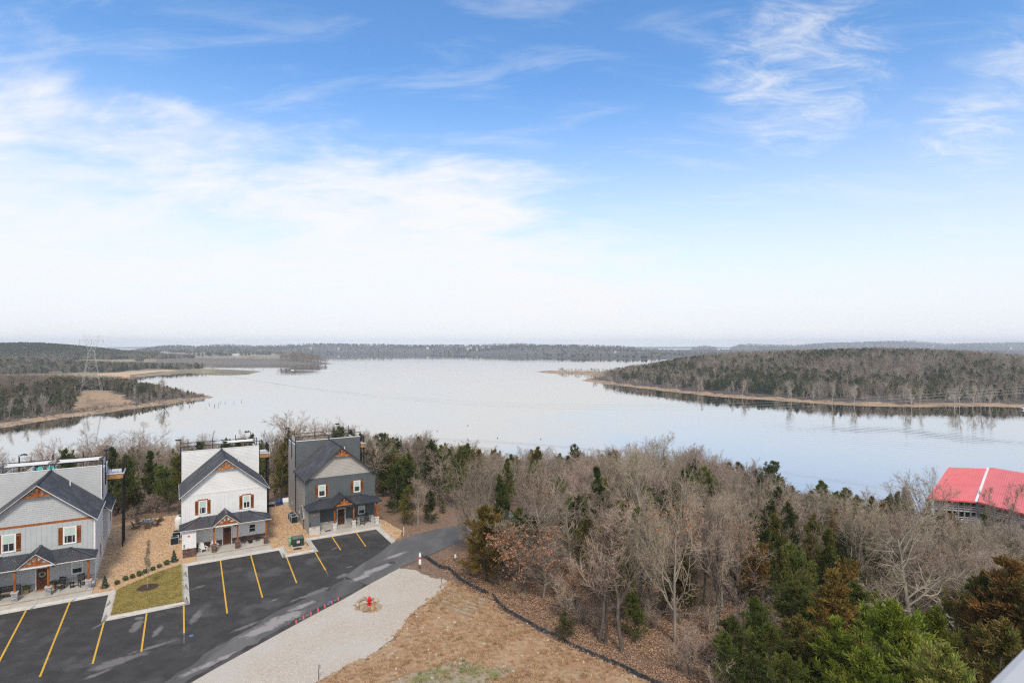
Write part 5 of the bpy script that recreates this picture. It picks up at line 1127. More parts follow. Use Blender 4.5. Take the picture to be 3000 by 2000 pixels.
for k, (x, y) in enumerate([(963,697),(1075,662),(1152,628),(1217,606),(1281,586),(1337,560),(1404,534),(1464,510),(1531,483),(1599,458)]):
    X, Y = at(x/3.137, 1500+y/3.137, -.15); ju = k in (0, 9)
    lab = ('blue-green upright juniper at the blue-grey house end of the shrub row' if k == 0 else 'blue-green upright juniper at the white house end of the shrub row') if ju else 'round boxwood bush %s in the row between two blue-green junipers, counted from the blue-grey house' % ['', 'first', 'second', 'third', 'fourth', 'fifth', 'sixth', 'seventh', 'eighth'][k]
    e = empty('juniper_shrub' if ju else 'boxwood_shrub', (X, Y, -.15), random.uniform(0, 6), lab, 'shrub', 'shrubs along the edge of the lawn'); s = random.uniform(.85, 1.12)*(1.0 if ju else .80); e.scale = (s, s, s*random.uniform(.9, 1.1))
    obj('foliage', (junm if ju else boxm)[k % 2 if ju else k % 3], None, e); obj('stem', stm, None, e)
X, Y = at(1358/3.137, 1500+690/3.137, -.1)
MULP = (X, Y); mr_ = random.Random(2); sheet('mulch_ring', [(X+1.0*math.cos(t*.314)*mr_.uniform(.88, 1.1), Y+1.0*math.sin(t*.314)*mr_.uniform(.88, 1.1)) for t in range(20)], -.085, -.3, MULCHD)

# ------------------------------------------------------------------ trees
def rot_about(d, ax, ang):                               # rotate rows of d about rows of ax
    c, s = np.cos(ang)[:, None], np.sin(ang)[:, None]; return d*c+np.cross(ax, d)*s+ax*(ax*d).sum(1)[:, None]*(1-c)
def unit(v): return v/np.maximum(np.linalg.norm(v, axis=1)[:, None], 1e-9)
def perp(d, r): a = r.normal(size=d.shape); return unit(a-d*(a*d).sum(1)[:, None])
def grow(P, D, L_, R0, R1, k, r, wob_, up):
    """paths of k pieces from P along D; returns points (n,k+1,3), radii (n,k+1), directions"""
    n = len(P); pts = [P]; dirs = [D]; d = D; p = P
    for i in range(k):
        d = unit(d+r.normal(size=(n, 3))*wob_+np.array([0, 0, 1.])*up); p = p+d*(L_/k)[:, None]; pts.append(p); dirs.append(d)
    t = np.linspace(0, 1, k+1)[None, :]; return np.stack(pts, 1), R0[:, None]*(1-t)+R1[:, None]*t, np.stack(dirs, 1)
def spawn(path, rad, dirs, m, r, t0, t1, ang, lenf, L_, radf, jit=.25):
    n, k1, _ = path.shape; t = (np.arange(m)[None, :]+r.uniform(.1, .9, (n, m)))/m*(t1-t0)+t0; f = t*(k1-1); i = np.minimum(f.astype(int), k1-2); w = (f-i)[..., None]; I = np.arange(n)[:, None]
    P = path[I, i]*(1-w)+path[I, i+1]*w; R = rad[I, i]*(1-w[..., 0])+rad[I, i+1]*w[..., 0]; d = dirs[I, i+1]
    P, R, d, t = P.reshape(-1, 3), R.ravel(), d.reshape(-1, 3), t.ravel(); ax = perp(d, r); a = np.radians(r.uniform(ang[0], ang[1], len(P)))
    D = unit(rot_about(d, ax, a)); LL = np.repeat(L_, m)*lenf*(1.12-.55*t)*r.uniform(1-jit, 1+jit, len(P)); return P, D, LL, R*radf
def tubes(paths, S):
    V = []; Q = []; off = 0
    for (pts, rad, dirs), s in zip(paths, S):
        n, k1, _ = pts.shape; d = dirs.reshape(-1, 3); ref = np.where(np.abs(d[:, 2:3]) < .85, np.array([[0, 0, 1.]]), np.array([[1., 0, 0]])); a = unit(np.cross(d, ref)); b = np.cross(d, a)
        th = 2*np.pi*np.arange(s)/s; v = pts.reshape(-1, 3)[:, None]+(a[:, None]*np.cos(th)[None, :, None]+b[:, None]*np.sin(th)[None, :, None])*rad.reshape(-1)[:, None, None]
        base = (np.arange(n)[:, None]*k1+np.arange(k1-1)[None, :]).reshape(-1, 1)*s; q = np.arange(s)[None, :]; q2 = (q+1) % s
        Q.append((np.stack([base+q, base+q2, base+s+q2, base+s+q], -1)).reshape(-1, 4)+off); V.append(v.reshape(-1, 3)); off += n*k1*s
    return np.concatenate(V), np.concatenate(Q)
BARK = pm('pale_grey_bark', (.30, .275, .22), (.165, .148, .118), 2.2, .9, .5, 9, coord='obj', stretch=(1, 1, .3), objrand=.3)
BARKD = pm('dark_bark', (.115, .10, .082), (.065, .056, .046), 3, .95, .5, 9, coord='obj', stretch=(1, 1, .3), objrand=.25)
TWIG = pm('bare_twigs', (.37, .30, .232), (.245, .194, .147), .35, .9, coord='obj', objrand=.32, island=.25)
TWIGW = pm('white_twigs', (.42, .375, .315), (.29, .25, .21), .3, .9, coord='obj', island=.2)
RUSSET = pm('russet_leaves', (.30, .125, .06), (.40, .19, .10), 1.2, .8, island=.35)
def bare_tree(seed, H, kind):
    r = np.random.default_rng(seed); Z = np.zeros((1, 3)); up1 = np.array([[0, 0, 1.]])
    K = dict(oak=dict(tr=.72, n1=13, a1=(38, 72), l1=.50, u1=.10, n2=8, n3=6, n4=4, t0=.24, r0=.0165), tall=dict(tr=.86, n1=15, a1=(22, 50), l1=.36, u1=.16, n2=7, n3=6, n4=4, t0=.28, r0=.0125), round=dict(tr=.62, n1=14, a1=(28, 62), l1=.50, u1=.14, n2=8, n3=6, n4=4, t0=.22, r0=.014),
             pole=dict(tr=.9, n1=10, a1=(22, 45), l1=.24, u1=.2, n2=6, n3=5, n4=4, t0=.35, r0=.009), far=dict(tr=.75, n1=9, a1=(28, 60), l1=.42, u1=.14, n2=6, n3=5, n4=0, t0=.2, r0=.016), bush=dict(tr=.3, n1=9, a1=(15, 50), l1=.8, u1=.15, n2=6, n3=5, n4=0, t0=.05, r0=.012))[kind]
    p0 = grow(Z, up1, np.array([H*K['tr']]), np.array([H*K['r0']]), np.array([H*K['r0']*.28]), 8, r, .07, .12)
    P, D, L1, R = spawn(*p0, K['n1'], r, K['t0'], 1.0, K['a1'], K['l1'], np.array([H*.95]), .62); p1 = grow(P, D, L1, R, R*.28, 6, r, .16, K['u1'])
    P, D, L2, R = spawn(*p1, K['n2'], r, .2, 1.0, (25, 60), .46, L1, .62); p2 = grow(P, D, L2, R, R*.35, 4, r, .17, .09)
    P, D, L3, R = spawn(*p2, K['n3'], r, .15, 1.0, (25, 60), .50, L2, .62); R = np.maximum(R, .010 if kind != 'far' else .022); p3 = grow(P, D, L3, R, R*.5, 3, r, .18, .06)
    lv = [p0, p1, p2, p3]; Sd = [7, 5, 3, 3]
    if K['n4']: 
        P, D, L4, R = spawn(*p3, K['n4'], r, .15, 1.0, (22, 60), .62, L3, .7); R = np.full(len(P), .0085); p4 = grow(P, D, np.maximum(L4, .25), R, R*.5, 2, r, .2, .05); lv.append(p4); Sd.append(3)
    Vt, Qt = tubes(lv[:2], Sd[:2]); Vc, Qc = tubes(lv[2:], Sd[2:]); return (Vt, Qt), (Vc, Qc), lv[-1]
def leaf_quads(C, D, r, ln, wd):
    n = len(C); s = unit(np.cross(D, r.normal(size=(n, 3)))); L_ = (ln*r.uniform(.6, 1.35, n))[:, None]; w = (wd*r.uniform(.7, 1.3, n))[:, None]
    V = np.stack([C, C+D*L_*.5+s*w, C+D*L_, C+D*L_*.5-s*w], 1).reshape(-1, 3); return V, np.arange(4*n).reshape(n, 4)
def cedar_tree(seed, H, kind, dens=1.0):
    r = np.random.default_rng(seed); Z = np.zeros((1, 3)); up1 = np.array([[0, 0, 1.]])
    p0 = grow(Z, up1, np.array([H*.97]), np.array([H*.014]), np.array([H*.002]), 10, r, .035, .1)
    n = int(74*(1 if kind != 'loose' else .72)); t = np.sort(r.uniform(.07 if kind != 'loose' else .25, 1, n)); f = t*10; i = np.minimum(f.astype(int), 9); w = (f-i)[:, None]
    P = p0[0][0][i]*(1-w)+p0[0][0][i+1]*w; az = r.uniform(0, 6.283, n)
    prof = {'cone': (1-t)**.8*.27+.015, 'oval': np.sqrt(np.clip(1-(2*t-.86)**2, .0, 1))*.24*(1-t*.35)+.02, 'loose': (1-t)**.6*.30+.05, 'broad': np.sqrt(np.clip(1-(1.7*t-.55)**2, 0, 1))*.33*(1-.3*t)+.03}[kind]
    el = np.radians(r.uniform(8, 40, n)+t*25); D = np.stack([np.cos(az)*np.cos(el), np.sin(az)*np.cos(el), np.sin(el)], 1)
    L1 = H*prof*r.uniform(.6, 1.2, n); p1 = grow(P, D, L1, np.full(n, H*.0035), np.full(n, .006), 4, r, .10, .10)
    m = 7; P2, D2, L2, R2 = spawn(*p1, m, r, .15, 1.0, (25, 60), .42, np.maximum(L1, H*.06), .6); p2 = grow(P2, D2, L2, np.full(len(P2), .009), np.full(len(P2), .004), 2, r, .14, .10)
    # sprays along the twigs and at the ends of the branches
    C = []; DD = []
    for path, q in ((p1, int(8*dens)), (p2, int(11*dens))):
        pts, _, dirs = path; k1 = pts.shape[1]; nn = len(pts)
        tt = r.uniform(.12, 1.05, (nn, q)); ff = np.clip(tt, 0, .999)*(k1-1); ii = ff.astype(int); ww = (ff-ii)[..., None]; I = np.arange(nn)[:, None]
        c = pts[I, ii]*(1-ww)+pts[I, ii+1]*ww; d = dirs[I, ii+1]; C.append(c.reshape(-1, 3)); DD.append(d.reshape(-1, 3))
    C = np.concatenate(C); DD = np.concatenate(DD); C = C+r.normal(size=C.shape)*H*.006; Dn = unit(DD+r.normal(size=DD.shape)*.38+np.array([0, 0, .45]))
    s = H/9*(1/dens**.45); Vf, Qf = leaf_quads(C, Dn, r, .36*s, .046*s)
    Vt, Qt = tubes([p0, p1], [6, 3]); return (Vt, Qt), (Vf, Qf)
def fol(name, a, b, isl=.38):
    m = pm(name, a, b, .75, .75, coord='pos', c3=None, island=isl, objrand=.22, spec=.15); nt = m.node_tree; bs = [n for n in nt.nodes if n.type == 'BSDF_PRINCIPLED'][0]; out = [n for n in nt.nodes if n.type == 'OUTPUT_MATERIAL'][0]
    tr = nt.nodes.new('ShaderNodeBsdfTranslucent'); mx = nt.nodes.new('ShaderNodeMixShader'); mx.inputs[0].default_value = .42     # light passing through the scale leaves
    nt.links.new(bs.inputs['Base Color'].links[0].from_socket, tr.inputs[0]); nt.links.new(bs.outputs[0], mx.inputs[1]); nt.links.new(tr.outputs[0], mx.inputs[2]); nt.links.new(mx.outputs[0], out.inputs[0]); return m
FOL = dict(dark=fol('dark_cedar_green', (.066, .096, .027), (.105, .118, .034)), olive=fol('olive_cedar', (.115, .128, .030), (.21, .165, .045)), rust=fol('rust_cedar', (.155, .125, .034), (.29, .165, .045)),
           mid=fol('mid_cedar_green', (.105, .150, .032), (.18, .18, .042)), bright=fol('bright_juniper_green', (.135, .195, .026), (.235, .265, .036)), gold=fol('golden_cedar', (.20, .145, .035), (.28, .17, .048)), yellow=fol('yellow_green_juniper', (.27, .33, .07), (.42, .39, .11)), pale=fol('pale_cedar', (.13, .155, .062), (.18, .175, .065)))
BT = []                                                  # bare tree kinds: (trunk mesh, crown mesh, height, wide?)
for seed, H, kd in ((1, 13, 'oak'), (2, 12, 'round'), (3, 14, 'tall'), (4, 12, 'round'), (5, 13, 'tall'), (6, 11, 'oak'), (7, 10, 'pole'), (8, 13, 'round'), (9, 12, 'oak'), (10, 14, 'tall'), (12, 12, 'round')):
    a, b, e = bare_tree(seed, H, kd); zmax = max(a[0][:, 2].max(), b[0][:, 2].max())
    BT.append((npmesh('trunk', a[0], a[1], [BARK], True), npmesh('crown', b[0], b[1], [TWIG], False), zmax, kd))
rr = np.random.default_rng(5); a, b, e = bare_tree(21, 9, 'oak'); pts = e[0][:, -1]; idx = rr.choice(len(pts), min(len(pts), 2600)); idx = idx[pts[idx, 2] < 7.0]
V2, Q2 = leaf_quads(pts[idx]+rr.normal(size=(len(idx), 3))*.05, unit(rr.normal(size=(len(idx), 3))+np.array([0, 0, -.6])), rr, .19, .055)
RUS = (npmesh('trunk', a[0], a[1], [BARKD], True), npmesh('crown', b[0], b[1], [TWIG]), npmesh('leaves', V2, Q2, [RUSSET]), max(a[0][:, 2].max(), b[0][:, 2].max()))
CT = []
for seed, H, kd, dn in ((31, 9, 'cone', 1), (32, 9, 'oval', 1), (33, 10, 'loose', 1), (34, 8, 'broad', 1), (35, 9, 'cone', 1)):
    a, b = cedar_tree(seed, H, kd, dn); CT.append((npmesh('trunk', a[0], a[1], [BARKD], True), npmesh('crown', b[0], b[1], [FOL['dark']]), b[0][:, 2].max(), kd))
CN = []                                                  # denser ones for the foreground
for seed, H, kd, dn in ((41, 9, 'broad', 3.4), (42, 9, 'cone', 3.0), (43, 9, 'oval', 3.2)):
    a, b = cedar_tree(seed, H, kd, dn); CN.append((npmesh('trunk', a[0], a[1], [BARKD], True), npmesh('crown', b[0], b[1], [FOL['dark']]), b[0][:, 2].max(), kd))
def set_mat(o, m): o.material_slots[0].link = 'OBJECT'; o.material_slots[0].material = m
RUSL = []
for q, t in ((1, BT[1]), (3, BT[3]), (7, BT[7])):
    n = len(t[1].vertices); co = np.empty(n*3, np.float32); t[1].vertices.foreach_get('co', co); co = co.reshape(n, 3); co = co[n//2:]; zz = co[:, 2]; co = co[(zz < t[2]*.78)]; co = co[rr.choice(len(co), 420)]
    RUSL.append(npmesh('leaves', *leaf_quads(co, unit(rr.normal(size=co.shape)+np.array([0, 0, -.6])), rr, .22, .06), [RUSSET]))
NT = [0]
def put_tree(kindset, X, Y, H, rz, label, cat, group, name, width=1.0, leafm=None, barkm=None, sink=.15, lean=(0, 0)):
    tm, cm, h0 = kindset[0], kindset[1], kindset[2] if not isinstance(kindset[2], bpy.types.Mesh) else kindset[3]
    s = H/h0; e = empty(name, (X, Y, gh(X, Y)-sink), 0, label, cat, group); e.rotation_euler = (lean[0], lean[1], rz); e.scale = (s*width, s*width, s)
    t = obj('trunk', tm, None, e); c = obj('crown', cm, None, e)
    if leafm: set_mat(c, leafm)
    if barkm: set_mat(t, barkm)
    if isinstance(kindset[2], bpy.types.Mesh): obj('leaves', kindset[2], None, e)
    NT[0] += 1; return e
SKY = [(-300,1280),(0,1275),(150,1272),(300,1262),(420,1235),(560,1268),(700,1262),(800,1240),(830,1200),(860,1196),(900,1215),(960,1222),(1000,1222),(1050,1252),(1150,1268),(1240,1262),(1300,1300),(1380,1285),(1450,1315),(1520,1322),(1560,1298),(1620,1322),(1700,1310),(1760,1312),(1850,1295),(1910,1266),(1980,1290),(2060,1302),(2150,1338),(2230,1350),(2290,1390),(2330,1425),(2400,1418),(2500,1430),(2560,1438),(2640,1430),(2690,1445),(2740,1478),(2800,1498),(2900,1510),(3000,1522),(3400,1530)]
def px_of(X, Y): return CX+F*X/Y
def top_limit(X, Y, extra=0): return ZC-(np.interp(px_of(X, Y), [p[0] for p in SKY], [p[1] for p in SKY])+extra-YH)/F*Y
HAND = []
def hand(px, Yd, ytop, kindset, mat_, label, name, cat='tree', width=1.0, rz=0.0, bark=None, group=None, lean=(0, 0)):
    X = (px-CX)/F*Yd; g = gh(X, Yd)-.15; H = ZC-(ytop-YH)/F*Yd-g; HAND.append((X, Yd, H*.22*width)); return put_tree(kindset, X, Yd, H, rz, label, cat, group, name, width, mat_, bark, lean=lean)
G1 = 'evergreens nearest the balcony'
hand(2590, 33.5, 1742, CN[0], FOL['bright'], 'bright green juniper, widest in the bottom right corner', 'juniper_tree', width=1.0, rz=.4, group=G1)
hand(2730, 35.5, 1765, CN[2], FOL['bright'], 'bright green juniper just right of the widest bright one', 'juniper_tree', width=1.0, rz=2.1, group=G1)
hand(2440, 34.5, 1800, CN[1], FOL['bright'], 'bright green juniper at the left of the bright clump', 'juniper_tree', width=1.49, rz=1.1, group=G1)
hand(2790, 27.5, 1885, CN[0], FOL['yellow'], 'yellow-green juniper lowest beside the grey balcony rail', 'juniper_tree', width=.9, rz=3.0, group=G1)
hand(2210, 43, 1735, CN[2], FOL['mid'], 'mid-green cedar with rusty tips left of the bright junipers', 'cedar_tree', width=1.1, rz=.3, group=G1)
hand(2320, 47, 1690, CN[2], FOL['mid'], 'tall soft green cedar behind the rust and bright evergreens', 'cedar_tree', width=1.62, rz=1.3, group=G1)
hand(2455, 41, 1662, CN[1], FOL['rust'], 'rust-tipped pointed cedar behind the bright green junipers', 'cedar_tree', width=1.37, rz=4.0, group=G1)
hand(2330, 39, 1795, CN[2], FOL['olive'], 'olive-brown cedar low between the green and rust ones', 'cedar_tree', width=1.43, rz=2.2, group=G1)
hand(2960, 39, 1620, CN[1], FOL['rust'], 'rust-brown cedar at the right edge above the balcony rail', 'cedar_tree', width=1.49, rz=5.0, group=G1)
hand(3090, 36, 1640, CN[2], FOL['olive'], 'olive-brown cedar cut by the right edge of the view', 'cedar_tree', width=1.1, rz=1.0, group=G1)
hand(2860, 45, 1740, CN[2], FOL['dark'], 'dark green cedar behind the rust one near the balcony rail', 'cedar_tree', width=1.1, rz=.9, group=G1)
hand(2130, 38.5, 1850, CN[0], FOL['mid'], 'low dark green cedar on the leafy slope left of the evergreens', 'cedar_tree', width=.9, rz=2.9, group=G1)
hand(2200, 36, 1900, CN[2], FOL['dark'], 'dark cedar cut by the bottom edge left of the bright junipers', 'cedar_tree', width=1.1, rz=2.0, group=G1)
for px_, yd_, yt_, ks_, fm_, lab_, w_ in ((2140, 42, 1800, 2, 'dark', 'dark green cedar first at the left of the corner evergreens', 1.5), (2260, 38.5, 1815, 0, 'mid', 'broad mid-green cedar below the tall soft one', 1.25), (2390, 37, 1830, 2, 'olive', 'olive cedar just left of the bright clump', 1.45), (2290, 34.5, 1905, 0, 'mid', 'mid-green cedar at the bottom edge left of the bright clump', 1.1), (2390, 45, 1730, 1, 'mid', 'narrow green cedar between the soft green and rust-tipped ones', 1.3),
        (2520, 44, 1700, 2, 'mid', 'green cedar peeping above the bright junipers', 1.5), (2660, 31.5, 1850, 0, 'bright', 'low bright green juniper in front of the widest one', 1.1), (2540, 29.5, 1880, 2, 'bright', 'bright green juniper lowest at the bottom edge', 1.3), (2920, 33, 1800, 2, 'olive', 'olive-green cedar just over the balcony rail', 1.3), (2880, 41, 1660, 0, 'olive', 'olive cedar left of the rust one at the right edge', 1.0)):
    hand(px_, yd_, yt_, CN[ks_], FOL[fm_], lab_, 'cedar_tree', width=w_, rz=px_*.7, group=G1)
G2 = 'evergreens along the wood edge'
hand(1420, 58.5, 1470, CN[2], FOL['gold'], 'golden-brown cedar at the wood edge right of the road end', 'cedar_tree', width=1.55, rz=.5, group=G2)
hand(1655, 46.8, 1788, CT[3], FOL['pale'], 'small fluffy green juniper beside the slumped silt fence', 'juniper_tree', width=1.35, rz=.5, group=G2)
hand(1338, 84, 1300, CT[2], FOL['mid'], 'tall mid-green conical cedar beyond the end of the road', 'cedar_tree', width=.95, rz=.5, group=G2)
hand(1196, 76.5, 1418, CT[1], FOL['olive'], 'olive cedar beside the pale-trunked tree past the charcoal house', 'cedar_tree', width=1.15, rz=1.5, group=G2)
hand(1160, 82, 1352, CN[2], FOL['dark'], 'dark green cedar closest to the charcoal house', 'cedar_tree', width=1.35, rz=2.5, group=G2)
hand(1200, 84, 1350, CN[1], FOL['dark'], 'dark pointed cedar behind the one closest to the charcoal house', 'cedar_tree', width=1.4, rz=3.5, group=G2)
hand(1262, 77, 1432, CN[2], FOL['dark'], 'dark cedar between the pale-trunked tree and the road', 'cedar_tree', width=1.1, rz=4.5, group=G2)
hand(1122, 92, 1338, CN[2], FOL['dark'], 'dark cedar just behind the right roof edge of the charcoal house', 'cedar_tree', width=1.3, rz=1.9, group=G2)
hand(1180, 87, 1330, CN[2], FOL['mid'], 'mid-green cedar rising behind the dark ones past the charcoal house', 'cedar_tree', width=1.2, rz=2.9, group=G2)
hand(1298, 82, 1455, CT[1], FOL['mid'], 'mid-green cedar nearest the end of the road on its house side', 'cedar_tree', width=1.3, rz=3.9, group=G2)
hand(1140, 92, 1318, CN[1], FOL['olive'], 'olive cedar above the dark clump right of the charcoal house', 'cedar_tree', width=1.2, rz=.9, group=G2)
hand(1560, 63, 1500, CN[2], FOL['olive'], 'olive-green cedar behind the russet oak', 'cedar_tree', width=1.3, rz=.9, group=G2)
hand(1530, 66, 1480, CT[1], FOL['mid'], 'mid-green cedar half hidden behind the golden one', 'cedar_tree', width=1.3, rz=4.0, group=G2)
hand(1600, 74, 1420, CT[3], FOL['gold'], 'golden cedar among the bare trees above the golden one at the road', 'cedar_tree', width=1.0, rz=4.0, group=G2)
hand(1695, 118, 1297, CT[2], FOL['dark'], 'lone layered pine standing above the bare wood against the water', 'pine_tree', width=.75, rz=4.0, group=G2)
hand(1990, 53, 1600, CN[1], FOL['olive'], 'olive-brown cedar deep between bare trunks', 'cedar_tree', width=1.5, rz=2.0, group=G2)
hand(1862, 47, 1700, CT[0], FOL['mid'], 'thin green cedar among the bare trunks below the fence end', 'cedar_tree', width=1.0, rz=1.0, group=G2)
for k, (px, Yd, yt) in enumerate(((2180, 120, 1352), (2245, 118, 1345), (2320, 112, 1420), (2420, 106, 1403), (2480, 104, 1425))): hand(px, Yd, yt, CT[(0, 2, 3, 1, 3)[k]], FOL[('dark', 'dark', 'olive', 'mid', 'olive')[k]], ['dark pointed cedar left of a pair on the lake skyline', 'dark layered cedar right of a pair on the lake skyline', 'olive cedar in the dip of the tree line above the lake', 'green domed cedar against the water left of the red roof', 'olive cedar right of the green domed one'][k], 'cedar_tree', width=1.15, rz=k, group='evergreens on the lake skyline')
# distinct bare trees
G3 = 'leafless trees standing out in the wood'
hand(2680, 54, 1425, BT[0], None, 'large leafless oak with long pale limbs behind the bright junipers', 'oak_tree', width=1.15, rz=.7, group=G3)
hand(1382, 66.5, 1492, BT[1], None, 'grey twiggy roadside tree left of the golden cedar', 'bare_tree', width=1.3, rz=.8, group=G3)
hand(1405, 72, 1470, BT[7], None, 'grey twiggy tree behind the golden cedar by the road', 'bare_tree', width=1.2, rz=2.8, group=G3)
hand(2830, 58, 1530, BT[5], None, 'leafless oak with heavy slanting limbs right of the large pale one', 'oak_tree', width=1.2, rz=2.2, group=G3, lean=(0, .25))
hand(1224, 75.3, 1388, BT[4], None, 'pale-trunked slender bare tree at the road past the charcoal house', 'bare_tree', width=1.0, rz=1.2, group=G3)
hand(1755, 46.6, 1440, BT[2], None, 'twin-looking bare tree with dark mossy trunk near the slumped fence', 'bare_tree', width=1.0, rz=.2, bark=BARKD, group=G3)
hand(1772, 46.2, 1470, BT[4], None, 'bare tree crowding close against the dark mossy trunk', 'bare_tree', width=.95, rz=2.2, bark=BARKD, group=G3)
hand(1825, 45.0, 1430, BT[2], None, 'bare tree with a thick leaning trunk farthest right along the fence', 'bare_tree', width=1.1, rz=3.2, bark=BARKD, group=G3)
hand(1592, 55.0, 1540, BT[7], None, 'bare tree with a short grey trunk beside the russet oak', 'bare_tree', width=1.1, rz=1.0, group=G3)
hand(850, 118, 1196, BT[3], None, 'tallest bare tree rising over the white house roof line', 'bare_tree', width=1.1, rz=.3, group=G3)
hand(985, 116, 1214, BT[0], None, 'crooked bare oak behind the charcoal house roof deck', 'bare_tree', width=.8, rz=1.3, bark=BARKD, group=G3)
hand(420, 92, 1228, BT[1], None, 'spreading bare tree behind the gap between blue-grey and white houses', 'bare_tree', width=1.05, rz=2.3, group=G3)
hand(215, 84, 1265, BT[5], None, 'wide pale-limbed bare oak behind the blue-grey house', 'oak_tree', width=1.35, rz=.3, group=G3)
hand(2700, 88, 1358, BT[3], None, 'bare tree rising against the water just left of the red roof', 'bare_tree', width=.9, rz=.3, group=G3)
hand(1910, 97, 1258, BT[2], None, 'slender bare tree highest on the lake skyline', 'bare_tree', width=1.0, rz=.9, group=G3)
hand(2965, 92, 1405, BT[6], None, 'thin bare tree standing against the red roof', 'bare_tree', width=.8, rz=1.3, group=G3)
hand(2890, 96, 1425, BT[6], None, 'bare tree in front of the white seam of the red roof', 'bare_tree', width=.9, rz=3.3, group=G3)
put_tree(RUS, *((1540-CX)/F*56.0, 56.0), 8.4, .6, 'low oak still holding russet leaves at the wood edge', 'tree', None, 'oak_tree', 1.45); HAND.append(((1535-CX)/F*56.5, 56.5, 2.4))
put_tree(RUS, *((1690-CX)/F*52, 52), 6.0, 2.6, 'small oak with russet leaves low among the bare trunks', 'tree', None, 'oak_tree', 1.0); HAND.append(((1690-CX)/F*52, 52, 1.5))
SAP = (npmesh('trunk', *bare_tree(51, 4.6, 'pole')[0], [TWIGW], True), npmesh('crown', *bare_tree(51, 4.6, 'pole')[1], [TWIG]), 4.6)
e = put_tree(SAP, MULP[0], MULP[1], 4.4, 0, 'thin young bare tree staked in a mulch ring on the lawn', 'tree', None, 'sapling', .62); e.location.z = -.12
# the near wood
pts = []; r = random.Random(77)
gx = np.arange(-150, 175, 4.3); gy = np.arange(14, 190, 4.3)
cand = [(x+r.uniform(-1.8, 1.8), y+r.uniform(-1.8, 1.8)) for x in gx for y in gy]; cand = np.array(cand); cs = -sdist(cand, CREST); hh = ground_h(cand[:, 0], cand[:, 1])
roadc = resample([tuple((rl[k]+rr_p)/2) for k, rr_p in enumerate(resample(ROADR, 40))], 60)
ok = (cs > 1.2) & (hh > LAKE+1.0) & (np.abs(cand[:, 0]) < cand[:, 1]*.93+9)
HA = np.array(HAND); near_bare, near_ced, rest = [], [], []
for i in np.nonzero(ok)[0]:
    x, y = cand[i]; s = cs[i]
    if np.min(np.hypot(roadc[:, 0]-x, roadc[:, 1]-y)) < 5.4: continue
    dh = np.hypot(HA[:, 0]-x, HA[:, 1]-y)
    if (dh < np.maximum(HA[:, 2], .9)).any(): continue
    px = px_of(x, y)
    if y < 55 and px > 1560 and s < 9 and r.random() < .55: continue         # open leafy floor beside the fence
    if y < 45 and 1500 < px < 2150 and r.random() < .5: continue
    if y < 40 and px > 2150 and r.random() < .75: continue
    if y < 24: continue
    if y < 50 and px > 2080: continue
    if 96 < x < 150 and 118 < y < 165: continue                              # the red-roofed building stands here
    lim = top_limit(x, y, r.gauss(6, 9))-hh[i]
    f = .5+.5*wob(np.array(x), np.array(y), .085, 2.2)
    pc = .34+.36*float(f > .55)
    if px < 1330: pc = .42+.30*float(f > .5)+(.25 if s < 9 else 0)
    if px > 2050: pc = .46+.28*float(f > .5)
    if 1300 < px < 2050 and y > 60: pc = .34+.30*float(f > .58)
    if r.random() < pc:
        H = min(r.uniform(6.5, 11.5), lim)
        if H > 2.2: near_ced.append((x, y, H))
    else:
        H = min(r.uniform(9, 15.5), lim)
        if H > 3.2: near_bare.append((x, y, H))
near_bare.sort(key=lambda t: -t[2]/t[1]); near_ced.sort(key=lambda t: -t[2]/t[1])
zone = lambda x, y: 'behind the houses' if px_of(x, y) < 1330 else ('in the middle of the wood' if px_of(x, y) < 2150 else 'towards the red-roofed building')
ZN = [(330, 'behind the blue-grey house'), (520, 'behind the gap beside the blue-grey house'), (790, 'behind the white house'), (865, 'behind the gap beside the charcoal house'), (1060, 'behind the charcoal house'), (1200, 'just right of the charcoal house'), (1330, 'beyond the road end'), (1560, 'above the golden cedar'), (1720, 'above the fluffy green juniper'), (1870, 'above the slumped silt fence'), (2010, 'right of the fence end'), (2150, 'left of the corner evergreens'), (2320, 'above the rusty cedars'), (2480, 'above the soft green cedar'), (2640, 'left of the large pale oak'), (2760, 'around the large pale oak'), (9999, 'below the red roof')]
def where(x, y):
    p = px_of(x, y); z = next(t for q, t in ZN if p < q); s = -float(sdist(np.array([[x, y]]), CREST)[0])
    return ('front row' if s < 9 else 'second row' if s < 22 else 'mid wood' if s < 42 else 'deep wood' if s < 66 else 'lakeside')+', '+z
for k, (x, y, H) in enumerate(near_bare[:296]):
    t = r.choice([0, 1, 1, 2, 3, 3, 4, 5, 7, 7, 8, 9, 10, 10, 6 if H < 9 else 3]); z = zone(x, y)
    dk = r.random() < .45; form = {'oak': 'spreading', 'round': 'round-crowned', 'tall': 'upright', 'pole': 'slender'}[BT[t][3]]; size = 'tall' if H > 11.5 else 'low' if H < 7 else 'middling'
    e_ = put_tree(BT[t], x, y, H, r.uniform(0, 6.28), '%s %s leafless tree with %s bark, %s' % (size, form, 'dark' if dk else 'grey', where(x, y)), 'tree', 'leafless trees '+z, 'bare_tree', min(1.25, max(.72, 11.5/H*.92)), None, BARKD if dk else None, lean=(r.gauss(0, .06), r.gauss(0, .06)))
    if t in (1, 3, 7) and r.random() < .16: obj('leaves', RUSL[{1: 0, 3: 1, 7: 2}[t]], None, e_); e_['label'] = '%s tree keeping a few russet leaves, %s' % (size, where(x, y)); e_['group'] = 'trees keeping a few russet leaves '+z
mc = ['dark', 'dark', 'mid', 'mid', 'mid', 'olive', 'olive', 'rust', 'gold']
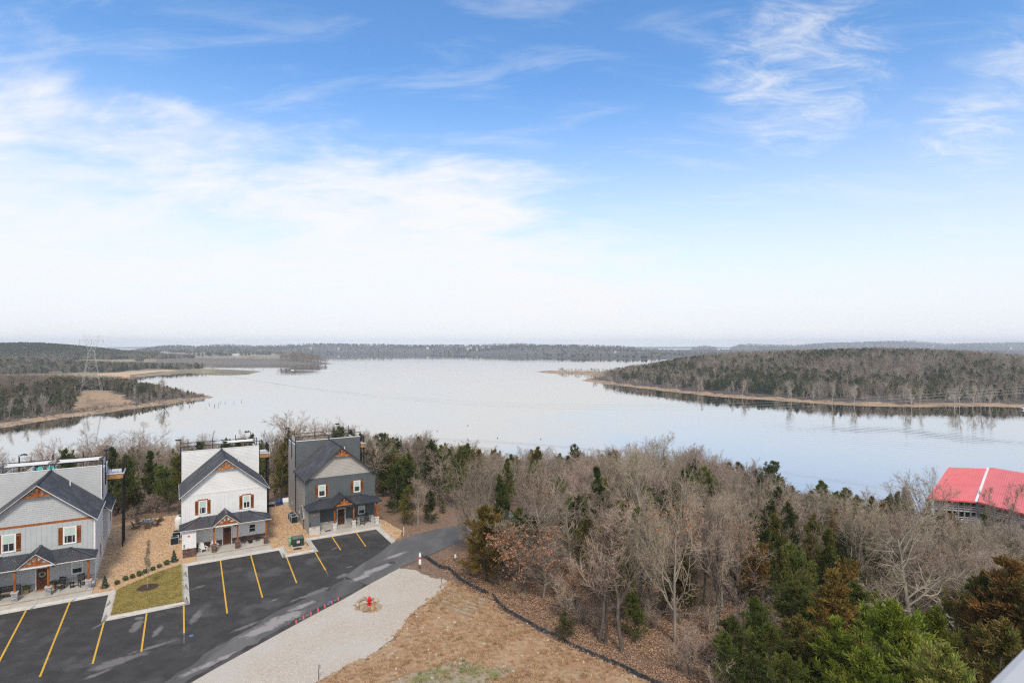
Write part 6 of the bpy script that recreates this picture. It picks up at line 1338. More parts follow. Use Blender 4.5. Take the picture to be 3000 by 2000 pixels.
for k, (x, y, H) in enumerate(near_ced[:290]):
    z = zone(x, y); c = r.choice(mc if px_of(x, y) > 1330 else ['dark', 'dark', 'dark', 'mid', 'mid', 'olive'])
    q_ = r.randrange(5); lab = '%s %s %s, %s' % ('tall' if H > 8.5 else 'low' if H < 5.5 else 'middling', {'cone': 'pointed', 'oval': 'oval', 'loose': 'open-branched', 'broad': 'broad'}[CT[q_][3]], {'dark': 'dark green cedar', 'mid': 'mid-green cedar', 'olive': 'olive-brown cedar', 'rust': 'rust-tinged cedar', 'gold': 'golden-brown cedar'}[c], where(x, y))
    put_tree(CT[q_], x, y, H, r.uniform(0, 6.28), lab, 'tree', 'cedars among the bare trees '+z, 'cedar_tree', min(1.3, max(.8, 8.5/H)), FOL[c], None, lean=(r.uniform(-.04, .04), r.uniform(-.04, .04)))
# ------------------------------------------------------------------ scattered masses (far woods, undergrowth, grass)
def scatter(name, P, S, R, idx, variants, label=None, cat=None):
    """one object: variants (mesh, material) stood on the points P with scale S, rotation R about z"""
    me = bpy.data.meshes.new(name); me.vertices.add(len(P)); me.vertices.foreach_set('co', np.asarray(P, np.float32).ravel())
    for nm, ty, dat in (('s', 'FLOAT_VECTOR', np.asarray(S, np.float32)), ('r', 'FLOAT_VECTOR', np.stack([np.zeros(len(P)), np.zeros(len(P)), R], 1).astype(np.float32)), ('k', 'INT', np.asarray(idx, np.int32))):
        a = me.attributes.new(nm, ty, 'POINT'); a.data.foreach_set('vector' if ty == 'FLOAT_VECTOR' else 'value', dat.ravel())
    o = obj(name, me); ng = bpy.data.node_groups.new(name, 'GeometryNodeTree'); ng.interface.new_socket('Geometry', in_out='INPUT', socket_type='NodeSocketGeometry'); ng.interface.new_socket('Geometry', in_out='OUTPUT', socket_type='NodeSocketGeometry')
    N = ng.nodes.new; L = ng.links.new; gi, go = N('NodeGroupInput'), N('NodeGroupOutput'); ip = N('GeometryNodeInstanceOnPoints'); j = N('GeometryNodeJoinGeometry')
    for v in reversed(variants):
        vo = bpy.data.objects.new(name+'_source', v); oi = N('GeometryNodeObjectInfo'); oi.inputs['Object'].default_value = vo; oi.inputs['As Instance'].default_value = True; L(oi.outputs['Geometry'], j.inputs[0])
    def at_(nm, ty): n = N('GeometryNodeInputNamedAttribute'); n.data_type = ty; n.inputs['Name'].default_value = nm; return n.outputs['Attribute']
    L(gi.outputs[0], ip.inputs['Points']); L(j.outputs[0], ip.inputs['Instance']); ip.inputs['Pick Instance'].default_value = True; L(at_('k', 'INT'), ip.inputs['Instance Index'])
    L(at_('r', 'FLOAT_VECTOR'), ip.inputs['Rotation']); L(at_('s', 'FLOAT_VECTOR'), ip.inputs['Scale']); L(ip.outputs[0], go.inputs[0])
    md = o.modifiers.new('scatter', 'NODES'); md.node_group = ng; return tag(o, label, cat, kind='stuff')
def joined(a, b, ma, mb_):
    (Va, Qa), (Vb, Qb) = a, b; return npmesh('tree', np.concatenate([Va, Vb]), np.concatenate([Qa, Qb+len(Va)]), [ma, mb_], False, np.concatenate([np.zeros(len(Qa), int), np.ones(len(Qb), int)]))
FTWIG = pm('far_bare_twigs', (.255, .20, .14), (.165, .13, .092), .06, .9, coord='pos', objrand=.38, island=.2)
FB = [joined(*bare_tree(s, 11, 'far')[:2], BARK, FTWIG) for s in (61, 62, 63)]
FWH = [joined(*bare_tree(s, 11, 'far')[:2], TWIGW, TWIGW) for s in (64, 65)]
def far_cedar(seed, kind, m):
    a, b = cedar_tree(seed, 9, kind, .42); V, Q = b; c = V.reshape(-1, 4, 3); ctr = c.mean(1, keepdims=True); c = ctr+(c-ctr)*np.array([2.1, 2.1, 1.9]); V = c.reshape(-1, 3); k = np.random.default_rng(seed).random(len(Q)) < .55
    rm = Q[k]; V2 = V[rm.ravel()]; Q2 = np.arange(len(V2)).reshape(-1, 4); return joined(a, (V2, Q2), BARKD, m)
FC = [far_cedar(71, 'broad', FOL['dark']), far_cedar(72, 'oval', FOL['olive']), far_cedar(73, 'cone', FOL['dark']), far_cedar(74, 'oval', FOL['mid'])]
FVAR = FB+FWH+FC                                         # 0-2 bare, 3-4 pale, 5-8 cedars
def rpoints(poly, n, rg, cond, h):
    P = np.array(poly); x0, y0 = P.min(0); x1, y1 = P.max(0); X = rg.uniform(x0, x1, n); Y = rg.uniform(y0, y1, n); s = sdist(np.stack([X, Y], 1), poly); k = cond(X, Y, s); X, Y = X[k], Y[k]; return X, Y, h(X, Y), s[k]
def seen(X, Y): return (Y > 40) & (np.abs(X) < Y*.96+25)
rg = np.random.default_rng(3)
# wooded peninsula on the right: grey hardwoods up the hill, evergreens in bands, pale trees along the shore
poly, h = LANDS['peninsula']
X, Y, Z, S = rpoints(poly, 62000, rg, lambda X, Y, s: seen(X, Y) & (s > 9+5*wob(X, Y, .05)) & (Y < 1150), h)
nz = wob(X, Y, .017)+.5*wob(X, Y, .06, 3)+.9*np.exp(-((S-95)/45)**2)-.35*sm(S, 140, 200)+.8*sm(Z, 3, 8)-.25
u = rg.random(len(X)); ev = u < np.clip(.32+.44*nz, .06, .92); near_sh = S < 26
idx = np.where(ev & ~near_sh, rg.choice([5, 5, 6, 7, 8], len(X)), rg.choice([0, 1, 2, 0, 1, 2, 3], len(X))); idx = np.where(near_sh & (rg.random(len(X)) < .2), rg.choice([3, 4], len(X)), idx)
keep = rg.random(len(X)) < np.where(near_sh, .38, .85)
sc = rg.uniform(.75, 1.2, len(X))*np.where(near_sh, .62, 1.0)*np.where(ev, .92, 1.0)
k = keep; scatter('peninsula_woods', np.stack([X, Y, Z-.3], 1)[k], np.stack([sc*1.15, sc*1.15, sc], 1)[k], rg.uniform(0, 6.28, k.sum()), idx[k], FVAR, 'mixed grey and green woods covering the peninsula on the right', 'woods')
poly, h = LANDS['spit']
X, Y, Z, S = rpoints(poly, 500, rg, lambda X, Y, s: (s > 5) & (X > 75), h); sc = rg.uniform(.3, .65, len(X)); scatter('spit_brush', np.stack([X, Y, Z-.2], 1), np.stack([sc*1.2, sc*1.2, sc], 1), rg.uniform(0, 6.28, len(X)), rg.choice([0, 1, 2], len(X)), FVAR, 'low leafless brush along the narrow spit', 'brush')
# point on the left
poly, h = LANDS['point']; bald = BALD
X, Y, Z, S = rpoints(poly, 42000, rg, lambda X, Y, s: seen(X, Y) & (s > 13+4*wob(X, Y, .08)) & (sdist(np.stack([X, Y], 1), bald) < -1) & (np.hypot(X+318, Y-431) > 9), h)
tall = sm(-X, 255, 345); right = (X > -345) & (X < -270); u = rg.random(len(X)); ev = (u < np.where(right & (X < -285), .62, .17))
idx = np.where(ev, rg.choice([5, 6, 7], len(X)), rg.choice([0, 1, 2], len(X))); idx = np.where((S < 24) & (rg.random(len(X)) < .12), 3, idx); keep = rg.random(len(X)) < .48*(.25+.75*tall)
sc = (.45+.62*tall)*rg.uniform(.8, 1.15, len(X))*np.where(X < -335, 1.12, .92)*np.where(ev, .95, 1); k = keep
scatter('point_woods', np.stack([X, Y, Z-.3], 1)[k], np.stack([sc*.95, sc*.95, sc], 1)[k], rg.uniform(0, 6.28, k.sum()), idx[k], FVAR, 'brown and dark green woods on the near left point behind the pylon', 'woods')
# far left hill
h = LANDS['far_shore'][1]; HLP = LANDS['far_shore'][0]; poly = [(-1950, 740), (-380, 740), (-380, 2000), (-1950, 2000)]; tan = [(-1520, 1560), (-1380, 1660), (-1350, 1900), (-1800, 1980), (-2100, 1700), (-1700, 1520)]
def hl_cond(X, Y, s): 
    s = sdist(np.stack([X, Y], 1), HLP)
    flat = (gau(X, Y, -1180, 1370, 320, 270)+gau(X, Y, -790, 860, 190, 85)+gau(X, Y, -1640, 1790, 330, 330)+gau(X, Y, -2300, 1900, 600, 400)+.9*gau(X, Y, -600, 985, 62, 36)+.6*gau(X, Y, -650, 890, 40, 22))
    return seen(X, Y) & (s > 8) & (flat+.10*wob(X, Y, .02) > .30) & (sdist(np.stack([X, Y], 1), tan) < 0)
X, Y, Z, S = rpoints(poly, 120000, rg, hl_cond, h)
g = gau(X, Y, -1180, 1370, 300, 260); evp = np.where(Y > 1150, .25+.65*sm(g, .25, .7), .32); ev = rg.random(len(X)) < evp+.15*wob(X, Y, .012)
idx = np.where(ev, rg.choice([5, 7, 8, 5], len(X)), rg.choice([0, 1, 2], len(X))); sc = rg.uniform(.8, 1.15, len(X)); k = rg.random(len(X)) < .9
scatter('hill_woods', np.stack([X, Y, Z-.3], 1)[k], np.stack([sc*1.35, sc*1.35, sc], 1)[k], rg.uniform(0, 6.28, k.sum()), idx[k], FVAR, 'dark green and grey woods on the far left hill', 'woods')
poly, h = LANDS['dam']
X, Y, Z, S = rpoints(poly, 5000, rg, lambda X, Y, s: (s > 9) & (X > -520) & (X < -395), h); sc = rg.uniform(1.4, 1.9, len(X))*(1-.45*sm(X, -450, -400)); k = rg.random(len(X)) < .9
scatter('dam_end_woods', np.stack([X, Y, Z-.3], 1)[k], np.stack([sc, sc, sc], 1)[k], rg.uniform(0, 6.28, k.sum()), rg.choice([0, 1, 2], k.sum()), FVAR, 'dark bare grove at the end of the long dam', 'woods')
X, Y, Z, S = rpoints(poly, 900, rg, lambda X, Y, s: (s > 14) & (X < -500) & (X > -760), h); k = rg.random(len(X)) < .12; sc = rg.uniform(.4, .8, len(X))
scatter('dam_top_brush', np.stack([X, Y, Z-.3], 1)[k], np.stack([sc, sc, sc], 1)[k], rg.uniform(0, 6.28, k.sum()), rg.choice([0, 1, 2], k.sum()), FVAR, 'scattered small trees along the top of the dam', 'brush')
poly, h = LANDS['low_shore']
X, Y, Z, S = rpoints(poly, 60000, rg, lambda X, Y, s: seen(X, Y) & (s > 60+40*wob(X, Y, .006)) & (wob(X, Y, .008, 2) > -.25), h); k = rg.random(len(X)) < .12; sc = rg.uniform(1.0, 1.5, len(X))
scatter('low_shore_woods', np.stack([X, Y, Z-.3], 1)[k], np.stack([sc*1.7, sc*1.7, sc], 1)[k], rg.uniform(0, 6.28, k.sum()), rg.choice([0, 1, 2, 5, 7], k.sum()), FVAR, 'hazy low woods beyond the dam', 'woods')
# far hills: crowns over the slopes facing the lake
for (V, n, nr), nm, dens, scl, lab in ((VA, 'far_hill_woods', 9500, (1.9, 1.0), 'hazy blue-grey woods covering the far shore hills'), (VB, 'back_hill_woods', 3600, (3.2, 1.5), 'pale blue woods on the hills beyond the peninsula')):
    q = V.reshape(n, nr, 3); i = rg.integers(0, n-1, dens*2); j = rg.uniform(.02, .70, dens*2)*(nr-1); jj = np.minimum(j.astype(int), nr-2); fj = (j-jj)[:, None]; fi = rg.random((dens*2, 1))
    P = (q[i, jj]*(1-fi)+q[i+1, jj]*fi)*(1-fj)+(q[i, jj+1]*(1-fi)+q[i+1, jj+1]*fi)*fj; k = seen(P[:, 0], P[:, 1]) & (P[:, 2] > LAKE+.6); P = P[k][:dens]; s = rg.uniform(.8, 1.3, len(P))
    ev = wob(P[:, 0], P[:, 1], .004)+rg.normal(size=len(P))*.5 > .25
    scatter(nm, P-np.array([0, 0, .6]), np.stack([s*scl[0], s*scl[0], s*scl[1]], 1), rg.uniform(0, 6.28, len(P)), np.where(ev, rg.choice([5, 6, 7], len(P)), rg.choice([0, 1, 2], len(P))), FVAR, lab, 'woods')
# overflow of the near wood and its undergrowth
if len(near_bare) > 296 or len(near_ced) > 290:
    R_ = near_bare[296:]; P = np.array([(x, y, gh(x, y)-.15) for x, y, H in R_]); s = np.array([H/11.5 for x, y, H in R_])
    BJ = [joined(*bare_tree(sd, 11.5, kd)[:2], BARK, TWIG) for sd, kd in ((91, 'far'), (92, 'far'))]
    if len(R_): scatter('deep_woods', P, np.stack([s*1.1, s*1.1, s], 1), rg.uniform(0, 6.28, len(P)), rg.integers(0, 2, len(P)), BJ, 'farthest leafless trees of the wood down by the lake', 'woods')
BU = [joined(*bare_tree(s, 2.4, 'bush')[:2], BARKD, TWIG) for s in (81, 82)]
X = rg.uniform(-150, 170, 22000); Y = rg.uniform(24, 150, 22000); cs = -sdist(np.stack([X, Y], 1), CREST); k = (cs > 1.0) & (np.abs(X) < Y*.95+8); X, Y, cs = X[k], Y[k], cs[k]
k = rg.random(len(X)) < np.where((Y < 62) & (X > -2) & (cs < 8), .30, .40); k &= np.array([np.min(np.hypot(roadc[:, 0]-x, roadc[:, 1]-y)) > 5.0 for x, y in zip(X, Y)]); X, Y = X[k], Y[k]; s = rg.uniform(.4, 1.6, len(X))
scatter('undergrowth', np.stack([X, Y, ground_h(X, Y)-.1], 1), np.stack([s*1.1, s*1.1, s], 1), rg.uniform(0, 6.28, len(X)), rg.integers(0, 2, len(X)), BU, 'leafless brush and saplings on the woodland floor', 'undergrowth')
# dry grass tufts, leaves and loose stones
def tuft(seed, m, n=16, h=.26):
    r = np.random.default_rng(seed); C = np.concatenate([r.normal(size=(n, 2))*.07, np.zeros((n, 1))], 1); D = unit(r.normal(size=(n, 3))*.55+np.array([0, 0, 1.])); V, Q = leaf_quads(C, D, r, h, .012); return npmesh('tuft', V, Q, [m])
STRAW = pm('dry_straw', (.52, .36, .21), (.33, .21, .11), 1.5, .9, island=.25, objrand=.2); GREENB_ = pm('young_green_grass', (.17, .22, .06), (.13, .17, .05), 2, .9, island=.25)
X = rg.uniform(-16, 16, 16000); Y = rg.uniform(36, 62, 16000); sd_ = sdist(np.stack([X, Y], 1), DGW); k = (sd_ > .1) & (wob(X, Y, .55)+rg.normal(size=len(X))*.5 > -.1); X, Y = X[k], Y[k]; s = rg.uniform(.5, 1.2, len(X)); gpz = [at(px, py, 0) for px, py in [(1150,1975),(1230,1955),(1310,1935),(1365,1920),(1420,1945),(1500,1955),(1440,1985),(1300,2040),(1130,2050)]]
inn = sdist(np.stack([X, Y], 1), gpz) > 0; scatter('dry_grass', np.stack([X, Y, ground_h(X, Y)+.02], 1), np.stack([s, s, s], 1), rg.uniform(0, 6.28, len(X)), np.where(inn & (rg.random(len(X)) < .55), 1, 0), [tuft(1, STRAW), tuft(2, GREENB_)], 'dry tan grass tufts on the bank', 'grass')
lawnm = pm('lawn_blades', (.40, .32, .105), (.29, .24, .075), 1.0, .9, island=.3, objrand=.2)
X = rg.uniform(-52, -30, 60000); Y = rg.uniform(45, 66, 60000); k = sdist(np.stack([X, Y], 1), lawn_w) > .06; X, Y = X[k], Y[k]; s = rg.uniform(.35, .6, len(X)); k = np.hypot(X-MULP[0], Y-MULP[1]) > 1.0; X, Y, s = X[k], Y[k], s[k]
scatter('lawn_grass', np.stack([X, Y, np.full(len(X), -.118)], 1), np.stack([s*1.6, s*1.6, s*.8], 1), rg.uniform(0, 6.28, len(X)), np.zeros(len(X)), [tuft(5, lawnm, 18)], 'short yellow-green winter grass of the lawn', 'grass')
LEAF = pm('fallen_leaves', (.40, .26, .17), (.27, .17, .11), 2, .9, island=.4); lr_ = np.random.default_rng(8); C = np.concatenate([lr_.uniform(-.6, .6, (40, 2)), lr_.uniform(0, .05, (40, 1))], 1); lv = npmesh('leaf_patch', *leaf_quads(C, unit(lr_.normal(size=(40, 3))*np.array([1, 1, .35])), lr_, .17, .05), [LEAF])
X = rg.uniform(-20, 45, 30000); Y = rg.uniform(28, 80, 30000); s1 = -sdist(np.stack([X, Y], 1), CREST); k = (s1 > -1.5) & (s1 < 22) & (np.abs(X) < Y*.95); k &= rg.random(len(X)) < .42; k &= (sdist(np.stack([X, Y], 1), LOT) < -.3) & (np.array([np.min(np.hypot(roadc[:, 0]-x, roadc[:, 1]-y)) > 3.4 for x, y in zip(X, Y)])); X, Y = X[k], Y[k]
scatter('fallen_leaves', np.stack([X, Y, ground_h(X, Y)+.02], 1), np.ones((len(X), 3)), rg.uniform(0, 6.28, len(X)), np.zeros(len(X)), [lv], 'brown fallen leaves on the woodland edge', 'leaves')
STM = []
for c, nm in (((.56, .37, .21), 'a'), ((.38, .23, .12), 'b'), ((.68, .55, .40), 'c')):
    m = pm('mulch_stone_'+nm, c, tuple(q*.75 for q in c), 6, .9, objrand=.2); me = rock_mesh('mulch_stone', len(STM)+11, 1); me.materials.clear(); me.materials.append(m); STM.append(me)
X = rg.uniform(-75, 2, 90000); Y = rg.uniform(40, 95, 90000); cp_ = [fr(*p) for p in CHIP]; k = (sdist(np.stack([X, Y], 1), cp_) > .1) & (sdist(np.stack([X, Y], 1), lawn_w) < -.1) & (np.abs(X) < Y*.93)
for O, w_ in ((O1, 9.4), (O2, 9.4), (O3, 9)):
    q = np.stack([X, Y], 1)-O; uu, vv = q@UV, q@DV; k &= ~((uu > -.1) & (uu < w_) & (vv > -4.6) & (vv < 13.1)); k &= ~((uu > 1.3) & (uu < 9.2) & (vv > -4.3) & (vv < 0))
X, Y = X[k], Y[k]; s = rg.uniform(.035, .085, len(X)); scatter('mulch_stones', np.stack([X, Y, np.full(len(X), -.14)], 1), np.stack([s*1.3, s, s*.7], 1), rg.uniform(0, 6.28, len(X)), rg.choice([0, 0, 1, 1, 2], len(X)), STM, 'loose tan stones of the mulch beds between the houses', 'gravel')
X = rg.uniform(-30, 2, 40000); Y = rg.uniform(30, 66, 40000); sg_ = sdist(np.stack([X, Y], 1), GPW); k = (sg_ > .1) | ((sg_ > -1.1) & (rg.random(len(X)) < .55*np.exp(sg_*2.2)) & (sdist(np.stack([X, Y], 1), LOT) < -.2)); X, Y = X[k], Y[k]; s = rg.uniform(.02, .055, len(X)); GS = []
for c in ((.54, .485, .41), (.45, .40, .335), (.59, .54, .465)):
    m = pm('gravel_stone', c, tuple(q*.8 for q in c), 6, .9); me = rock_mesh('gravel_stone', len(GS)+21, 1); me.materials.clear(); me.materials.append(m); GS.append(me)
scatter('gravel', np.stack([X, Y, np.full(len(X), -.295)], 1), np.stack([s*1.2, s, s*.7], 1), rg.uniform(0, 6.28, len(X)), rg.integers(0, 3, len(X)), GS, 'loose pale stones on the gravel pull-off', 'gravel')
PR = pm('pale_bank_rock', (.55, .50, .43), (.42, .37, .31), 4, .9); prm = rock_mesh('bank_rock', 33, 1); prm.materials.clear(); prm.materials.append(PR)
X = rg.uniform(-14, 14, 900); Y = rg.uniform(38, 56, 900); k = (sdist(np.stack([X, Y], 1), DGW) > -1.2) & (rg.random(900) < .5); X, Y = X[k], Y[k]; s = rg.uniform(.03, .17, len(X))**1.15; scatter('bank_rocks', np.stack([X, Y, ground_h(X, Y)+.04], 1), np.stack([s*1.6, s, s*.6], 1), rg.uniform(0, 6.28, len(X)), np.zeros(len(X)), [prm], 'pale broken stones strewn over the bank', 'rubble')
# stones, driftwood and tufts along the waterlines
DRIFT = pm('grey_driftwood', (.30, .27, .235), (.20, .175, .15), 1, .9, objrand=.3); DL = MB().tube([(-1, 0, .1), (-.2, .1, .16), (.6, -.05, .12), (1.1, .1, .3)], [.13, .11, .08, .03], 6).tube([(-.2, .1, .16), (.1, .5, .4)], [.06, .02], 5).mesh('drift_log', DRIFT); BRM = bare_tree(84, 2.4, 'bush'); BRUSH = joined(*BRM[:2], BARKD, FTWIG)
for nm, n in (('peninsula', 26000), ('point', 14000)):
    poly, h = LANDS[nm]; X, Y, Z, S = rpoints(poly, n*6, rg, lambda X, Y, s: seen(X, Y) & (s > .2) & (s < 15) & (Y < 760), h); k = rg.random(len(X)) < (.16 if nm == 'peninsula' else .22); X, Y, Z, S = X[k], Y[k], Z[k], S[k]
    t = np.where(S < 6, rg.choice([0, 0, 0, 1], len(X)), rg.choice([0, 1, 2, 2, 2], len(X))); s = np.where(t == 0, rg.uniform(.12, .5, len(X)), np.where(t == 1, rg.uniform(.5, 2.2, len(X)), rg.uniform(.5, 1.5, len(X))))
    scatter(nm+'_shore_debris', np.stack([X, Y, Z], 1), np.stack([s*1.3, s, s*np.where(t == 0, .6, 1)], 1), rg.uniform(0, 6.28, len(X)), t, [prm, DL, BRUSH], 'stones, driftwood and low brush along the waterline of the '+('peninsula' if nm == 'peninsula' else 'left point'), 'shore debris')
# pale trees along the peninsula shore, standing apart
poly, h = LANDS['peninsula']
for k, (px, base, top, lab) in enumerate([(2319,1166,1106,'pale shoreline tree left of the others above the beach'), (2437,1173,1112,'pale slim tree at the shore below the evergreen band'), (2503,1176,1120,'pale tree by the shore brush'), (2654,1180,1116,'tall pale trunk at the shore right of the brush'), (2671,1182,1130,'slim pale trunk beside the tall pale one'), (2693,1180,1124,'pale forked tree near the shore'),
        (2796,1184,1125,'pale tree left of a row of white trunks'), (2811,1184,1118,'broad pale tree first in a row of white trunks'), (2850,1184,1118,'straight white trunk in a row on the shore'), (2873,1184,1122,'white trunk fourth along the row on the shore'), (2900,1183,1122,'pale spreading tree last in the row of white trunks'), (2056,1145,1100,'pale tree low on the left part of the peninsula shore'), (2175,1155,1106,'round pale tree above the middle of the beach'), (2150,1152,1112,'thin pale tree left of the round pale one')]):
    Yd = (ZC+17.5)*F/(base-YH); X = (px-CX)/F*Yd; z = float(h(np.array([X]), np.array([Yd]))[0]); H = ZC-(top-YH)/F*Yd-z; t = (1, 2, 3, 4)[k % 4]; e = empty('shore_tree', (X, Yd, z-.2), k*1.3, lab, 'tree', 'pale trees along the peninsula shore'); s = H/BT[t][2]; e.scale = (s*.75, s*.75, s)
    tr = obj('trunk', BT[t][0], None, e); cr = obj('crown', BT[t][1], None, e); set_mat(tr, TWIGW); set_mat(cr, TWIGW)
poly, h = LANDS['point']
for k, (px, base, top, lab, m) in enumerate([(484,1168,1104,'dark spreading lone tree on the tip of the left point', BARKD), (25,1222,1162,'pale slim tree farthest left on the near shore', TWIGW), (78,1212,1150,'pale leaning tree second from the left on the near shore', TWIGW), (125,1206,1152,'pale twisted tree left of the bald patch', TWIGW), (255,1196,1148,'pale bare tree in front of the bald orange slope', TWIGW), (395,1170,1122,'pale slim tree where the dark woods of the point end', TWIGW), (530,1160,1130,'small bare tree farthest out on the point', BARKD)]):
    Yd = (ZC+17.5)*F/(base-YH); X = (px-CX)/F*Yd; z = float(h(np.array([X]), np.array([Yd]))[0]); H = ZC-(top-YH)/F*Yd-z; t = (1, 2, 4, 3, 2, 4, 7)[k]; e = empty('shore_tree', (X, Yd, z-.2), k*1.7, lab, 'tree', 'trees standing apart on the left point'); s = H/BT[t][2]; w = 1.15 if k == 0 else .8; e.scale = (s*w, s*w, s)
    tr = obj('trunk', BT[t][0], None, e); cr = obj('crown', BT[t][1], None, e); set_mat(tr, m); set_mat(cr, TWIG if m is BARKD else m)

# ------------------------------------------------------------------ pylon, wires
PX, PY = (268-CX)/F*436, 436.0; pz = float(LANDS['point'][1](np.array([PX]), np.array([PY]))[0]); PH = ZC+31/F*PY-pz
pyl = empty('transmission_tower', (PX, PY, pz), .55, 'tall steel lattice power tower on the left point', 'power tower')
GALV = pm('weathered_galvanised_steel', (.46, .45, .43), (.36, .35, .34), .5, .6)
lev = [(0, 6.6), (.13, 5.4), (.30, 4.3), (.46, 3.25), (.60, 2.4), (.70, 1.9)]; cor = lambda t, w: [(sx*w, sy*w, t*PH) for sx, sy in ((-1, -1), (1, -1), (1, 1), (-1, 1))]
lg = [MB() for _ in range(4)]; br = MB()
for (t0, w0), (t1, w1) in zip(lev[:-1], lev[1:]):
    a, b = cor(t0, w0), cor(t1, w1)
    for k in range(4):
        lg[k].bar(a[k], b[k], .13); j = (k+1) % 4; br.bar(a[k], b[j], .06).bar(a[j], b[k], .06).bar(b[k], b[j], .07)
for l in lg: l.build('leg', GALV, pyl)
br.build('bracing', GALV, pyl); a = cor(.70, 1.9); tz, bz = .985*PH, .90*PH
for s in (-1, 1):
    hd_ = MB()
    for y in (-1, 1):
        hd_.bar((s*1.9, y*1.9, .70*PH), (s*4.6, y*.7, bz), .10).bar((-s*1.0, y*1.9, .70*PH), (s*2.6, y*.7, bz), .08)
        for k in range(4): t0, t1 = k/4, (k+1)/4; hd_.bar((s*(1.9+2.7*t0), y*(1.9-1.2*t0), (.70+.20*t0)*PH), (s*(-1.0*(1-t1)+2.6*t1), y*(1.9-1.2*t1), (.70+.20*t1)*PH), .08)
    hd_.bar((s*4.6, 0, bz), (s*5.0, 0, tz), .14).bar((s*3.0, 0, bz), (s*5.0, 0, tz), .09).build('head_arm', GALV, pyl)
ca = MB().bar((-7.6, -.7, bz), (7.6, -.7, bz), .14).bar((-7.6, .7, bz), (7.6, .7, bz), .14).bar((-4.7, 0, bz+2.1), (4.7, 0, bz+2.1), .12)
for k in range(10): x = -7.5+k*1.5; ca.bar((x, -.7, bz), (x+1.5, .7, bz), .07); ca.bar((x, 0, bz), (x+1.5, 0, bz+2.1), .07) if -4.6 < x < 3.1 else None
ca.build('cross_arm', GALV, pyl); ARM = []
for x in (-7.2, 0, 7.2):
    MB().lathe([(.14, -3.6)]+[(.22 if k % 2 else .12, -3.4+k*.3) for k in range(12)], 6).build('insulator', GALV, pyl, (x, 0, bz)); c, s = math.cos(.55), math.sin(.55); ARM.append((PX+x*c, PY+x*s, pz+bz-3.6))
for s in (-1, 1): c_, s_ = math.cos(.55), math.sin(.55); ARM.append((PX+s*5.0*c_, PY+s*5.0*s_, pz+tz))
WIREM = pm('pale_power_cable', (.42, .42, .38), (.34, .34, .31), .1, .6)
def wire(p, q, sag, r_, label):
    pts = []
    for k in range(61): t = k/60; pts.append((p[0]+(q[0]-p[0])*t, p[1]+(q[1]-p[1])*t, p[2]+(q[2]-p[2])*t-4*sag*t*(1-t)))
    o = MB().tube(pts, r_, 4).build('power_cable', WIREM); return tag(o, label, 'power line', 'power lines over the lake')
END = [((3300-CX)/F*228, 228, -1.0), ((3300-CX)/F*222, 222, -1.9), ((3300-CX)/F*216, 216, -2.8)]
for k, nm in enumerate(('highest', 'middle', 'lowest')): wire(ARM[k], (END[k][0], END[k][1], ZC-(1106+9*k-YH)/F*END[k][1]), 25.5+k*.4, .034, nm+' of three pale cables crossing the lake to the right edge')
wire(ARM[3], ((3300-CX)/F*240, 240, ZC-(985-YH)/F*240), 10, .03, 'single thin cable above the three, crossing the peninsula skyline')
for k, nm in enumerate(('left', 'middle', 'right')): wire(ARM[k], (-640+k*9, 470+k*14, 8+k*2), 19, .034, nm+' one of three cables sagging from the tower to the left edge')

# ------------------------------------------------------------------ boats, stumps, buoys
X, Y = at(857, 1084.5, LAKE); bt = empty('motor_boat', (X, Y, LAKE), math.radians(172), 'small white motor boat speeding past the dam with a long wake', 'boat')
MB().add([(-2.8, -1.1, .1), (-2.8, 1.1, .1), (1.2, 1.1, .15), (3.2, 0, .5), (1.2, -1.1, .15), (-2.8, -1.25, .95), (-2.8, 1.25, .95), (1.2, 1.25, 1.05), (3.6, 0, 1.35), (1.2, -1.25, 1.05)], [(0, 1, 2, 3, 4), (9, 8, 7, 6, 5), (0, 5, 6, 1), (1, 6, 7, 2), (2, 7, 8, 3), (3, 8, 9, 4), (4, 9, 5, 0)]).build('hull', WHITEC, bt)
MB().prism([(.3, -.9, 1.05), (.3, .9, 1.05), (-.2, .8, 1.75), (-.2, -.8, 1.75)], (.06, 0, 0)).build('windscreen', GLASS, bt); B(-3.2, -.3, .5, -2.8, .3, 1.3).build('outboard_motor', BLACK, bt); B(-1.6, -.9, 1.0, -.9, .9, 1.3).build('seat', WHITEC, bt)
FOAM = pm('wake_foam', (.74, .76, .77), (.58, .62, .64), .35, .8); V = []; Q = []; d = Vector((math.cos(math.radians(-10)), math.sin(math.radians(-10)))); n = Vector((-d.y, d.x)); b0 = Vector((X+2.5, Y))
for arm, (w0, off) in enumerate(((2.6, 0.0), (1.3, .30), (1.3, -.30))):
    k0 = len(V)
    for i in range(31):
        t = i/30*(1 if arm == 0 else .8); c = b0+d*(95*t)+n*(off*95*t*.45); hw = w0*(1-.75*t)*.5+.15; z = LAKE+.03+.10*math.sin(math.pi*min(1, t*1.2))*(1-t)
        V += [(c.x-n.x*hw, c.y-n.y*hw, LAKE-.05), (c.x, c.y, z+.12), (c.x+n.x*hw, c.y+n.y*hw, LAKE-.05)]
    for i in range(30):
        for j in range(2): a = k0+i*3+j; Q.append((a, a+3, a+4, a+1))
tag(obj('boat_wake', npmesh('boat_wake', V, Q, [FOAM], True)), 'white foam wake trailing the motor boat', 'wake', kind='stuff')
X, Y = at(2998, 1199, LAKE); pb = empty('pontoon_boat', (X+3.2, Y, LAKE), math.radians(-14), 'white pontoon boat cut by the right edge of the view', 'boat')
for s in (-1, 1): MB().tube([(-3.6, s*.95, .3), (-3.0, s*.95, .22), (3.6, s*.95, .22)], [.1, .3, .3], 10).build('pontoon', HVACT, pb)
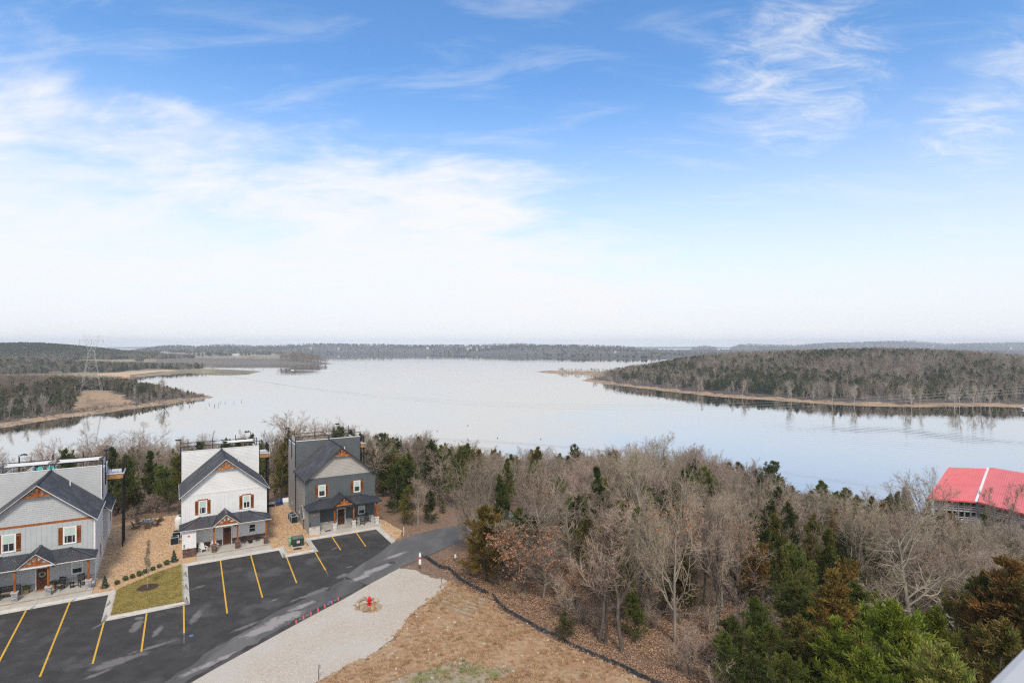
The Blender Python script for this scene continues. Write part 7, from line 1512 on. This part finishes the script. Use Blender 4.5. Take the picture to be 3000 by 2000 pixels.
B(-3.5, -1.25, .52, 3.6, 1.25, .62).build('deck', WHITEC, pb); MB().box(-3.4, -1.25, .62, 3.5, -1.2, 1.3).box(-3.4, 1.2, .62, 3.5, 1.25, 1.3).box(-3.45, -1.2, .62, -3.4, 1.2, 1.3).build('side_panel', WHITEC, pb); B(-1.8, -1.2, 2.35, 2.2, 1.2, 2.42).build('canopy', WHITEC, pb)
for a in (-1.7, 2.1):
    for s in (-1, 1): MB().bar((a, s*1.2, .62), (a, s*1.2, 2.36), .05).build('canopy_post', BLACK, pb)
for k, (x, y) in enumerate([(1303,548),(1306,540),(1323,524),(1440,524),(1442,532),(1477,546),(1480,536),(1503,524),(1507,543),(1517,518),(1550,518),(1551,526),(1612,516),(1663,509),(1420,555)]):
    X, Y = at(x/2.352, 960+y/2.352, LAKE); hgt = (1.9, 1.3, 2.2, 1.8, .9, 1.6, 1.5, 1.1, 1.2, 1.5, 1.6, .8, 1.8, 1.9, .7)[k]; o = MB().tube([(0, 0, -1), (.05, 0, hgt*.6), (.12, .04, hgt)], [.12, .10, .05], 7).build('tree_stump', BARKD, None, (X, Y, LAKE)); tag(o, 'drowned grey stump standing in the shallows off the left point', 'stump', 'drowned stumps off the point')
BUOY = pm('dark_buoy', (.05, .04, .045), (.03, .026, .03), 3, .5)
for k, (x, y) in enumerate([(968,43),(733,85),(1195,138),(1527,147),(728,160)]):
    X, Y = at(1000+x/2.613, 1230+y/2.613, LAKE); o = MB().lathe([(.08, -.3), (.2, -.05), (.23, .15), (.16, .32), (.06, .38)], 10).build('buoy', BUOY, None, (X, Y, LAKE)); tag(o, 'small dark float on the open water above the tree line', 'float', 'dark floats on the lake')
# swim line off the beach
pts = [(*at(px, py, LAKE), LAKE+.08) for px, py in ((400,1102), (440,1099), (470,1096.5), (500,1099))]; o = MB().tube(pts, .12, 5).build('swim_rope', WHITEC); tag(o, 'white float rope round the swimming area of the beach', 'rope')
sheet('beach', [at(px, py, -18.9) for px, py in [(285,1101),(330,1102.5),(380,1101),(430,1096),(480,1090.5),(520,1088.5),(500,1086),(450,1084.5),(380,1085),(320,1086.5),(285,1090)]], -17.2, -20.5, SAND)
sheet('shore_road', [at(px, py, -17.6) for px, py in [(165,1082),(200,1077),(240,1075.5),(300,1077),(300,1078.5),(240,1078),(205,1080),(175,1084)]], -17.1, -19, pm('pale_road', (.42, .41, .40), (.38, .37, .36), .1, .9))
# ------------------------------------------------------------------ buildings far off
def small_house(px, py, zb, w, d, hgt, m, rm, label, rz=0.0, name='distant_house', roof=.35, floors=1, group='pale houses scattered on the far hills'):
    X, Y = at(px, py, zb); e = empty(name, (X, Y, zb), rz, label, 'building', group); B(-w/2, -d/2, -3, w/2, d/2, hgt).build('wall', m, e)
    MB().prism([(-w/2-.5, -d/2-.5, hgt), (-w/2-.5, d/2+.5, hgt), (-w/2-.5, 0, hgt+d*roof)], (w+1, 0, 0)).build('roof', rm, e)
    for f in range(floors):
        nw = max(2, int(w/4))
        for k in range(nw): B(-w/2+w*(k+.3)/nw, -d/2-.06, hgt*(f+.3)/floors, -w/2+w*(k+.7)/nw, -d/2-.01, hgt*(f+.75)/floors).build('window', GLASS, e)
    return e
WALLF = pm('far_cream_wall', (.66, .63, .58), (.58, .55, .5), .1, .8); ROOFG = pm('far_grey_roof', (.30, .30, .31), (.22, .22, .23), .1, .8); ROOFW = pm('far_pale_roof', (.62, .62, .60), (.55, .55, .53), .1, .7)
X, Y = at(334, 1078, -16); pv = empty('beach_pavilion', (X, Y, -16.2), .05, 'long low pavilion with a pale roof behind the beach', 'pavilion')
B(-13, -2.5, -2, 13, 2.5, 0).build('floor', CONC, pv); MB().prism([(-14.5, -4.5, 3.1), (-14.5, 4.5, 3.1), (-14.5, 0, 5.0)], (29, 0, 0)).build('roof', ROOFW, pv); B(-13, 1.5, 0, 13, 2.2, 3.1).build('back_wall', DKGREY, pv)
for k in range(7): B(-13+k*4.25, -2.4, 0, -12.5+k*4.25, -1.9, 3.1).build('pillar', DKGREY, pv)
for (px, py, zb, w, d, hh_, m, rm, lab, fl) in [(572,1040,-14,22,12,6,WALLF,ROOFG,'cream flat-fronted building on the low shore left of the beige one',2), (590,1037,-12,20,10,5,WALLF,ROOFG,'grey-roofed building behind the low shore trees',1), (692,1042,-16,22,12,5,WALLF,ROOFW,'beige building with a pale roof at the water beyond the dam',2), (520,1045,-15,60,18,9,ROOFW,ROOFG,'long pale building of the dam works at the left end of the dam',2), (485,1043,-14,22,16,13,ROOFW,ROOFG,'square pale tower block at the left end of the dam works',3), (842,1041,-16,16,9,5,WALLF,ROOFW,'pale building just behind the bare grove on the dam end',2)]:
    small_house(px, py, zb, w, d, hh_, m, rm, lab, random.uniform(-.3, .3), 'distant_building', .18, fl, 'buildings beyond the dam')
qa = VA[0].reshape(VA[1], VA[2], 3)
for k, (px, py, lab) in enumerate([(918,1021,'pale house on the hillside far left of the shore village'), (1000,1022,'small pale house above the left end of the far shore'), (1257,1020,'white house alone low on the far hill'), (1372,1022,'first white house of the hillside cluster'), (1384,1020,'second white house of the hillside cluster'), (1397,1019,'highest white house of the hillside cluster'), (1401,1024,'lower white house of the hillside cluster'), (1420,1021,'white house right of the middle of the hillside cluster'), (1436,1022,'rightmost white house of the hillside cluster'),
        (1440,1019,'small white house above the right end of the hillside cluster'), (1810,1031,'pale house low on the wooded shore left of the peninsula'), (2738,1018,'white house on the blue hill beyond the peninsula'), (2960,1021,'white house on the blue hill nearest the right edge')]):
    if px < 2700:
        i = int((px-HILLA[0][0])/9); row = qa[i]; yy = YH+(ZC-row[:, 2])/row[:, 1]*F; j = int(np.argmin(np.abs(yy[:17]-py-2)))
        P = row[j]
    else:
        qb = VB[0].reshape(VB[1], VB[2], 3); i = int((px-HILLB[0][0])/9); row = qb[i]; yy = YH+(ZC-row[:, 2])/row[:, 1]*F; j = int(np.argmin(np.abs(yy[:17]-py-2))); P = row[j]
    k_ = P[1]/3000; sz = 12*k_
    e = empty('distant_house', (P[0], P[1], P[2]+6*k_), random.uniform(-.5, .5), lab, 'house', 'pale houses scattered on the far hills'); B(-sz/2, -sz/3, -9*k_, sz/2, sz/3, 3.4*k_).build('wall', WALLF, e); MB().prism([(-sz/2-1, -sz/3-1, 3.4*k_), (-sz/2-1, sz/3+1, 3.4*k_), (-sz/2-1, 0, 6.4*k_)], (sz+2, 0, 0)).build('roof', ROOFG, e)
    for q in (-.25, .2): B(sz*q, -sz/3-.3, 1*k_, sz*(q+.15), -sz/3-.05, 2.6*k_).build('window', GLASS, e)
# ------------------------------------------------------------------ red-roofed lakeside building
rb = empty('lakeside_pavilion', (0, 0, 0), 0, 'two-winged lakeside building under a big salmon-red metal roof', 'building')
EZ, RZ = -13.4, -9.6
eL, eM, eR = at(2716, 1459, EZ), at(2859, 1470, EZ), at(3060, 1520, EZ); rL, rM1, rM2, rR = at(2780, 1368, RZ), at(2891, 1372, RZ), at(2899, 1368.5, RZ), at(3080, 1400, RZ)
def wing(e0, e1, r0, r1, side):
    bk = lambda r_, e_: (r_[0]+(r_[0]-e_[0])*.55, r_[1]+(r_[1]-e_[1])*.55)
    b0, b1 = bk(r0, e0), bk(r1, e1); zb = EZ+1.2
    P = [(*e0, EZ), (*e1, EZ), (*r1, RZ), (*r0, RZ), (*b1, zb), (*b0, zb)]; mb = MB().add(P+[(x, y, z-.22) for x, y, z in P], [(0, 1, 2, 3), (3, 2, 4, 5), (7, 6, 9, 8), (8, 9, 11, 10), (0, 6, 7, 1), (1, 7, 8, 2), (2, 8, 10, 4), (4, 10, 11, 5), (5, 11, 9, 3), (3, 9, 6, 0)])
    rf = mb.build('roof', REDR, rb); seams = MB(); n = 26
    for k in range(n+1):
        t = k/n; a = [e0[i]+(e1[i]-e0[i])*t for i in (0, 1)]; c = [r0[i]+(r1[i]-r0[i])*t for i in (0, 1)]; seams.bar((*a, EZ+.03), (*c, RZ+.03), .04, .035)
    tag(seams.build('roof_rib', REDR, rf), kind='stuff'); MB().bar((*e0, EZ-.05), (*e1, EZ-.05), .1, .35).build('fascia', REDP, rf)
    # deck, rails, posts below the eave
    ins = lambda e_, r_, f: (e_[0]+(r_[0]-e_[0])*f, e_[1]+(r_[1]-e_[1])*f); a0, a1 = ins(e0, r0, .06), ins(e1, r1, .06); c0, c1 = ins(e0, r0, .35), ins(e1, r1, .35)
    for z, nm in ((EZ-2.6, 'upper_deck'), (EZ-5.2, 'lower_deck')): MB().prism([(*a0, z-.25), (*a1, z-.25), (*r1, z-.25), (*r0, z-.25)], (0, 0, .25)).build(nm, CONC, rb)
    MB().prism([(*c0, EZ-8), (*c1, EZ-8), (*c1, EZ-.2), (*c0, EZ-.2)], ((r0[0]-e0[0])*.02, (r0[1]-e0[1])*.02, 0)).build('dark_wall', DKGREY, rb)
    rl_ = MB(); n = 9
    for z in (EZ-2.6, EZ-5.2):
        for hh2 in (.5, 1.0): rl_.bar((*a0, z+hh2), (*a1, z+hh2), .07, .10)
    rl_.build('railing', WHITE, rb)
    for k in range(n): t = k/(n-1); p = (a0[0]+(a1[0]-a0[0])*t, a0[1]+(a1[1]-a0[1])*t); MB().box(p[0]-.12, p[1]-.12, EZ-8.5, p[0]+.12, p[1]+.12, EZ-.1).build('porch_post', STEEL, rb)
wing(eL, eM, rL, rM1, 0); wing((eM[0]+.4, eM[1]-.1), eR, rM2, rR, 1)
MB().bar((*eM, EZ+.12), ((rM1[0]+rM2[0])/2, (rM1[1]+rM2[1])/2, RZ+.1), .5, .14).build('valley_flashing', TRIM, rb)
st_ = MB(); X, Y = at(2878, 1528, EZ-5); 
for k in range(9): st_.box(X-1.2, Y-3+k*.35, EZ-8+k*.33, X+1.2, Y-2.65+k*.35, EZ-7.9+k*.33)
st_.bar((X-1.3, Y-3, EZ-7), (X-1.3, Y, EZ-4), .12).bar((X+1.3, Y-3, EZ-7), (X+1.3, Y, EZ-4), .12).build('stairway', WHITE, rb); B(X-1.6, Y-.5, EZ-9, X+1.6, Y+1.5, EZ-4).build('stair_tower', WSTONE, rb)
# ------------------------------------------------------------------ balcony rail at the photographer's elbow
d2 = Vector((.152, .106)).normalized(); n2 = Vector((d2.y, -d2.x)); p0 = Vector((.871, 1.0)); zr = ZC-.566
bal = empty('balcony_rail', (p0.x, p0.y, 0), math.atan2(d2.y, d2.x), 'smooth pale grey balcony rail cutting across the bottom right corner', 'railing')
MB().prism([(-3.2, 0, zr), (-3.2, -.012, zr-.035), (-3.2, -.30, zr-.035), (-3.2, -.312, zr-.012), (-3.2, -.30, zr+.004), (-3.2, -.012, zr+.004)], (6.4, 0, 0)).build('top_rail', RAILM, bal)
for x in (-3.0, -1.0, 1.0, 3.0): B(x-.05, -.21, zr-1.1, x+.05, -.11, zr-.036).build('rail_post', RAILM, bal)
x = -2.9
while x < 2.95:
    if min(abs(x-q) for q in (-3, -1, 1, 3)) > .08: B(x-.01, -.17, zr-1.0, x+.01, -.15, zr-.036).build('baluster', RAILM, bal)
    x += .12
B(-3.1, -.19, zr-1.03, 3.1, -.13, zr-.99).build('bottom_rail', RAILM, bal)
bf = empty('balcony_floor', (p0.x, p0.y, 0), math.atan2(d2.y, d2.x)); tag(bf, kind='structure'); B(-3.2, -2.2, zr-1.35, 3.2, -.02, zr-1.1).build('floor_slab', CONC, bf)
print('trees', NT[0], 'bare', len(near_bare), 'cedars', len(near_ced))
